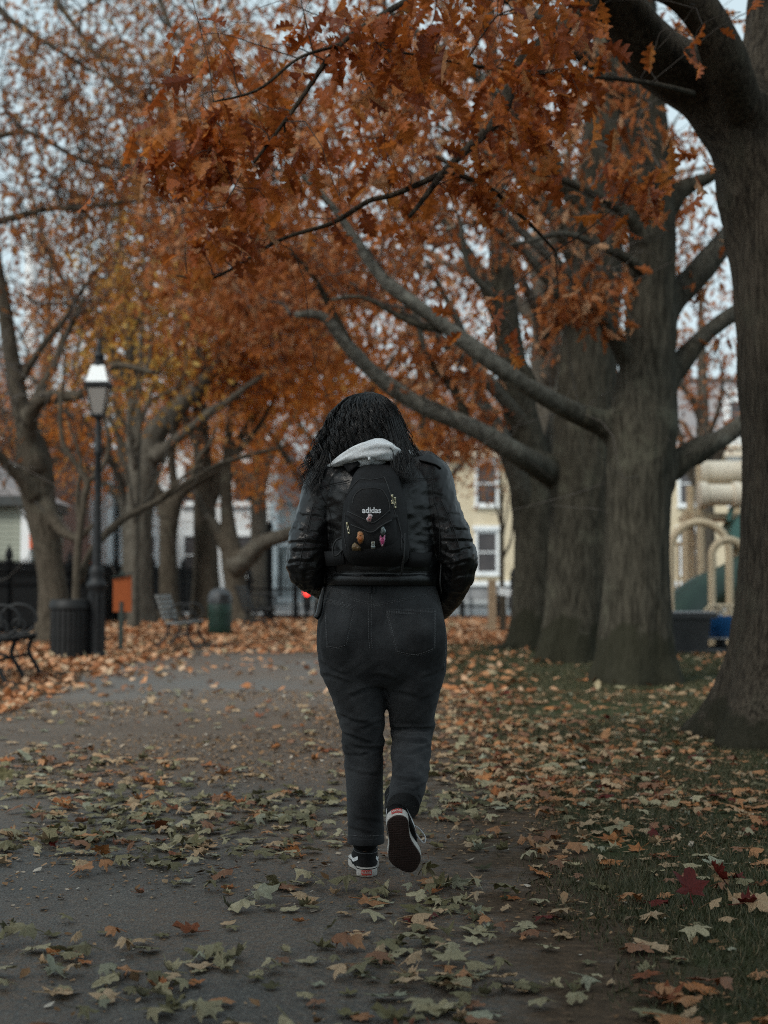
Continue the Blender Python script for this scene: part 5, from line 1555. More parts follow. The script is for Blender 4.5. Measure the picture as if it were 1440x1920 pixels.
sx_, sy_ = P(229, 1226, 19.75)[:2]
ob = thing('notice_board', 'plain orange notice board on a dark green post', 'notice board', (sx_, sy_, 0))
part('post', MB().box((sx_ - .02, sy_, .36), (.06, .06, .72)).box((sx_ - .02, sy_ + .045, .8), (.05, .03, .7)), M['post_green'], ob, smooth=False)
bd = MB().prism(np.array([(-.125, .58), (.125, .575), (.125, 1.09), (-.125, 1.04)]), .035, Matrix.Rotation(R(14), 3, 'Z') @ Matrix(((1, 0, 0), (0, 0, 1), (0, 1, 0))), (sx_, sy_ - .02, 0))
part('board', bd, M['orange_board'], ob, smooth=False)
part('hood', MB().box((sx_ - .005, sy_ - .005, 1.088), (.285, .10, .02), M=Matrix.Rotation(R(14), 3, 'Z') @ Matrix.Rotation(R(-11.3), 3, 'Y')), M['post_green'], ob, smooth=False)

gx0, gy0 = P(412, 1192, 26.0)[:2]
gb = thing('litter_bin', 'green litter bin with a grey domed lid between the tree trunks', 'litter bin', (gx0, gy0, 0))
part('body', MB().lathe([(.20, 0), (.215, .02), (.215, .20), (.222, .205), (.222, .225), (.216, .23), (.216, .40), (.223, .405), (.223, .425), (.217, .43), (.217, .60), (.21, .61)], (gx0, gy0, 0), 28), M['bin_green'], gb)
dm = part('lid', MB().lathe([(.225, .60), (.228, .64), (.222, .70), (.20, .77), (.16, .83), (.10, .87), (.02, .885)], (gx0, gy0, 0), 28), M['bin_grey'], gb)
part('opening', MB().box((gx0 + .10, gy0 - .185, .70), (.16, .06, .12), rz=.5), M['black_plastic'], dm, smooth=False)
gf = P(590, 1164, 37.5)
for nm, x, lab in (('bollard', P(865, 1164, 37.0)[0], 'slim black bollard at the kerb in front of the yellow house'),):
    bo = thing(nm, lab, 'bollard', (x, 36.6, 0))
    part('post', MB().lathe([(.085, 0), (.085, .06), (.07, .08), (.066, .40), (.078, .42), (.078, .45), (.066, .47), (.05, .51), (.01, .53)], (x, 36.6, 0), 14), M['iron'], bo)
    part('base', MB().lathe([(.12, 0), (.12, .03)], (x, 36.6, 0), 14), M['iron'], bo)

# bicycle stands and the pedestrian signal by the street
for k, x in enumerate((P(574, 1164, 36.5)[0], P(592, 1164, 36.5)[0], P(556, 1164, 36.5)[0])):
    bs = thing('bicycle_stand', ['middle one of three grey bicycle hoops below the red light', 'bicycle hoop nearest the walker below the red light', 'bicycle hoop nearest the gate post'][k], 'bicycle stand', (x, 36.5, 0), group='bicycle stands by the street')
    pts = [(x, 36.5 + .35 * math.cos(t_), .22 + .26 * math.sin(t_)) for t_ in np.linspace(0, math.pi, 12)]
    part('hoop', MB().tube([(x, 36.85, 0)] + pts + [(x, 36.15, 0)], .03, 8), M['iron'], bs)
    part('foot', MB().box((x, 36.85, .012), (.14, .14, .024)).box((x, 36.15, .012), (.14, .14, .024)), M['iron'], bs, smooth=False)
tl0 = P(577, 1150, 42.0)[0]; tlz = P(573, 1111, 42.0)[2]
ts = thing('traffic_light', 'traffic signal showing red on a thin pole by the street', 'traffic light', (tl0, 42.0, 0))
part('pole', MB().tube([(tl0 + .06, 42.1, 0), (tl0 + .06, 42.1, tlz + .3)], .045, 8), M['iron'], ts)
hd = part('housing', MB().box((tl0 - .02, 42.0, tlz - .16), (.24, .18, .64)), M['iron'], ts, smooth=False)
m, nt, b_ = new_mat('red_signal'); b_.inputs['Base Color'].default_value = (.5, .02, .02, 1); b_.inputs['Emission Color'].default_value = (1, .04, .03, 1); b_.inputs['Emission Strength'].default_value = 3.0; M['red'] = m
part('red_lens', MB().tube([(tl0 - .02, 41.90, tlz), (tl0 - .02, 41.875, tlz)], .10, 16), M['red'], hd)
part('dark_lens', MB().tube([(tl0 - .02, 41.90, tlz - .3), (tl0 - .02, 41.875, tlz - .3)], .09, 16), M['black_plastic'], hd)

ox = P(881, 1100, 40.0)[0]
osn = thing('road_sign', 'small orange road sign on a thin pole before the yellow house', 'sign', (ox, 40.0, 0))
part('pole', MB().tube([(ox, 40.03, .1), (ox, 40.03, 1.9)], .02, 8), M['grey_rim'], osn)
part('plate', MB().box((ox, 40.0, P(881, 1085, 40)[2]), (.16, .02, .26)), M['orange_board'], osn, smooth=False)

ws_x, ws_y = P(923, 1187, 27.5)[:2]
wp = thing('wooden_post', 'square pale wooden post beside the thin sapling', 'post', (ws_x, ws_y, 0))
part('shaft', MB().box((ws_x, ws_y, .50), (.15, .15, 1.0)), M['wood_post'], wp, smooth=False)
part('cap', MB().box((ws_x, ws_y, 1.02), (.17, .17, .05), taper=.7), M['wood_post'], wp, smooth=False)
hx_, hy_ = P(944, 1190, 26.6)[:2]
hp = thing('trail_sign', 'small slanted white plaque on a short brown post near the sapling', 'sign', (hx_, hy_, 0))
part('post', MB().box((hx_ + .03, hy_ + .03, .38), (.05, .05, .76)), M['bark_brown'], hp, smooth=False)
part('plate', MB().box((hx_ + .03, hy_ - .01, .80), (.22, .025, .14), M=Matrix.Rotation(R(12), 3, 'Y')), M['white_paint'], hp, smooth=False)
ut = thing('utility_box', 'black utility box standing at the low railings', 'box', (*P(966, 1135, 36.4)[:2], 0))
ux = P(966, 1135, 36.4)[0]
part('cabinet', MB().box((ux, 36.4, .55), (.36, .25, .5)), M['black_plastic'], ut, smooth=False)
part('leg', MB().box((ux, 36.4, .15), (.08, .08, .3)), M['black_plastic'], ut, smooth=False)

# ================================================================== benches
def make_bench(label, loc, rz, slat_mat, length=1.5, arms=(0, .5, 1)):
    t = thing('park_bench', label, 'bench', (*loc, 0), rz, 'iron-framed park benches beside the path')
    # local: x along the bench, seat faces -y
    sm = MB().box((0, 0, 0), (length, .062, .026)); me = mk_mesh('slat', *sm.arrays(), smooth=False); me.materials.append(slat_mat)
    for k in range(6):                                  # seat slats
        o = bpy.data.objects.new('slat', me); COL.objects.link(o); o.parent = t
        y = -.22 + k * .078
        o.location = (0, y, .43 + .012 * math.cos(k * .9)); o.rotation_euler = (0.05 * (k - 2.5), 0, 0)
    for k in range(5):                                  # back slats
        o = bpy.data.objects.new('slat', me); COL.objects.link(o); o.parent = t
        o.location = (0, .235 + .030 * k, .52 + .088 * k); o.rotation_euler = (R(72), 0, 0)
    for f in arms:
        x = (f - .5) * (length - .12)
        fr = MB()
        def tb(yz, r=.019, sub=5):
            L = catmull([(x, a, b) for a, b in yz], sub)
            fr.tube(L, r, 8)
        tb([(-.25, .41), (0, .405), (.20, .42), (.27, .55), (.36, .80), (.40, .92)], .020)
        tb([(-.20, .40), (-.17, .26), (-.24, .13), (-.31, .0)], .024)
        tb([(.16, .41), (.17, .26), (.26, .12), (.38, .0)], .024)
        tb([(-.19, .24), (0, .20), (.18, .24)], .016)
        tb([(-.26, .0), (-.34, .012), (-.38, .02)], .022); tb([(.34, .0), (.42, .012), (.46, .02)], .022)
        part('end_frame', fr, M['iron'], t, ws=False)
        ar = MB()
        ring = [(-.06 + .19 * math.cos(a), .60 + .155 * math.sin(a)) for a in np.linspace(-2.6, 3.4, 22)]
        L = catmull([(x, a, b) for a, b in ring], 2); ar.tube(L, .016, 8)
        L = catmull([(x, a, b) for a, b in [(-.06 + .07 * math.cos(a), .53 + .07 * math.sin(a)) for a in np.linspace(0, 5.6, 12)]], 2); ar.tube(L, .012, 8)
        part('armrest', ar, M['iron'], t, ws=False)
    return t
make_bench('black iron bench cut off by the picture edge, nearest the camera', (P(35, 1280, 14.0)[0] - .36, 14.45), R(90), M['iron'])
make_bench('bench with pale weathered slats beside the dome-topped green bin', (P(340, 1213, 21.6)[0], 21.8), R(84), M['slat_grey'], length=.95, arms=(0, 1)).scale = (.88, .88, .88)
make_bench('dark distant bench between the short dark trunk and the walker', (P(485, 1186, 28.5)[0], 28.6), R(84), M['iron'], length=1.0, arms=(0, 1))

# ================================================================== playground
px0 = P(1290, 1224, 19.9)
pt = thing('play_table', 'black plastic trough table at the edge of the playground', 'table', (px0[0], px0[1], 0))
w1 = 95 * 19.9 / FPX
part('body', MB().box((px0[0], px0[1], .275), (.46, .42, .43), taper=1.18), M['black_plastic'], pt, smooth=False)
part('base', MB().box((px0[0] + .10, px0[1], .03), (.78, .6, .06)), M['black_plastic'], pt, smooth=False)
part('top', MB().box((px0[0], px0[1], .525), (.70, .55, .07)), M['black_plastic'], pt, smooth=False)
part('rim', MB().box((px0[0], px0[1], .571), (.71, .56, .018)), M['grey_rim'], pt, smooth=False)

def arch(name, label, xa, xb, Y, ztop, r, mat):
    t = thing(name, label, 'climbing arch', ((xa + xb) / 2, Y, 0), group='tan steel arches of the playground')
    R_ = (xb - xa) / 2
    pts = [(xa, Y, 0), (xa, Y, (ztop - R_) * .6)] + [((xa + xb) / 2 - R_ * math.cos(a), Y, ztop - R_ + R_ * math.sin(a)) for a in np.linspace(0, math.pi, 16)] + [(xb, Y, (ztop - R_) * .6), (xb, Y, 0)]
    part('hoop', MB().tube(pts, r, 12), mat, t)
    part('foot', MB().lathe([(.1, 0), (.1, .03)], (xa, Y, 0), 12).lathe([(.1, 0), (.1, .03)], (xb, Y, 0), 12), mat, t)
    return t
Ya = 22.0
arch('climbing_arch', 'larger tan steel arch over the green tube slide', P(1257, 1100, Ya)[0], P(1368, 1100, Ya)[0], Ya, P(1310, 979, Ya)[2], .062, M['tan'])
Yb = 21.2
arch('climbing_arch', 'narrower tan steel arch close in front of the oak trunk', P(1335, 1100, Yb)[0], P(1398, 1100, Yb)[0], Yb, P(1350, 1012, Yb)[2], .058, M['tan'])

# tower with crawl tubes and slide
Yt = 25.0
def X(px, Y=Yt): return P(px, 1000, Y)[0]
def Z(py, Y=Yt): return P(720, py, Y)[2]
tw = thing('play_tower', 'cream and tan play tower with two crawl tubes, green slide and teal hood', 'play tower', (X(1330), Yt, 0))
for pxx, top, dy in ((1314, 872, 0), (1316, 905, .9), (1296, 955, .4), (1400, 860, 0), (1412, 860, 1.2)):
    part('post', MB().tube([(X(pxx), Yt + dy, 0), (X(pxx), Yt + dy, Z(top))], .075, 12), M['tan'], tw)
for (a, c_, yc, d, dy) in ((1320, 1430, 885, 44, 0.1), (1310, 1372, 930, 40, -.35)):
    z = Z(yc); r_ = d / 2 * Yt / FPX
    part('crawl_tube', MB().tube([(X(a), Yt + dy, z), (X(c_), Yt + dy, z)], r_, 24), M['cream'], tw)
    for e in (a, c_):
        fl_ = MB().tube([(X(e) - .07, Yt + dy, z), (X(e) - .06, Yt + dy, z), (X(e) + .06, Yt + dy, z), (X(e) + .07, Yt + dy, z)], [r_ * 1.12, r_ * 1.22, r_ * 1.22, r_ * 1.12], 24)
        part('tube_collar', fl_, M['cream'], tw)
part('platform', MB().box((X(1370), Yt + .6, Z(968)), (1.3, 1.4, .10)), M['tan'], tw, smooth=False)
pnl = MB()
for k in range(7):
    x = X(1262) + k * .085
    pnl.box((x, Yt + .8, Z(1070)), (.045, .03, 1.0))
pnl.box((X(1262) + .25, Yt + .8, Z(1018)), (.62, .05, .06)).box((X(1262) + .25, Yt + .8, Z(1125)), (.62, .05, .06))
part('barrier', pnl, M['tan'], tw, smooth=False, kind='stuff')
sl_ = catmull([(X(1440, 24), 24.2, Z(1055, 24)), (X(1400, 24), 23.9, Z(1070, 24)), (X(1350, 24), 23.5, Z(1095, 24)), (X(1305, 23.4), 23.2, Z(1120, 23.4)), (X(1275, 23), 22.9, Z(1152, 23)), (X(1262, 22.8), 22.7, Z(1185, 22.8))], 6)
part('slide', MB().tube(sl_, np.linspace(.30, .36, len(sl_)), 20), M['slide_green'], tw)
hoop = [(X(1402) + .40 * math.cos(a), Yt - .3, Z(1010) + .30 + .42 * math.sin(a)) for a in np.linspace(0, math.pi, 18)]
part('hood_hoop', MB().tube(hoop, .045, 10), M['teal'], tw)
part('hood', MB().tube([(X(1402), Yt - .28, Z(1010) + .1), (X(1402), Yt + .5, Z(1010) + .1)], .36, 24), M['teal'], tw)
# blue spinner bowl
bq = P(1352, 1210, 20.6)
sp_ = thing('spinner_seat', 'blue bowl-shaped playground spinner with tan grab hoops', 'playground spinner', (bq[0], bq[1], 0))
part('base', MB().lathe([(.26, 0), (.26, .05), (.08, .08), (.07, .20)], (bq[0], bq[1], 0), 20), M['black_plastic'], sp_)
part('bowl', MB().lathe([(.10, .18), (.24, .21), (.33, .34), (.35, .50), (.325, .50), (.30, .36), (.2, .26), (.02, .24)], (bq[0] + .05, bq[1], 0), 24), M['blue'], sp_)
part('rim', MB().lathe([(.335, .17), (.345, .185), (.335, .20)], (bq[0] + .02, bq[1], 0), 24), M['grey_rim'], sp_)
hp_ = MB()
for k in range(3):
    hp_.tube([(bq[0] - .12 + .12 * k + .16 * math.cos(a), bq[1] - .1 + .1 * k, .46 + .20 * math.sin(a)) for a in np.linspace(0, math.pi, 12)], .022, 8)
part('grab_hoop', hp_, M['tan'], sp_)
# ================================================================== the walker
PX0, PY0 = P(705, 1640, 4.85)[0], 4.85
S0 = FPX / PY0                       # about 550 px per metre here
def lx(px, dy=0.0):
    return (px - 720.0) * (PY0 + dy) / FPX - PX0
def lz(py, dy=0.0):
    return CAM_H - (py - 1090.0) * (PY0 + dy) / FPX

def loft(rings, n=40, sub=5):
    """rings: (cx, cy, cz, rx, ry[, tx, ty, tz]); returns closed surface"""
    A = np.array([list(q) + [0, 0, 0] * (len(q) < 8) for q in rings], float)
    C = catmull(A[:, :5], sub)
    m = len(C)
    t = np.gradient(C[:, :3], axis=0)
    if len(rings[0]) >= 8:
        t = catmull(A[:, 5:8], sub)
    t /= np.linalg.norm(t, axis=1, keepdims=True)
    ex = np.array([1.0, 0, 0])[None] - t * t[:, :1]
    ex /= np.linalg.norm(ex, axis=1, keepdims=True)
    ey = np.cross(t, ex)
    ang = np.linspace(0, 2 * np.pi, n, endpoint=False)
    V = C[:, None, :3] + np.maximum(C[:, 3], .002)[:, None, None] * np.cos(ang)[None, :, None] * ex[:, None] + np.maximum(C[:, 4], .002)[:, None, None] * np.sin(ang)[None, :, None] * ey[:, None]
    idx = np.arange(m * n).reshape(m, n)
    r = np.roll(idx, -1, 1)
    q = np.stack([idx[:-1], r[:-1], r[1:], idx[1:]], -1).reshape(-1, 4)
    V = np.vstack([V.reshape(-1, 3), C[0, :3], C[-1, :3]])
    t0 = np.stack([np.full(n, m * n), r[0], idx[0]], -1)
    t1 = np.stack([np.full(n, m * n + 1), idx[-1], r[-1]], -1)
    return V, [q, t0, t1]
UP = (0, 0, 1)
def rg(cx, cy, cz, rx, ry):          # horizontal ring
    return (cx, cy, cz, rx, ry, 0, 0, 1)

def bvh_of(V, F):
    return BVHTree.FromPolygons([Vector(v) for v in V], [tuple(int(i) for i in q) for f in F for q in f])

O_CAM = Vector((-PX0, -PY0, CAM_H))  # the camera as seen from the walker's own origin
def cast(bvh, px, py):
    d = Vector(P(px, py, PY0)) - Vector((0, 0, CAM_H)); d.normalize()
    h = bvh.ray_cast(O_CAM, d)
    return (np.array(h[0]), np.array(h[1])) if h[0] is not None else None

def seam(mb, bvh, pts, r=.0012, off=.0008, sub=6, dash=0):
    L = catmull(np.array(pts, float), sub)
    run = []
    runs = []
    for k, (a, b) in enumerate(L):
        h = cast(bvh, a, b)
        if h is None:
            if len(run) > 1: runs.append(run)
            run = []
            continue
        run.append(h[0] + h[1] * off)
    if len(run) > 1: runs.append(run)
    for q in runs:
        q = np.array(q)
        if dash:
            d = np.r_[0, np.cumsum(np.linalg.norm(np.diff(q, axis=0), axis=1))]
            for s0 in np.arange(0, d[-1] - dash, dash * 1.6):
                s = np.array([s0, s0 + dash])
                mb.tube(np.stack([np.interp(s, d, q[:, k]) for k in range(3)], 1), r, 4)
        else:
            mb.tube(q, r, 5)

# ------------------------------------------------------------------ fabrics
def cloth_mat(name, c1, c2, rough, scale, weave=0, bstr=.3, spec=.3, sheen=0.0, coat=0.0):
    m, nt, b = new_mat(name)
    n = noise_node(nt, scale, 5, .6)
    r = ramp(nt, [(.35, c1), (.65, c2)])
    nt.links.new(n.outputs[0], r.inputs[0]); nt.links.new(r.outputs[0], b.inputs['Base Color'])
    b.inputs['Roughness'].default_value = rough
    b.inputs['Specular IOR Level'].default_value = spec
    b.inputs['Sheen Weight'].default_value = sheen
    b.inputs['Coat Weight'].default_value = coat
    b.inputs['Coat Roughness'].default_value = .25
    n2 = noise_node(nt, weave or 300, 3, .6)
    bp = bump(nt, b, n2.outputs[0], bstr, .0015)
    n3 = noise_node(nt, 28, 4, .6)
    bump(nt, b, n3.outputs[0], bstr, .004, prev=bp)
    return m
M['leather'] = cloth_mat('black_leather', (.005, .0052, .0056), (.011, .0113, .012), .25, 30, 420, .32, .42, 0, .0)
M['denim'] = cloth_mat('washed_black_denim', (.016, .017, .0185), (.050, .053, .056), .95, 6, 900, .3, .10, .05)
M['thread'] = mat_noise('seam_thread', (.075, .079, .083), (.125, .13, .135), 60, .8, 0, 0)
M['leather_seam'] = mat_noise('leather_seam', (.004, .004, .004), (.008, .008, .008), 60, .5, 0, 0)
M['hood'] = cloth_mat('pale_grey_cotton', (.74, .77, .79), (.82, .84, .85), .9, 14, 500, .3, .15, .15)
M['nylon'] = cloth_mat('black_nylon', (.006, .006, .0065), (.011, .011, .012), .75, 22, 600, .3, .3)
M['nylon_edge'] = mat_noise('nylon_piping', (.016, .017, .018), (.026, .027, .028), 60, .6, 0, 0)
M['skin'] = mat_noise('skin', (.42, .25, .17), (.50, .31, .22), 9, .55, 0, .1)
M['brass'] = mat_noise('pale_brass', (.62, .56, .36), (.74, .68, .48), 80, .32, 1.0, .1)
M['print'] = mat_noise('white_print', (.66, .68, .70), (.74, .76, .78), 60, .7, 0, 0)
M['canvas'] = cloth_mat('black_canvas', (.0055, .0055, .006), (.010, .010, .011), .85, 40, 800, .3, .2)
M['rubber'] = mat_noise('off_white_rubber', (.36, .345, .32), (.52, .50, .465), 14, .6, 0, .1)
M['white_stripe'] = mat_noise('white_leather_stripe', (.62, .64, .65), (.72, .74, .75), 30, .55, 0, .1)
M['red_tab'] = mat_noise('red_rubber_tab', (.32, .03, .025), (.40, .05, .04), 40, .6, 0, 0)
M['lace'] = mat_noise('pale_lace', (.50, .51, .52), (.62, .63, .64), 80, .85, 0, .2)
M['sock'] = cloth_mat('black_sock', (.006, .006, .006), (.012, .012, .012), .9, 60, 700, .4, .1)
def hair_mat():
    m, nt, b = new_mat('black_hair')
    b.inputs['Base Color'].default_value = (.0065, .0062, .0062, 1)
    b.inputs['Roughness'].default_value = .36
    b.inputs['Specular IOR Level'].default_value = .55
    return m
M['hair'] = hair_mat()
def sole_mat():
    m, nt, b = new_mat('waffle_sole')
    tc = nt.nodes.new('ShaderNodeTexCoord')
    vo = nt.nodes.new('ShaderNodeTexVoronoi'); vo.inputs['Scale'].default_value = 130; vo.inputs['Randomness'].default_value = 0.15
    nt.links.new(tc.outputs['Object'], vo.inputs['Vector'])
    r = ramp(nt, [(.2, (.014, .007, .006)), (.55, (.034, .017, .014))])
    nt.links.new(vo.outputs['Distance'], r.inputs[0]); nt.links.new(r.outputs[0], b.inputs['Base Color'])
    b.inputs['Roughness'].default_value = .8
    bump(nt, b, vo.outputs['Distance'], .9, .004)
    return m
M['sole'] = sole_mat()

walker = thing('person', 'woman with long black curly hair walking away in a black leather jacket', 'person', (PX0, PY0, 0))
def wpart(name, VF, mat, parent=None, sharp=None, label=None, kind=None):
    return part(name, VF, mat, parent or walker, ws=False, sharp=sharp, label=label, kind=kind)

# ------------------------------------------------------------------ limbs of the walker
KNEE_R = (lx(774), .045, lz(1378)); ANK_R = (lx(757, -.27) , -.27, lz(1512, -.27))
HIP_L, HIP_R = (-.075, .01, .74), (.105, .01, .74)
ARM_L = [(lx(622), -.005, lz(905)), (lx(604), -.012, lz(945)), (lx(591), -.02, lz(985)), (lx(578), -.03, lz(1030)), (lx(574), -.02, lz(1066)), (lx(592), .05, lz(1087)), (lx(608), .125, lz(1104)), (lx(620), .17, lz(1112))]
ARM_LR = [.082, .076, .071, .068, .062, .049, .042, .038]
ARM_R = [(lx(796), -.005, lz(893)), (lx(814), -.012, lz(935)), (lx(831), -.02, lz(982)), (lx(850), -.03, lz(1028)), (lx(856), -.02, lz(1068)), (lx(845), .05, lz(1106)), (lx(828), .125, lz(1136)), (lx(812), .17, lz(1146))]
ARM_RR = [.082, .077, .073, .067, .061, .052, .044, .040]

# ------------------------------------------------------------------ body (one skin, almost wholly covered)
HEAD = np.array([lx(693), .035, 1.535])
def body_lofts():
    k = .80
    L = []
    L.append(loft([rg(.015, .005, .70, .14, .10), rg(.015, .0, .80, .17, .12), rg(.015, 0, .92, .16, .115), rg(.012, .01, 1.04, .135, .095), rg(.008, .0, 1.2, .15, .10), rg(.0, .0, 1.34, .155, .09), rg(-.01, .0, 1.40, .08, .065), rg(-.016, .012, 1.44, .052, .055), rg(-.02, .025, 1.49, .05, .055)], 28))
    h = HEAD
    L.append(loft([rg(h[0], h[1] + .03, h[2] - .115, .030, .035), rg(h[0], h[1] + .02, h[2] - .09, .055, .075), rg(h[0], h[1] + .01, h[2] - .04, .068, .090), rg(h[0], h[1], h[2] + .02, .073, .096), rg(h[0], h[1] - .005, h[2] + .07, .062, .082), rg(h[0], h[1] - .005, h[2] + .098, .03, .04)], 28))
    # nose, brow, lips, ears
    L.append(loft([(h[0], h[1] + .088, h[2] + .01, .008, .008), (h[0], h[1] + .110, h[2] - .03, .013, .014), (h[0], h[1] + .095, h[2] - .042, .014, .010)], 12, 3))
    L.append(loft([(h[0] - .03, h[1] + .088, h[2] + .022, .006, .008), (h[0], h[1] + .094, h[2] + .020, .006, .008), (h[0] + .03, h[1] + .088, h[2] + .022, .006, .008)], 10, 3))
    L.append(loft([(h[0] - .022, h[1] + .084, h[2] - .066, .005, .007), (h[0], h[1] + .095, h[2] - .066, .008, .010), (h[0] + .022, h[1] + .084, h[2] - .066, .005, .007)], 10, 3))
    for s in (-1, 1):
        L.append(loft([(h[0] + s * .072, h[1] - .005, h[2] - .035, .008, .012), (h[0] + s * .080, h[1] - .008, h[2] - .005, .008, .018), (h[0] + s * .076, h[1] - .008, h[2] + .022, .007, .012)], 12, 3))
    for A, RR in ((ARM_L, ARM_LR), (ARM_R, ARM_RR)):
        q = [(*a, r * .55, r * .55) for a, r in zip(A, RR)]
        L.append(loft(q, 16))
        # hand tucked into the front pocket: palm, four fingers and a thumb
        w, w0 = np.array(A[-1]), np.array(A[-2])
        d = (w - w0) / np.linalg.norm(w - w0)
        d = d * .5 + np.array([0, .25, -.8]); d /= np.linalg.norm(d)
        sd = np.cross(d, [0, 1, 0]); sd /= np.linalg.norm(sd)
        L.append(loft([(*(w - d * .01), .024, .020), (*(w + d * .04), .038, .016), (*(w + d * .075), .038, .013)], 14, 4))
        for f, (o_, ln) in enumerate(((-.027, .060), (-.009, .070), (.009, .066), (.026, .052))):
            p0 = w + d * .07 + sd * o_
            p1 = p0 + d * ln * .55 + np.array([0, .006, 0]); p2 = p0 + d * ln * .9 + np.array([0, -.012, 0])
            L.append(loft([(*p0, .0085, .0085), (*p1, .008, .008), (*p2, .0065, .0065)], 10, 3))
        p0 = w + d * .02 + sd * .03 * (1 if A is ARM_L else -1)
        L.append(loft([(*p0, .011, .011), (*(p0 + d * .03 + sd * .016 * (1 if A is ARM_L else -1)), .010, .010), (*(p0 + d * .058 + sd * .02 * (1 if A is ARM_L else -1)), .008, .008)], 10, 3))
    L.append(loft([(*HIP_L, .095, .10), (lx(680), .015, .52, .062, .065), (lx(681), .02, .42, .05, .052), (lx(684), .0, .28, .040, .044), (lx(685), .008, .16, .030, .033), (lx(685), .015, .09, .024, .028)], 20))
    L.append(loft([(*HIP_R, .095, .10), (lx(772), .04, .56, .062, .065), (*KNEE_R, .05, .052), (.5 * (KNEE_R[0] + ANK_R[0]), -.11, .39, .040, .044), (.35 * KNEE_R[0] + .65 * ANK_R[0], -.165, .35, .02, .02)], 20))
    return L
bV, bF = fuse(body_lofts(), .0095, 3)
body = wpart('body', (bV, bF), M['skin'])
M['eye'] = mat_noise('eye_white', (.6, .6, .58), (.66, .65, .63), 40, .2, 0, 0)
for s in (-1, 1):
    e = wpart('eye', MB().lathe([(.001, -.011), (.008, -.008), (.0115, 0), (.008, .008), (.001, .011)], (HEAD[0] + s * .031, HEAD[1] + .078, HEAD[2] + .002), 14), M['eye'])
    part('iris', MB().tube([(HEAD[0] + s * .031, HEAD[1] + .0875, HEAD[2] + .002), (HEAD[0] + s * .031, HEAD[1] + .0905, HEAD[2] + .002)], .0055, 12), M['hair'], e, ws=False)

def creases(V, N, lines):
    """pulled folds of cloth: a furrow with a raised lip along each line (photograph pixels: x0, y0, x1, y1, depth mm, width mm)"""
    d = np.zeros(len(V))
    for x0, y0, x1, y1, amp, w in lines:
        a, b = np.array([lx(x0), lz(y0)]), np.array([lx(x1), lz(y1)])
        t = b - a; L = np.linalg.norm(t); t /= L
        q = V[:, [0, 2]] - a
        u = q @ t / L
        s = q @ np.array([-t[1], t[0]]) * 1000 + 3 * np.sin(u * 5 + x0)
        env = np.exp(-(np.clip(np.abs(u - .5) - .32, 0, None) / .16) ** 2) * np.clip(.5 - 1.2 * N[:, 1], 0, 1)
        d += env * amp * .001 * (-np.exp(-(s / w) ** 2) + .7 * np.exp(-((s - 1.7 * w) / (1.1 * w)) ** 2))
    return d
# ------------------------------------------------------------------ jeans
def jr(py, x0, x1, cy, ry, dy=0.0):
    return rg(.5 * (lx(x0, dy) + lx(x1, dy)), cy, lz(py, dy), .5 * (lx(x1, dy) - lx(x0, dy)), ry)
jl = []
jl.append(loft([jr(1080, 618, 812, .01, .120), jr(1100, 611, 818, .005, .125), jr(1140, 600, 829, -.008, .142), jr(1190, 594, 837, -.018, .158), jr(1235, 597, 837, -.012, .150), jr(1268, 604, 833, .0, .125), jr(1285, 630, 815, .01, .09)], 48))
# seat: two rounded halves
jl.append(loft([jr(1130, 618, 716, -.055, .07), jr(1170, 604, 718, -.075, .088), jr(1215, 602, 718, -.070, .092), jr(1262, 612, 714, -.03, .08)], 30))
jl.append(loft([jr(1130, 716, 818, -.055, .07), jr(1170, 714, 832, -.075, .088), jr(1215, 714, 834, -.070, .092), jr(1262, 722, 826, -.03, .08)], 30))
jl.append(loft([jr(1225, 598, 716, -.01, .125), jr(1270, 606, 718, 0, .115), jr(1300, 620, 719.5, .004, .106), jr(1350, 636, 720.5, .012, .092), jr(1385, 643, 719, .018, .080), jr(1420, 645, 718, .014, .075), jr(1460, 649, 718, .004, .074), jr(1510, 651.5, 718.5, 0, .071), jr(1550, 653, 719.5, 0, .071), jr(1572, 652.5, 720.5, 0, .073)], 36))
def slope_ring(px0, px1, py, dy, ry, tz):
    c = .5 * (lx(px0, dy) + lx(px1, dy)); h = .5 * (lx(px1, dy) - lx(px0, dy))
    return (c, dy, lz(py, dy), h, ry, *tz)
tz1, tz2 = (0, .15, 1), (0, .80, .60)
jl.append(loft([(*jr(1225, 716, 834, -.01, .125)[:5], 0, 0, 1), (*jr(1270, 718, 832, 0, .115)[:5], 0, 0, 1), (*jr(1300, 721, 824, .01, .104)[:5], 0, -.03, 1), (*jr(1340, 730, 815, .03, .090)[:5], 0, -.05, 1), slope_ring(733, 813, 1368, .042, .078, (0, .25, 1)),
    slope_ring(735, 808, 1392, .0, .072, (0, .7, .8)), slope_ring(735.5, 804, 1420, -.075, .068, tz2), slope_ring(735, 801, 1450, -.150, .065, tz2), slope_ring(732, 795, 1478, -.215, .063, tz2), slope_ring(727, 788, 1501, -.262, .062, tz2)], 36))
jV, jF = fuse(jl, .0062, 5)
jN = vnormals(jV, jF)
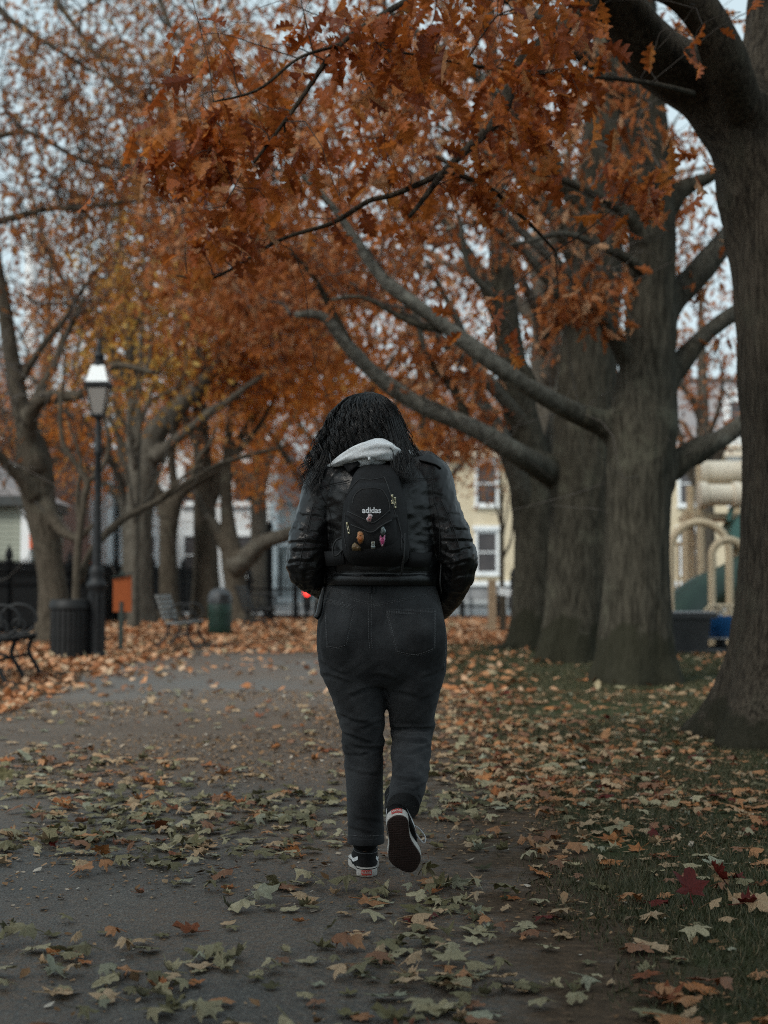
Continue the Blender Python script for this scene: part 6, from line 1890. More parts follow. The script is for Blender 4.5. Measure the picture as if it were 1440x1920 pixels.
def jeans_folds(V):
    z = V[:, 2]
    d = .0022 * (fbm(V, 9, 3, 3) - .5) * 2
    sl = np.stack([V[:, 0] * 7, V[:, 1] * 7, z * 26 + V[:, 0] * 14], -1)
    sl2 = np.stack([V[:, 0] * 6, V[:, 1] * 8, z * 22 - V[:, 0] * 18], -1)
    kn = np.exp(-((z - .46) / .085) ** 2) + .45 * np.exp(-((z - .60) / .05) ** 2) + .45 * np.exp(-((z - .18) / .06) ** 2) * (V[:, 0] < 0.03) + .7 * np.exp(-((z - .36) / .06) ** 2) * (V[:, 0] > 0.03)
    d += .0160 * kn * (ridged(sl, 1, 8, 2) - .55)
    d += .0120 * kn * (ridged(sl2, 1, 21, 2) - .55)
    under = np.exp(-((z - .70) / .045) ** 2) * (V[:, 1] < 0)
    d += .008 * under * (ridged(np.stack([V[:, 0] * 5, V[:, 1] * 4, z * 22 + np.abs(V[:, 0] - .02) * 16], -1), 1, 5, 2) - .55)
    return d
JCR = [(640, 1338, 690, 1352, 7, 6), (644, 1372, 700, 1388, 9, 6), (660, 1392, 720, 1402, 9, 6), (646, 1412, 700, 1404, 6, 5), (680, 1360, 722, 1348, 6, 6), (652, 1440, 712, 1446, 4, 6), (650, 1545, 700, 1552, 5, 6), (668, 1524, 720, 1536, 4, 6),
       (732, 1366, 812, 1362, 10, 6), (736, 1380, 800, 1388, 8, 5), (742, 1402, 806, 1396, 6, 5), (736, 1436, 782, 1444, 6, 5), (748, 1462, 798, 1452, 6, 5), (732, 1476, 776, 1484, 6, 5), (790, 1310, 822, 1290, 6, 7), (800, 1334, 818, 1316, 5, 6),
       (602, 1240, 650, 1262, 6, 7), (606, 1262, 660, 1276, 5, 7), (790, 1270, 834, 1250, 6, 7), (700, 1262, 740, 1270, 6, 8), (655, 1300, 716, 1284, 5, 8), (724, 1290, 780, 1304, 5, 8)]
jV = jV + jN * (0.62 * jeans_folds(jV) + creases(jV, jN, JCR))[:, None]
jeans = wpart('jeans', (jV, jF), M['denim'])
jb = bvh_of(jV, jF)
th = MB()
def double(pts, gap=3.2, **k):
    P_ = np.array(pts, float)
    seam(th, jb, P_, r=.00105, off=.0006, dash=.0036, **k)
    t_ = np.gradient(P_, axis=0); t_ /= np.linalg.norm(t_, axis=1, keepdims=True)
    seam(th, jb, P_ + np.stack([-t_[:, 1], t_[:, 0]], 1) * gap, r=.00105, off=.0006, dash=.0036, **k)
double([(616, 1098), (640, 1112), (668, 1124), (693, 1130)])
double([(700, 1134), (730, 1128), (770, 1120), (812, 1112)])
double([(695, 1100), (697, 1130), (696, 1180), (698, 1215)], gap=5)
seam(th, jb, [(654, 1566), (686, 1568), (719, 1566)], r=.00105, dash=.0036)
seam(th, jb, [(733, 1489), (752, 1486), (770, 1494), (784, 1506)], r=.00105, dash=.0036)
seam(th, jb, [(826, 1110), (833, 1160), (835, 1210), (832, 1255)], r=.00105, dash=.0036)
wpart('stitching', th, M['thread'], jeans, kind='stuff')
def patch(c4, mat, name, parent, bvh, lift=.0035, nu=12, nv=14, point=0.0):
    """a pocket laid on the cloth; corners in photograph pixels: tl, tr, br, bl"""
    c4 = np.array(c4, float)
    V, ok = [], True
    for i in range(nv + 1):
        v = i / nv
        for j in range(nu + 1):
            u = j / nu
            q = (c4[0] * (1 - u) + c4[1] * u) * (1 - v) + (c4[3] * (1 - u) + c4[2] * u) * v
            q = q + [0, point * v * (1 - abs(2 * u - 1))]
            h, w = cast(bvh, *q), 0.0
            while h is None and w < .5:
                w += .03
                h = cast(bvh, *(q + (c4.mean(0) - q) * w))
            edge = i in (0, nv) or j in (0, nu)
            V.append(h[0] + h[1] * (-.002 if edge else lift))
    idx = np.arange(len(V)).reshape(nv + 1, nu + 1)
    F = np.stack([idx[:-1, :-1], idx[1:, :-1], idx[1:, 1:], idx[:-1, 1:]], -1).reshape(-1, 4)
    return wpart(name, (np.array(V), [F]), mat, parent), (np.array(V), [F])
PKL = [(606, 1117), (668, 1133), (650, 1214), (612, 1216)]
PKR = [(721, 1141), (818, 1138), (818, 1220), (742, 1226)]
for c4, pt in ((PKL, 4), (PKR, 10)):
    po_, (pv, pf_) = patch(c4, M['denim'], 'back_pocket', jeans, jb, point=pt)
    pb = bvh_of(pv, pf_)
    tm_ = MB()
    a, b_, c_, d_ = [np.array(q, float) for q in c4]
    ctr = (a + b_ + c_ + d_) / 4
    def ins(q, k): return q + (ctr - q) * k
    bot = (c_ + d_) / 2 + [0, pt * .9]
    for k in (.045, .10):
        seam(tm_, pb, [ins(a, k), ins(d_, k)], r=.00105, dash=.0036, sub=24); seam(tm_, pb, [ins(b_, k), ins(c_, k)], r=.00105, dash=.0036, sub=24)
        seam(tm_, pb, [ins(d_, k), ins(bot, k), ins(c_, k)], r=.00105, dash=.0036, sub=12)
        seam(tm_, pb, [ins(a, k) + [0, 2], ins(b_, k) + [0, 2]], r=.00105, dash=.0036, sub=24)
        seam(tm_, pb, [ins(a, k) + [0, 7], ins(b_, k) + [0, 7]], r=.00105, dash=.0036, sub=24)
    if len(tm_.V):
        part('pocket_stitching', tm_, M['thread'], po_, ws=False, kind='stuff')
lp = MB()
for x in (694, 701.5):
    seam(lp, jb, [(x, 1094), (x + .5, 1104), (x + 1, 1113)], r=.0042, off=.002)
wpart('belt_loop', lp, M['denim'], jeans)
# turned-up cuff at the raised leg
ck = catmull(np.array([slope_ring(727, 788, 1501, -.262, .062, tz2)[:3], slope_ring(726, 787, 1507, -.272, .062, tz2)[:3]], float), 2)
cuffs = loft([slope_ring(726.5, 788, 1496, -.252, .0655, tz2), slope_ring(725, 787, 1504, -.266, .0665, tz2), slope_ring(725.5, 786, 1509, -.274, .064, tz2)], 36, 4)
wpart('cuff', cuffs, M['denim'], jeans)
cl = loft([jr(1561, 652.5, 720, 0, .0735), jr(1568, 651.8, 721, 0, .0745), jr(1574, 652.2, 720.5, 0, .0735)], 36, 4)
wpart('cuff', cl, M['denim'], jeans)

# ------------------------------------------------------------------ leather jacket
kl = []
kl.append(loft([jr(1094, 611, 820, .0, .150), jr(1082, 612, 819, .0, .152), jr(1060, 612, 822, .0, .150), jr(1010, 606, 824, .0, .146), jr(960, 600, 822, -.004, .146), jr(920, 597, 820, -.006, .142), jr(895, 601, 816, -.004, .130), jr(878, 612, 806, 0, .112), jr(864, 632, 788, .004, .095), jr(852, 652, 766, .01, .082), jr(840, 664, 740, .015, .07)], 48))
for A, RR, s in ((ARM_L, ARM_LR, -1), (ARM_R, ARM_RR, 1)):
    kl.append(loft([(A[0][0] - s * .06, A[0][1], A[0][2] + .012, .07, .075)] + [(*a, r, r * 1.02) for a, r in zip(A, RR)], 30))
kV, kF = fuse(kl, .0056, 5)
kN = vnormals(kV, kF)
def arm_param(V, A):
    L = catmull(np.array(A, float), 8)
    i = nearest(L, V)
    d = np.linalg.norm(V - L[i], axis=1)
    s = np.r_[0, np.cumsum(np.linalg.norm(np.diff(L, axis=0), axis=1))]
    tt = np.gradient(L, axis=0); tt /= np.linalg.norm(tt, axis=1, keepdims=True)
    rel = V - L[i]
    ang = np.arctan2(rel[:, 1], rel[:, 0])
    return s[i], d, ang, s[-1]
disp = .0040 * (fbm(kV, 11, 2, 3) - .5) * 2 + .0024 * (ridged(kV, 24, 4, 2) - .55) + .0045 * (ridged(np.stack([kV[:, 0] * 12 + kV[:, 2] * 7, kV[:, 1] * 9, kV[:, 2] * 17 - kV[:, 0] * 5], -1), 1, 44, 2) - .55)
for A, RR in ((ARM_L, ARM_LR), (ARM_R, ARM_RR)):
    s, d, ang, tot = arm_param(kV, A)
    m_ = np.clip((.115 - d) / .03, 0, 1)
    crease = ridged(np.stack([s * 30 + .8 * np.sin(ang * 2 + 1), np.cos(ang) * .9, np.sin(ang) * .9], -1), 1, 7, 2)
    crease2 = ridged(np.stack([s * 19 + np.cos(ang) * 2.2, np.cos(ang) * 1.2, np.sin(ang) * 1.2], -1), 1, 17, 2)
    w_ = .62 + .85 * np.exp(-((s / tot - .58) / .22) ** 2)
    disp += m_ * w_ * (.0095 * (crease - .55) + .0070 * (crease2 - .55))
torso = np.clip((.19 - np.abs(kV[:, 0] - .015)) / .05, 0, 1)
disp += torso * .0055 * (ridged(np.stack([kV[:, 0] * 9 + kV[:, 2] * 5, kV[:, 1] * 6, kV[:, 2] * 13 - np.abs(kV[:, 0]) * 10], -1), 1, 12, 2) - .55)
hem = np.exp(-((kV[:, 2] - lz(1075)) / .012) ** 2)
disp -= .004 * hem
KCR = [(546, 992, 600, 1004, 5, 6), (542, 1018, 606, 1022, 7, 5), (552, 1036, 606, 1030, 6, 5), (544, 1058, 590, 1050, 7, 5), (562, 1078, 606, 1066, 5, 5), (566, 966, 604, 974, 3.5, 6),
       (836, 990, 880, 1002, 5, 6), (824, 1013, 886, 1020, 7, 5), (836, 1038, 884, 1031, 6, 5), (828, 1062, 872, 1052, 7, 5), (824, 1092, 870, 1078, 5, 5), (830, 964, 862, 971, 3.5, 6), (812, 925, 838, 948, 3, 7),
       (770, 962, 812, 955, 2.5, 9), (774, 1004, 816, 1013, 3, 8), (612, 985, 638, 997, 3, 8)]
kV = kV + kN * (disp + .62 * creases(kV, kN, KCR))[:, None]
jacket = wpart('jacket', (kV, kF), M['leather'])
kb = bvh_of(kV, kF)
sm = MB()
def lseam(pts, r=.0017):
    seam(sm, kb, pts, r=r, off=.0004)
lseam([(600, 914), (620, 908), (655, 901)]); lseam([(600, 917.5), (620, 911.5), (655, 905)], .001)
lseam([(748, 896), (780, 897.5), (814, 897)]); lseam([(748, 900), (780, 901.5), (814, 901)], .001)
lseam([(597, 893), (598, 915), (606, 935), (616, 955), (624, 990), (626, 1040)])
lseam([(811, 880), (811, 905), (813, 935), (822, 965), (824, 1000), (824, 1050)])
lseam([(815, 880), (815, 905), (817, 935)], .001)
lseam([(587, 945), (578, 985), (567, 1030), (562, 1060)]); lseam([(590, 945), (581, 985), (570, 1030)], .001)
lseam([(826, 935), (846, 980), (861, 1025), (862, 1050)]); lseam([(822.5, 935), (842.5, 980), (857.5, 1025)], .001)
lseam([(618, 1074), (680, 1071), (750, 1073), (812, 1071)], .0022)
lseam([(560, 1062), (580, 1070), (602, 1066)], .0012)
wpart('leather_seam', sm, M['leather_seam'], jacket, kind='stuff')
wpart('hem_band', loft([jr(1097, 612, 820, .0, .153), jr(1090, 609.5, 822, .0, .157), jr(1082, 609.5, 822, .0, .157), jr(1077, 612, 820, .0, .153)], 60, 4), M['leather'], jacket)
# shoulder straps of the jacket
for pts in ([(786, 864), (803, 868), (818, 873), (826, 879)], [(602, 886), (596, 890), (591, 897)]):
    q = []
    for a, b_ in catmull(np.array(pts, float), 4):
        h = cast(kb, a, b_ + 3)
        if h is not None: q.append(h[0] + h[1] * .004 + np.array([0, .02, .004]))
    if len(q) > 2:
        q = np.array(q)
        V = np.vstack([q + [0, -.022, 0], q + [0, .022, .004], q + [0, .022, .009], q + [0, -.022, .005]])
        n_ = len(q); i = np.arange(n_ - 1)
        F = [np.stack([i + a * n_, i + 1 + a * n_, i + 1 + b2 * n_, i + b2 * n_], -1) for a, b2 in ((0, 1), (1, 2), (2, 3), (3, 0))] + [np.array([[0, n_, 2 * n_, 3 * n_], [n_ - 1, 4 * n_ - 1, 3 * n_ - 1, 2 * n_ - 1]])]
        wpart('epaulette', (V, F), M['leather'], jacket)
# side belt hanging at the left of the hem, zip at the right
blt = MB()
blt.tube(catmull(np.array([(lx(609), -.07, lz(1100)), (lx(604), -.075, lz(1125)), (lx(600), -.078, lz(1148)), (lx(594), -.08, lz(1158))]), 4), [.006, .0065, .007, .0075, .008, .009, .010, .010, .010, .010, .010, .010, .009], 8)
wpart('belt_end', blt, M['leather'], jacket)
zp = MB()
zp.tube(catmull(np.array([(lx(826), -.06, lz(1035)), (lx(825), -.075, lz(1060)), (lx(823), -.085, lz(1090)), (lx(826), -.07, lz(1112))]), 5), .0032, 6)
wpart('zip', zp, M['leather_seam'], jacket)
wpart('snap', MB().lathe([(.004, -.003), (.005, 0), (.004, .003)], (lx(826.5), -.082, lz(1038)), 10), M['white_stripe'], jacket)

# ------------------------------------------------------------------ hood of the pale sweatshirt
hd_ = []
top = [(612, 877), (628, 869), (645, 861), (662, 854), (680, 849), (700, 846), (718, 845), (731, 848), (742, 853)]
hh = [2.5, 6, 10, 14, 18, 20.5, 20.5, 16, 6]
yy_ = [-.045, -.075, -.10, -.115, -.125, -.13, -.125, -.115, -.09]
rr_ = [.014, .02, .03, .04, .048, .05, .05, .045, .03]
V_, F_ = loft([(lx(a, y_), y_, lz(b_, y_), max(r_, .01), h_ / S0, 1, 0, -.35 * (-1 if a < 0 else -1) * -1) for (a, b_), h_, y_, r_ in zip(top, hh, yy_, rr_)][::1], 28, 6) if False else (None, None)
rings_h = []
pts = np.array([(lx(a, y_), y_, lz(b_, y_)) for (a, b_), y_ in zip(top, yy_)])
mbh = MB()
nh = 30
Lh = catmull(np.c_[pts, np.array(hh) / S0, np.array(rr_)], 8)
tt = np.gradient(Lh[:, :3], axis=0); tt /= np.linalg.norm(tt, axis=1, keepdims=True)
ang = np.linspace(0, 2 * np.pi, nh, endpoint=False)
Vh = []
for q, t_ in zip(Lh, tt):
    e1 = np.cross(t_, [0, 1, 0]); e1 /= np.linalg.norm(e1)
    e2 = np.cross(e1, t_)
    # soft folds that run along the roll
    f = 1 + .10 * np.sin(ang * 5 + q[0] * 22) + .06 * np.sin(ang * 9 - q[0] * 35)
    Vh.append(q[:3] + (np.cos(ang) * q[3] * f)[:, None] * e1 + (np.sin(ang) * q[4] * f)[:, None] * e2)
Vh = np.array(Vh); mh = len(Vh)
idx = np.arange(mh * nh).reshape(mh, nh); r_ = np.roll(idx, -1, 1)
Vh = np.vstack([Vh.reshape(-1, 3), Lh[0, :3], Lh[-1, :3]])
Fh = [np.stack([idx[:-1], r_[:-1], r_[1:], idx[1:]], -1).reshape(-1, 4), np.stack([np.full(nh, mh * nh), r_[0], idx[0]], -1), np.stack([np.full(nh, mh * nh + 1), idx[-1], r_[-1]], -1)]
collar = loft([(lx(742, -.08), -.08, lz(855), .012, .02), (lx(768), -.05, lz(853), .012, .012), (lx(785), -.01, lz(857), .012, .010), (lx(780), .05, lz(862), .014, .014), (lx(740), .085, lz(870), .014, .016), (lx(690), .10, lz(876), .014, .016), (lx(640), .075, lz(874), .014, .015), (lx(612), .02, lz(873), .013, .013), (lx(614), -.04, lz(876), .011, .010)], 14, 5)
flap = loft([(lx(660), -.125, lz(866), .012, .02), (lx(690), -.135, lz(870), .014, .03), (lx(715), -.13, lz(866), .014, .022), (lx(735), -.11, lz(858), .010, .012)], 16, 5)
hV, hF = fuse([(Vh, Fh), collar, flap], .0042, 3)
hN = vnormals(hV, hF)
hV = hV + hN * (.0050 * (ridged(np.stack([hV[:, 0] * 9 + hV[:, 2] * 6, hV[:, 1] * 10, hV[:, 2] * 38 - hV[:, 0] * 14], -1), 1, 6, 2) - .5))[:, None]
hood = wpart('hood', (hV, hF), M['hood'], label='crumpled pale grey hood of the sweatshirt')
wpart('hood_toggle', MB().tube([(lx(693), -.178, lz(866)), (lx(693.5), -.18, lz(870.5))], .0042, 10), M['hood'], hood)

# ------------------------------------------------------------------ backpack
pack = thing('backpack', 'small black backpack with enamel pins worn on the walker\'s back', 'backpack', (PX0, PY0, 0))
def bpart(name, VF, mat, parent=None, **k):
    return part(name, VF, mat, parent or pack, ws=False, sharp=None, **k)
YB = -.205
def br(py, x0, x1, cy, ry):
    return jr(py, x0, x1, cy, ry, YB)
pk = [loft([br(868, 682, 734, -.135, .02), br(880, 668, 744, -.155, .045), br(905, 656, 753, -.180, .066), br(945, 645, 761, -.20, .080), br(985, 641, 765, -.21, .088), br(1025, 642, 766, -.215, .090), br(1044, 646, 766, -.21, .082), br(1056, 656, 758, -.20, .06), br(1062, 672, 744, -.195, .03)], 48)]
pkV, pkF = fuse(pk, .0052, 4)
N_ = vnormals(pkV, pkF)
pkV = pkV + N_ * (.004 * (fbm(pkV, 10, 31, 3) - .5) * 2 + .0030 * (ridged(np.stack([pkV[:, 0] * 9, pkV[:, 1] * 9, pkV[:, 2] * 16], -1), 1, 9, 2) - .55))[:, None]
bpart('main_compartment', (pkV, pkF), M['nylon'])
fp = [loft([br(905, 672, 726, -.235, .012), br(918, 662, 732, -.250, .030), br(945, 653, 738, -.262, .040), br(980, 650, 744, -.270, .046), br(1012, 650, 746, -.270, .048), br(1032, 656, 742, -.262, .038), br(1040, 668, 732, -.25, .02)], 40)]
fpV, fpF = fuse(fp, .0045, 3)
N_ = vnormals(fpV, fpF)
chev = np.abs(fpV[:, 0] - lx(698, -.3)) * .75
fpV = fpV + N_ * (.003 * (fbm(fpV, 12, 33, 3) - .5) * 2 + .004 * np.exp(-((fpV[:, 2] - (lz(1000, -.3) + chev)) / .006) ** 2) - .002 * np.exp(-((fpV[:, 2] - (lz(985, -.3) + chev)) / .006) ** 2))[:, None]
fpo = bpart('front_pocket', (fpV, fpF), M['nylon'])
both = bvh_of(*(lambda m_: m_.arrays())(MB().add(pkV, pkF).add(fpV, fpF)))
sm2 = MB()
def bs(pts, r=.0016):
    seam(sm2, both, pts, r=r, off=.0006)
bs([(642, 946), (649, 932), (660, 914), (673, 899)]); bs([(715, 893), (722, 898), (731, 925), (738, 955), (748, 985), (757, 1018)])
bs([(661, 945), (664, 931), (674, 920), (686, 916), (712, 917), (722, 926), (729, 942), (731, 962)])
bs([(652, 959), (679, 972), (698, 980), (714, 971), (731, 956)], .0018); bs([(658, 984), (676, 991), (697, 998), (715, 986), (734, 975)], .0024)
bs([(674, 897), (695, 899.5), (717, 896)], .0014)
bs([(648, 960), (645, 1000), (650, 1030)]); bs([(744, 965), (752, 1000), (752, 1032)])
bpart('piping', sm2, M['nylon_edge'], kind='stuff')
# straps over the shoulders, and webbing that hangs at the sides
for s, pts in ((-1, [(lx(668), -.135, lz(885)), (lx(655), -.10, lz(866)), (lx(645), -.03, lz(856)), (lx(640), .06, lz(872)), (lx(636), .13, lz(925)), (lx(622), .12, lz(1000)), (lx(614), .02, lz(1040)), (lx(622), -.12, lz(1048)), (lx(650), -.19, lz(1046))]),
               (1, [(lx(742), -.135, lz(884)), (lx(752), -.10, lz(862)), (lx(766), -.03, lz(849)), (lx(772), .06, lz(866)), (lx(782), .13, lz(920)), (lx(802), .12, lz(1000)), (lx(806), .02, lz(1040)), (lx(796), -.12, lz(1050)), (lx(762), -.19, lz(1050))])):
    L = catmull(np.array(pts, float), 6)
    t_ = np.gradient(L, axis=0); t_ /= np.linalg.norm(t_, axis=1, keepdims=True)
    ctr_ = np.array([lx(705), 0, 0])
    out = L - ctr_; out[:, 2] = 0.25 * (out[:, 2] - 1.2)
    out /= np.linalg.norm(out, axis=1, keepdims=True)
    sd = np.cross(t_, out); sd /= np.linalg.norm(sd, axis=1, keepdims=True)
    w_ = .024
    hit = bvh_of(kV, kF)
    V = np.vstack([L - sd * w_ + out * .012, L + sd * w_ + out * .012, L + sd * w_ + out * .003, L - sd * w_ + out * .003])
    n_ = len(L); i = np.arange(n_ - 1)
    F = [np.stack([i + a * n_, i + 1 + a * n_, i + 1 + b2 * n_, i + b2 * n_], -1) for a, b2 in ((0, 1), (1, 2), (2, 3), (3, 0))] + [np.array([[0, n_, 2 * n_, 3 * n_], [n_ - 1, 4 * n_ - 1, 3 * n_ - 1, 2 * n_ - 1]])]
    bpart('shoulder_strap', (V, F), M['nylon'])
wb_ = MB()
wb_.tube(catmull(np.array([(lx(643, -.2), -.20, lz(1008, -.2)), (lx(630, -.2), -.205, lz(1014, -.2)), (lx(624, -.2), -.2, lz(1030, -.2)), (lx(626, -.2), -.2, lz(1042, -.2)), (lx(634, -.2), -.2, lz(1040, -.2)), (lx(646, -.2), -.2, lz(1026, -.2))]), 6), .0032, 6)
bpart('webbing_loop', wb_, M['nylon_edge'])
bpart('loose_strap', MB().tube(catmull(np.array([(lx(758, -.25), -.25, lz(1000, -.25)), (lx(757, -.25), -.262, lz(1040, -.25)), (lx(754, -.25), -.235, lz(1068, -.25)), (lx(752, -.25), -.215, lz(1078, -.25))]), 5), .0042, 6), M['nylon_edge'])
zt = MB()
def on(px, py, off=.004):
    h = cast(both, px, py)
    return h[0] + np.array([0, -1, 0]) * off
def pull(pts, w=1.8, mat=None):
    q = np.array([on(a, b_) for a, b_ in pts])
    mb = MB()
    d = q[-1] - q[0]; ln = np.linalg.norm(d); d /= ln
    sd = np.cross(d, [0, 1, 0]); sd /= np.linalg.norm(sd)
    fr = np.stack([sd, d, np.cross(sd, d)], 1)
    hw = w / S0
    mb.box((q[0] + q[-1]) / 2 + sd * hw * .75, (hw * .5, ln, .0022), M=fr).box((q[0] + q[-1]) / 2 - sd * hw * .75, (hw * .5, ln, .0022), M=fr)
    mb.box(q[0] + d * .0012, (hw * 2, .003, .0024), M=fr).box(q[-1] - d * .003, (hw * 2, .007, .0024), M=fr)
    mb.box(q[0] - d * .003, (hw * 2.4, .006, .006), M=fr)
    return bpart('zip_pull', mb, M['brass'])
pull([(651.5, 983), (654.5, 1001)]); pull([(735, 931), (735.5, 945)]); pull([(740, 936), (741, 953)], 2.0)

# the word on the pocket
def text_mesh(body, size, bold=.0):
    cu = bpy.data.curves.new('txt', 'FONT'); cu.body = body; cu.size = size; cu.align_x = 'CENTER'; cu.align_y = 'BOTTOM_BASELINE' if False else 'CENTER'
    cu.offset = bold; cu.extrude = 0; cu.resolution_u = 4
    o = bpy.data.objects.new('txt', cu); COL.objects.link(o)
    dg = bpy.context.evaluated_depsgraph_get()
    m2 = o.evaluated_get(dg).to_mesh()
    V = np.array([v.co[:] for v in m2.vertices]); F = {}
    for p in m2.polygons:
        F.setdefault(len(p.vertices), []).append(list(p.vertices))
    F = [np.array(f) for f in F.values()]
    bpy.data.objects.remove(o)
    return V, F
tV, tF = text_mesh('adidas', 1.0, .022)
tV[:, 0] /= (tV[:, 0].max() - tV[:, 0].min()); tV[:, 1] -= tV[:, 1].min(); tV[:, 1] /= tV[:, 1].max()
tx0, tx1, tyb, tyt = 679, 714.5, 962.2, 951
W = np.array([on(.5 * (tx0 + tx1) + x * (tx1 - tx0), tyb + (tyt - tyb) * y, .0016) for x, y in tV[:, :2]])
bpart('lettering', (W, tF), M['print'], fpo, label='white lettering printed on the pocket')

# enamel pins: plain little shapes
def pin(poly, px, py, col, rim, inner=None, rough=.3):
    m_ = mat_noise('enamel', tuple(.85 * c for c in col), col, 200, rough, 0, 0)
    mr = mat_noise('pin_metal', tuple(.85 * c for c in rim), rim, 200, .3, .8, 0)
    ctr_ = on(px, py, .002)
    poly = np.array(poly, float) / S0
    A = np.array([[1, 0, 0], [0, 0, -1], [0, 1, 0]], float)   # x right, y up, z towards the camera
    po_ = bpart('enamel_pin', MB().prism(poly, .0018, A, ctr_), mr)
    part('enamel', MB().prism(poly.mean(0) + (poly - poly.mean(0)) * .74, .0026, A, ctr_), m_, po_, ws=False, sharp=None)
    if inner:
        for q, c in inner:
            q = np.array(q, float) / S0
            part('enamel_spot', MB().prism(q, .0032, A, ctr_), mat_noise('enamel_spot', c, c, 100, .35, 0, 0), po_, ws=False, sharp=None)
def circ(r, n=12, cx=0, cy=0, ry=None): return [(cx + r * math.cos(a), cy + (ry or r) * math.sin(a)) for a in np.linspace(0, 2 * math.pi, n, endpoint=False)]
pin([(-3, -7), (3.4, -7), (2.6, -2.5), (5, -1), (4, 2), (5.6, 4.5), (3, 8), (-1.5, 8.4), (-3, 6), (-2.6, 3), (-6, 0), (-5, -5)], 693, 972, (.62, .30, .30), (.62, .55, .55), [(circ(1.6, 8, .5, 4), (.7, .6, .6)), (circ(1.5, 8, 0, -2), (.05, .03, .03))])
pin([(-2, -11), (3, -9), (5.5, -5), (6.6, 0), (5.6, 5), (6, 9), (2.5, 11.5), (-2, 12), (-5, 9.5), (-4.6, 5), (-6.6, 1), (-5.6, -3), (-4, -7)], 675.5, 1009, (.52, .17, .04), (.50, .26, .14), [(circ(2.2, 8, 0, 6), (.60, .26, .09)), (circ(2.6, 8, .5, -2), (.42, .12, .03))])
pin([(-8, -8), (8, -8), (8, -2), (6, 3), (2, 6), (-3, 6.5), (-7, 3), (-8.6, -2)], 668.5, 1024, (.17, .105, .045), (.22, .16, .09), [(circ(2.0, 8, 2, -3), (.24, .16, .09))])
pin([(-3.4, -8), (3.4, -8), (3.8, -3), (2.2, -.5), (3.6, 3), (2.4, 7), (0, 8.2), (-2.4, 7), (-3.6, 3), (-2.2, -.5), (-3.8, -3)], 699.5, 1021, (.17, .19, .18), (.40, .40, .34), [(circ(2.0, 8, 0, 3.4), (.24, .21, .15)), ([(-2.8, -5), (2.8, -5), (2.8, -3), (-2.8, -3)], (.30, .36, .38))])
pin([(-4.5, -3), (-2, -7), (2, -7.4), (4.6, -4), (5, 1), (3, 3), (2, 6.5), (-1, 7), (-4.4, 5.5), (-3.2, 1.5)], 718, 995, (.15, .19, .19), (.36, .42, .42), [(circ(1.6, 8, .4, -2.6), (.05, .07, .07)), (circ(1.4, 8, -1, 3.6), (.30, .36, .36))])
pin([(-2, -11), (0, -12), (2, -11), (3.4, -6), (4.8, -2), (5, 10), (2.6, 9), (2, 5.5), (-2, 5.5), (-2.6, 9), (-5, 10), (-4.8, -2), (-3.4, -6)], 717, 1013, (.52, .075, .22), (.46, .26, .34), [(circ(1.3, 8, 0, -8.6), (.55, .45, .45)), ([(-3, 1.2), (3, 1.2), (3, 2.4), (-3, 2.4)], (.40, .05, .16))])

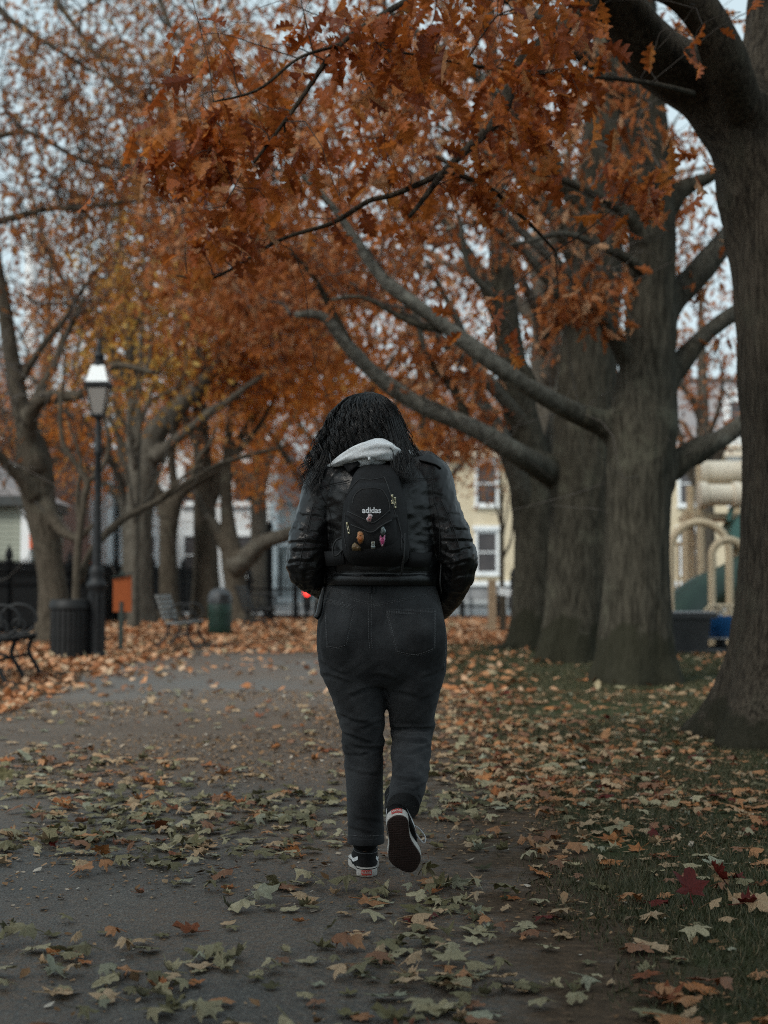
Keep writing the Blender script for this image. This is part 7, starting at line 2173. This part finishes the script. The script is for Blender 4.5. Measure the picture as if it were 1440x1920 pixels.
# ------------------------------------------------------------------ shoes (each built level, then set in place)
def shoe_outline(s, n=44):
    """right shoe for s=1: heel at y=0, toe at y=.285"""
    t = np.linspace(0, 1, n // 2)
    y = .288 * (1 - np.cos(t * math.pi)) / 2
    u = y / .288
    wid = .034 + .004 * np.sin(u * math.pi) + .016 * np.exp(-((u - .72) / .20) ** 2) - .004 * np.exp(-((u - .38) / .15) ** 2)
    capk = np.sqrt(np.clip(1 - np.clip((.13 - u) / .13, 0, 1) ** 2, 0, 1)) * np.sqrt(np.clip(1 - np.clip((u - .76) / .24, 0, 1) ** 2, 0, 1))
    mid = s * (-.010 * np.sin(u * math.pi) + .0 * u)
    right = np.stack([mid + wid * capk, y], -1)
    left = np.stack([mid - wid * capk, y], -1)[::-1]
    return np.vstack([right, left[1:-1]])
def make_shoe(s, Mx, label):
    ol = shoe_outline(s)
    n = len(ol); c = ol.mean(0)
    def T(V): 
        A = np.array(Mx); V = np.asarray(V, float)
        return V @ A[:3, :3].T + A[:3, 3]
    def shell(levels, cap0=True, cap1=True):
        V = []
        for k, z, sh in levels:
            V.append(np.c_[c[0] + (ol[:, 0] - c[0]) * k, c[1] + (ol[:, 1] - c[1]) * k + sh, np.full(n, z)])
        m_ = len(V); V = np.array(V).reshape(-1, 3)
        idx = np.arange(m_ * n).reshape(m_, n); r = np.roll(idx, -1, 1)
        F = [np.stack([idx[:-1], r[:-1], r[1:], idx[1:]], -1).reshape(-1, 4)]
        V = np.vstack([V, [c[0], c[1], levels[0][1]], [c[0], c[1], levels[-1][1]]])
        F.append(np.stack([np.full(n, m_ * n), r[0], idx[0]], -1)); F.append(np.stack([np.full(n, m_ * n + 1), idx[-1], r[-1]], -1))
        return V, F
    # white sidewall
    V, F = shell([(.985, .004, 0), (1.0, .008, 0), (1.0, .030, 0), (.985, .034, 0), (.95, .034, 0)])
    sh = part('shoe', (T(V), F), M['rubber'], walker, ws=False, sharp=50, label=label)
    V, F = shell([(.93, 0, 0), (.965, .002, 0), (.97, .006, 0)])
    part('sole', (T(V), F), M['sole'], sh, ws=False, sharp=50)
    V, F = shell([(1.004, .0285, 0), (1.007, .030, 0), (1.004, .0315, 0)], False, False)
    part('foxing_line', (T(V), F[:1]), M['canvas'], sh, ws=False)
    # upper: heel counter, ankle collar, sloping to the toe
    rings = []
    def ur(y0, y1, z, w0, lean=0): return (s * -.004, (y0 + y1) / 2, z, w0, (y1 - y0) / 2, 0, 0, 1)
    up = [loft([ur(.010, .278, .028, .046), ur(.010, .262, .045, .045), ur(.010, .205, .066, .043), ur(.010, .155, .085, .040), ur(.008, .128, .105, .038), ur(.004, .116, .125, .0385), ur(.004, .114, .140, .038)], 32),
          loft([ur(.012, .12, .026, .036), ur(.010, .12, .05, .036), ur(.010, .12, .08, .037)], 28)]
    uV, uF = fuse(up, .004, 3)
    part('upper', (T(uV), uF), M['canvas'], sh, ws=False)
    ub = bvh_of(uV, uF)
    pad = MB()
    for z, y0, y1, w in ((.080, .0075, .131, .0385), (.095, .0045, .125, .0392), (.110, .0035, .120, .0395)):
        a = np.linspace(0, 2 * math.pi, 37)
        q = np.stack([s * -.004 + w * np.cos(a), (y0 + y1) / 2 + (y1 - y0) / 2 * np.sin(a), np.full(37, z) + .010 * np.clip(np.sin(a), 0, 1)], -1)
        for i in range(len(q)):
            ctr_ = Vector((s * -.004, .06, q[i][2])); d = Vector(q[i]) - ctr_; d.normalize()
            h = ub.ray_cast(ctr_ + d * .2, -d)
            if h[0] is not None: q[i] = np.array(h[0]) + np.array(h[1]) * .0006
        pad.tube(T(q), .00095, 5)
    part('collar_piping', pad, M['thread'], sh, ws=False, kind='stuff')
    # side stripe on both sides, laid on the upper
    for sd in (-1, 1):
        pl = [(.034, .062), (.058, .054), (.090, .046), (.125, .048), (.165, .046), (.19, .040)]
        L = catmull(np.array(pl), 4); wd = np.interp(np.linspace(0, 1, len(L)), [0, .1, .5, 1], [.005, .0065, .006, .004])
        V = []
        for (y, z), w in zip(L, wd):
            for e in (-1, 1):
                o_ = Vector((sd * .2, y, z + e * w)); h = ub.ray_cast(o_, Vector((-sd, 0, 0)))
                V.append((np.array(h[0]) + np.array([sd * .0012, 0, 0])) if h[0] is not None else np.array([sd * .04, y, z + e * w]))
        i = np.arange(len(L) - 1) * 2
        part('side_stripe', (T(V), [np.stack([i, i + 2, i + 3, i + 1], -1)]), M['white_stripe'], sh, ws=False)
    # heel patch with its small white letters
    i0 = [k for k in range(n) if ol[k, 1] < .006]
    hx = np.linspace(-.0175, .0175, 9)
    V = []
    for x in hx:
        a, b_ = np.argmin(np.abs(ol[:, 0] - (c[0] + x)) + 10 * (ol[:, 1] > .1)), 0
        # y of the heel curve at x
        half = ol[ol[:, 1] < .06]
        y = np.interp(x, *zip(*sorted([(p[0], p[1]) for p in half], key=lambda t: t[0])))
        V += [(x, y - .0015, .010), (x, y - .0015, .0275)]
    i = np.arange(len(hx) - 1) * 2
    tb_ = part('heel_patch', (T(V), [np.stack([i, i + 2, i + 3, i + 1], -1)]), M['red_tab'], sh, ws=False)
    tV, tF = text_mesh('VANS', .0125, .0002)
    W_ = []
    half = sorted([(p[0], p[1]) for p in ol[ol[:, 1] < .06]], key=lambda t: t[0])
    for x, y_ in tV[:, :2]:
        W_.append((x, np.interp(x, *zip(*half)) - .0022, .0187 + y_))
    part('lettering', (T(W_), tF), M['rubber'], tb_, ws=False)
    # laces
    lc = MB()
    for k in range(6):
        u = k / 5
        y, z = .150 + .075 * u, .098 - .045 * u
        lc.tube(T(catmull(np.array([(-.026, y, z - .010), (0, y + .006, z + .004), (.026, y, z - .010)]), 4)), .0026, 6)
    if s > 0:
        lc.tube(T(catmull(np.array([(.02, .150, .092), (.045, .165, .085), (.066, .185, .060), (.060, .20, .045), (.046, .195, .062), (.024, .16, .088)]), 5)), .0024, 6)
    part('lace', lc, M['lace'], sh, ws=False)
    return sh
hl = (lx(688), -.012, 0.002)
ML = Matrix.Translation(hl) @ Matrix.Rotation(R(6), 4, 'Z')
make_shoe(-1, ML, 'planted black high-top with white side stripe')
dyh = -.335
MRr = Matrix.Translation((lx(744, dyh), dyh, lz(1522, dyh) - .004)) @ Matrix.Rotation(R(-9), 4, 'Y') @ Matrix.Rotation(R(-4), 4, 'Z') @ Matrix.Rotation(R(-51), 4, 'X')
make_shoe(1, MRr, 'raised black high-top showing its dark waffle sole')
# socks
wpart('sock', loft([(lx(684), .02, .105, .040, .045), (lx(685), .012, .14, .041, .046), (lx(685), .008, .18, .043, .047)], 24, 4), M['sock'])
a_ = np.array(MRr @ Vector((0, .062, .11))); b__ = np.array(ANK_R) + np.array([0, .03, .03])
wpart('sock', loft([(*a_, .036, .045), (*(a_ * .5 + b__ * .5), .040, .045), (*b__, .045, .048)], 24, 4), M['sock'])

# ------------------------------------------------------------------ hair
HR = [  # py, x0, x1, centre y, depth radius
    (732, 689, 699, .03, .010), (737, 668, 714, .03, .045), (744, 654, 725, .03, .070), (758, 640, 737, .028, .096), (780, 628, 748, .024, .112), (805, 618, 757, .016, .118), (830, 609, 767, .008, .116), (852, 602, 779, .0, .105), (875, 592, 792, -.002, .09), (900, 582, 800, -.004, .08), (925, 574, 806, -.004, .07)]
HRm = np.array([[.5 * (lx(a) + lx(b_)), cy_, lz(p_), .5 * (lx(b_) - lx(a)), ry_] for p_, a, b_, cy_, ry_ in HR])
def hair_pt(u, phi, k=1.0):
    """u 0..1 down the rings, phi around (0 = right, -pi/2 = towards the camera)"""
    s = np.clip(u, 0, 1) * (len(HRm) - 1)
    q = np.stack([np.interp(s, np.arange(len(HRm)), HRm[:, j]) for j in range(5)], -1)
    return np.stack([q[..., 0] + q[..., 3] * k * np.cos(phi), q[..., 1] + q[..., 4] * k * np.sin(phi), q[..., 2]], -1)
core = loft([rg(*q[:3], q[3] * .84, q[4] * .86) for q in HRm[2:8]], 40, 5)
cap_ = loft([rg(HEAD[0], HEAD[1] - .01, lz(766), .072, .085), rg(HEAD[0], HEAD[1] - .01, lz(752), .045, .055), rg(HEAD[0] , HEAD[1] - .01, lz(744), .012, .02)], 30)
cV, cF = fuse([core, cap_], .006, 4)
cV = cV + vnormals(cV, cF) * (.006 * (ridged(np.stack([cV[:, 0] * 22, cV[:, 1] * 22, cV[:, 2] * 9], -1), 1, 3, 2) - .5))[:, None]
hair = wpart('hair', (cV, cF), M['hair'])
rh = np.random.default_rng(5)
def strands(n, phi_lo, phi_hi, u_end, amp, seed, r0=.0011, kk=(.80, .985), m=22, parting=lx(700)):
    r = np.random.default_rng(seed)
    phi = r.uniform(phi_lo, phi_hi, n)
    ue = r.uniform(*u_end, n)
    k = r.uniform(*kk, n)
    t = np.linspace(0, 1, m)[None]
    u0 = (r.uniform(0.0, 1, n) ** 2 * .16)[:, None]
    u = u0 + (ue[:, None] - u0) * t
    lr = np.random.default_rng(seed + 1)
    tab = lr.uniform(0, 6.28, 4001); tf = lr.uniform(.8, 1.25, 4001); tu = lr.normal(0, 1, 4001)
    k0 = np.floor((k - .5) * 16)
    pw = .10 + .02 * (k0 % 3)
    lock = np.floor(phi / pw + .37 * k0) + 41 * k0
    lc = (np.floor(phi / pw + .37 * k0) + .5 - .37 * k0) * pw
    li = (lock.astype(int) * 37) % 4001
    gather = .82 * np.clip(t * 1.5 - .12, 0, 1) * np.ones((n, 1))
    # strands gather into locks that drift as they fall
    ph = phi[:, None] + (lc - phi)[:, None] * gather + .10 * tu[li][:, None] * t + .04 * np.sin(t * 6 + tab[li][:, None])
    kk_ = k[:, None] + (((k0 + .5) / 16 + .5)[:, None] - k[:, None]) * gather + .05 * np.sin(t * 9 + 2 * tab[li][:, None]) * t
    p = hair_pt(u, ph, kk_ * (1 - .02 * t))
    z = p[..., 2]
    f = 66 * tf[li][:, None]
    a = amp * (.04 + 1.0 * np.clip(t * 1.5 - .2, 0, 1)) * r.uniform(.8, 1.2, (n, 1))
    ps = tab[li][:, None] + r.normal(0, .22, (n, 1))
    tang = np.stack([-np.sin(ph), np.cos(ph), np.zeros_like(ph)], -1)
    rad = np.stack([np.cos(ph), np.sin(ph), np.zeros_like(ph)], -1)
    wz = (hair_pt(u0[:, 0], phi)[:, None, 2] - z) * f
    p = p + tang * (a * np.sin(wz + ps))[..., None] + rad * (.7 * a * np.cos(wz + ps))[..., None]
    rad_ = r0 * r.uniform(.7, 1.3, (n, 1)) * np.clip(np.minimum(1, (1.02 - t) * 3.5), .15, 1)
    return batch_tubes(p, rad_ * np.ones_like(t), 3)
mbs = MB()
# all round the head down to the nape; behind, they vanish into the hood
mbs.add(*strands(1450, -math.pi, 0, (.66, .78), .013, 1, .0013))
mbs.add(*strands(380, 0, math.pi, (.60, .75), .010, 2, .0014))
mbs.add(*strands(760, -math.pi - .25, -math.pi + .72, (.74, 1.0), .019, 3, .0013))
mbs.add(*strands(640, -.62, .25, (.74, .92), .014, 4, .0013))
mbs.add(*strands(240, -math.pi - .2, -math.pi + .35, (.90, 1.0), .028, 5, .0009, (.96, 1.24)))
mbs.add(*strands(170, -math.pi - .2, .2, (.5, .9), .016, 6, .0007, (.97, 1.08)))
mbs.add(*strands(70, -.3, .2, (.75, .95), .016, 7, .0007, (.97, 1.08)))
wpart('strands', mbs, M['hair'], hair, kind='stuff')
# a few locks that fall over the hood and the shoulder
lk = MB()
r = np.random.default_rng(8)
def lock(pts, n, spread, amp, r0=.0010):
    L = catmull(np.array([(lx(a, y_), y_, lz(b_, y_)) for a, b_, y_ in pts]), 9)
    t = np.linspace(0, 1, len(L))
    for i in range(n):
        o_ = r.normal(0, spread, 3) * [1, .5, .4]
        ph = r.uniform(0, 6.28)
        q = L + o_ * (1 + .6 * t[:, None]) + np.stack([amp * np.sin(t * 14 + ph), amp * .6 * np.cos(t * 14 + ph), 0 * t], -1) * t[:, None]
        lk.tube(q, np.maximum(r0 * (1 - .8 * t), .0002), 3)
lock([(722, 760, .0), (734, 800, -.085), (743, 838, -.135), (747, 868, -.165), (752, 892, -.185), (763, 904, -.18), (771, 896, -.165)], 70, .0085, .009)
lock([(728, 765, .01), (746, 810, -.075), (760, 845, -.125), (767, 870, -.15), (770, 892, -.158), (765, 903, -.165)], 60, .0095, .009)
lock([(724, 830, -.14), (735, 845, -.185), (739, 862, -.20), (737, 880, -.21)], 6, .002, .003)
lock([(612, 850, -.08), (600, 880, -.10), (590, 905, -.12), (583, 925, -.12)], 70, .007, .008)
lock([(606, 860, -.07), (588, 885, -.08), (577, 905, -.09), (573, 918, -.09)], 26, .006, .014, .0007)
lock([(618, 850, -.10), (620, 866, -.125), (622, 878, -.13), (616, 889, -.14)], 5, .0015, .004)
lock([(775, 840, -.06), (788, 856, -.06), (799, 866, -.05)], 40, .005, .004)
wpart('loose_lock', lk, M['hair'], hair, kind='stuff')
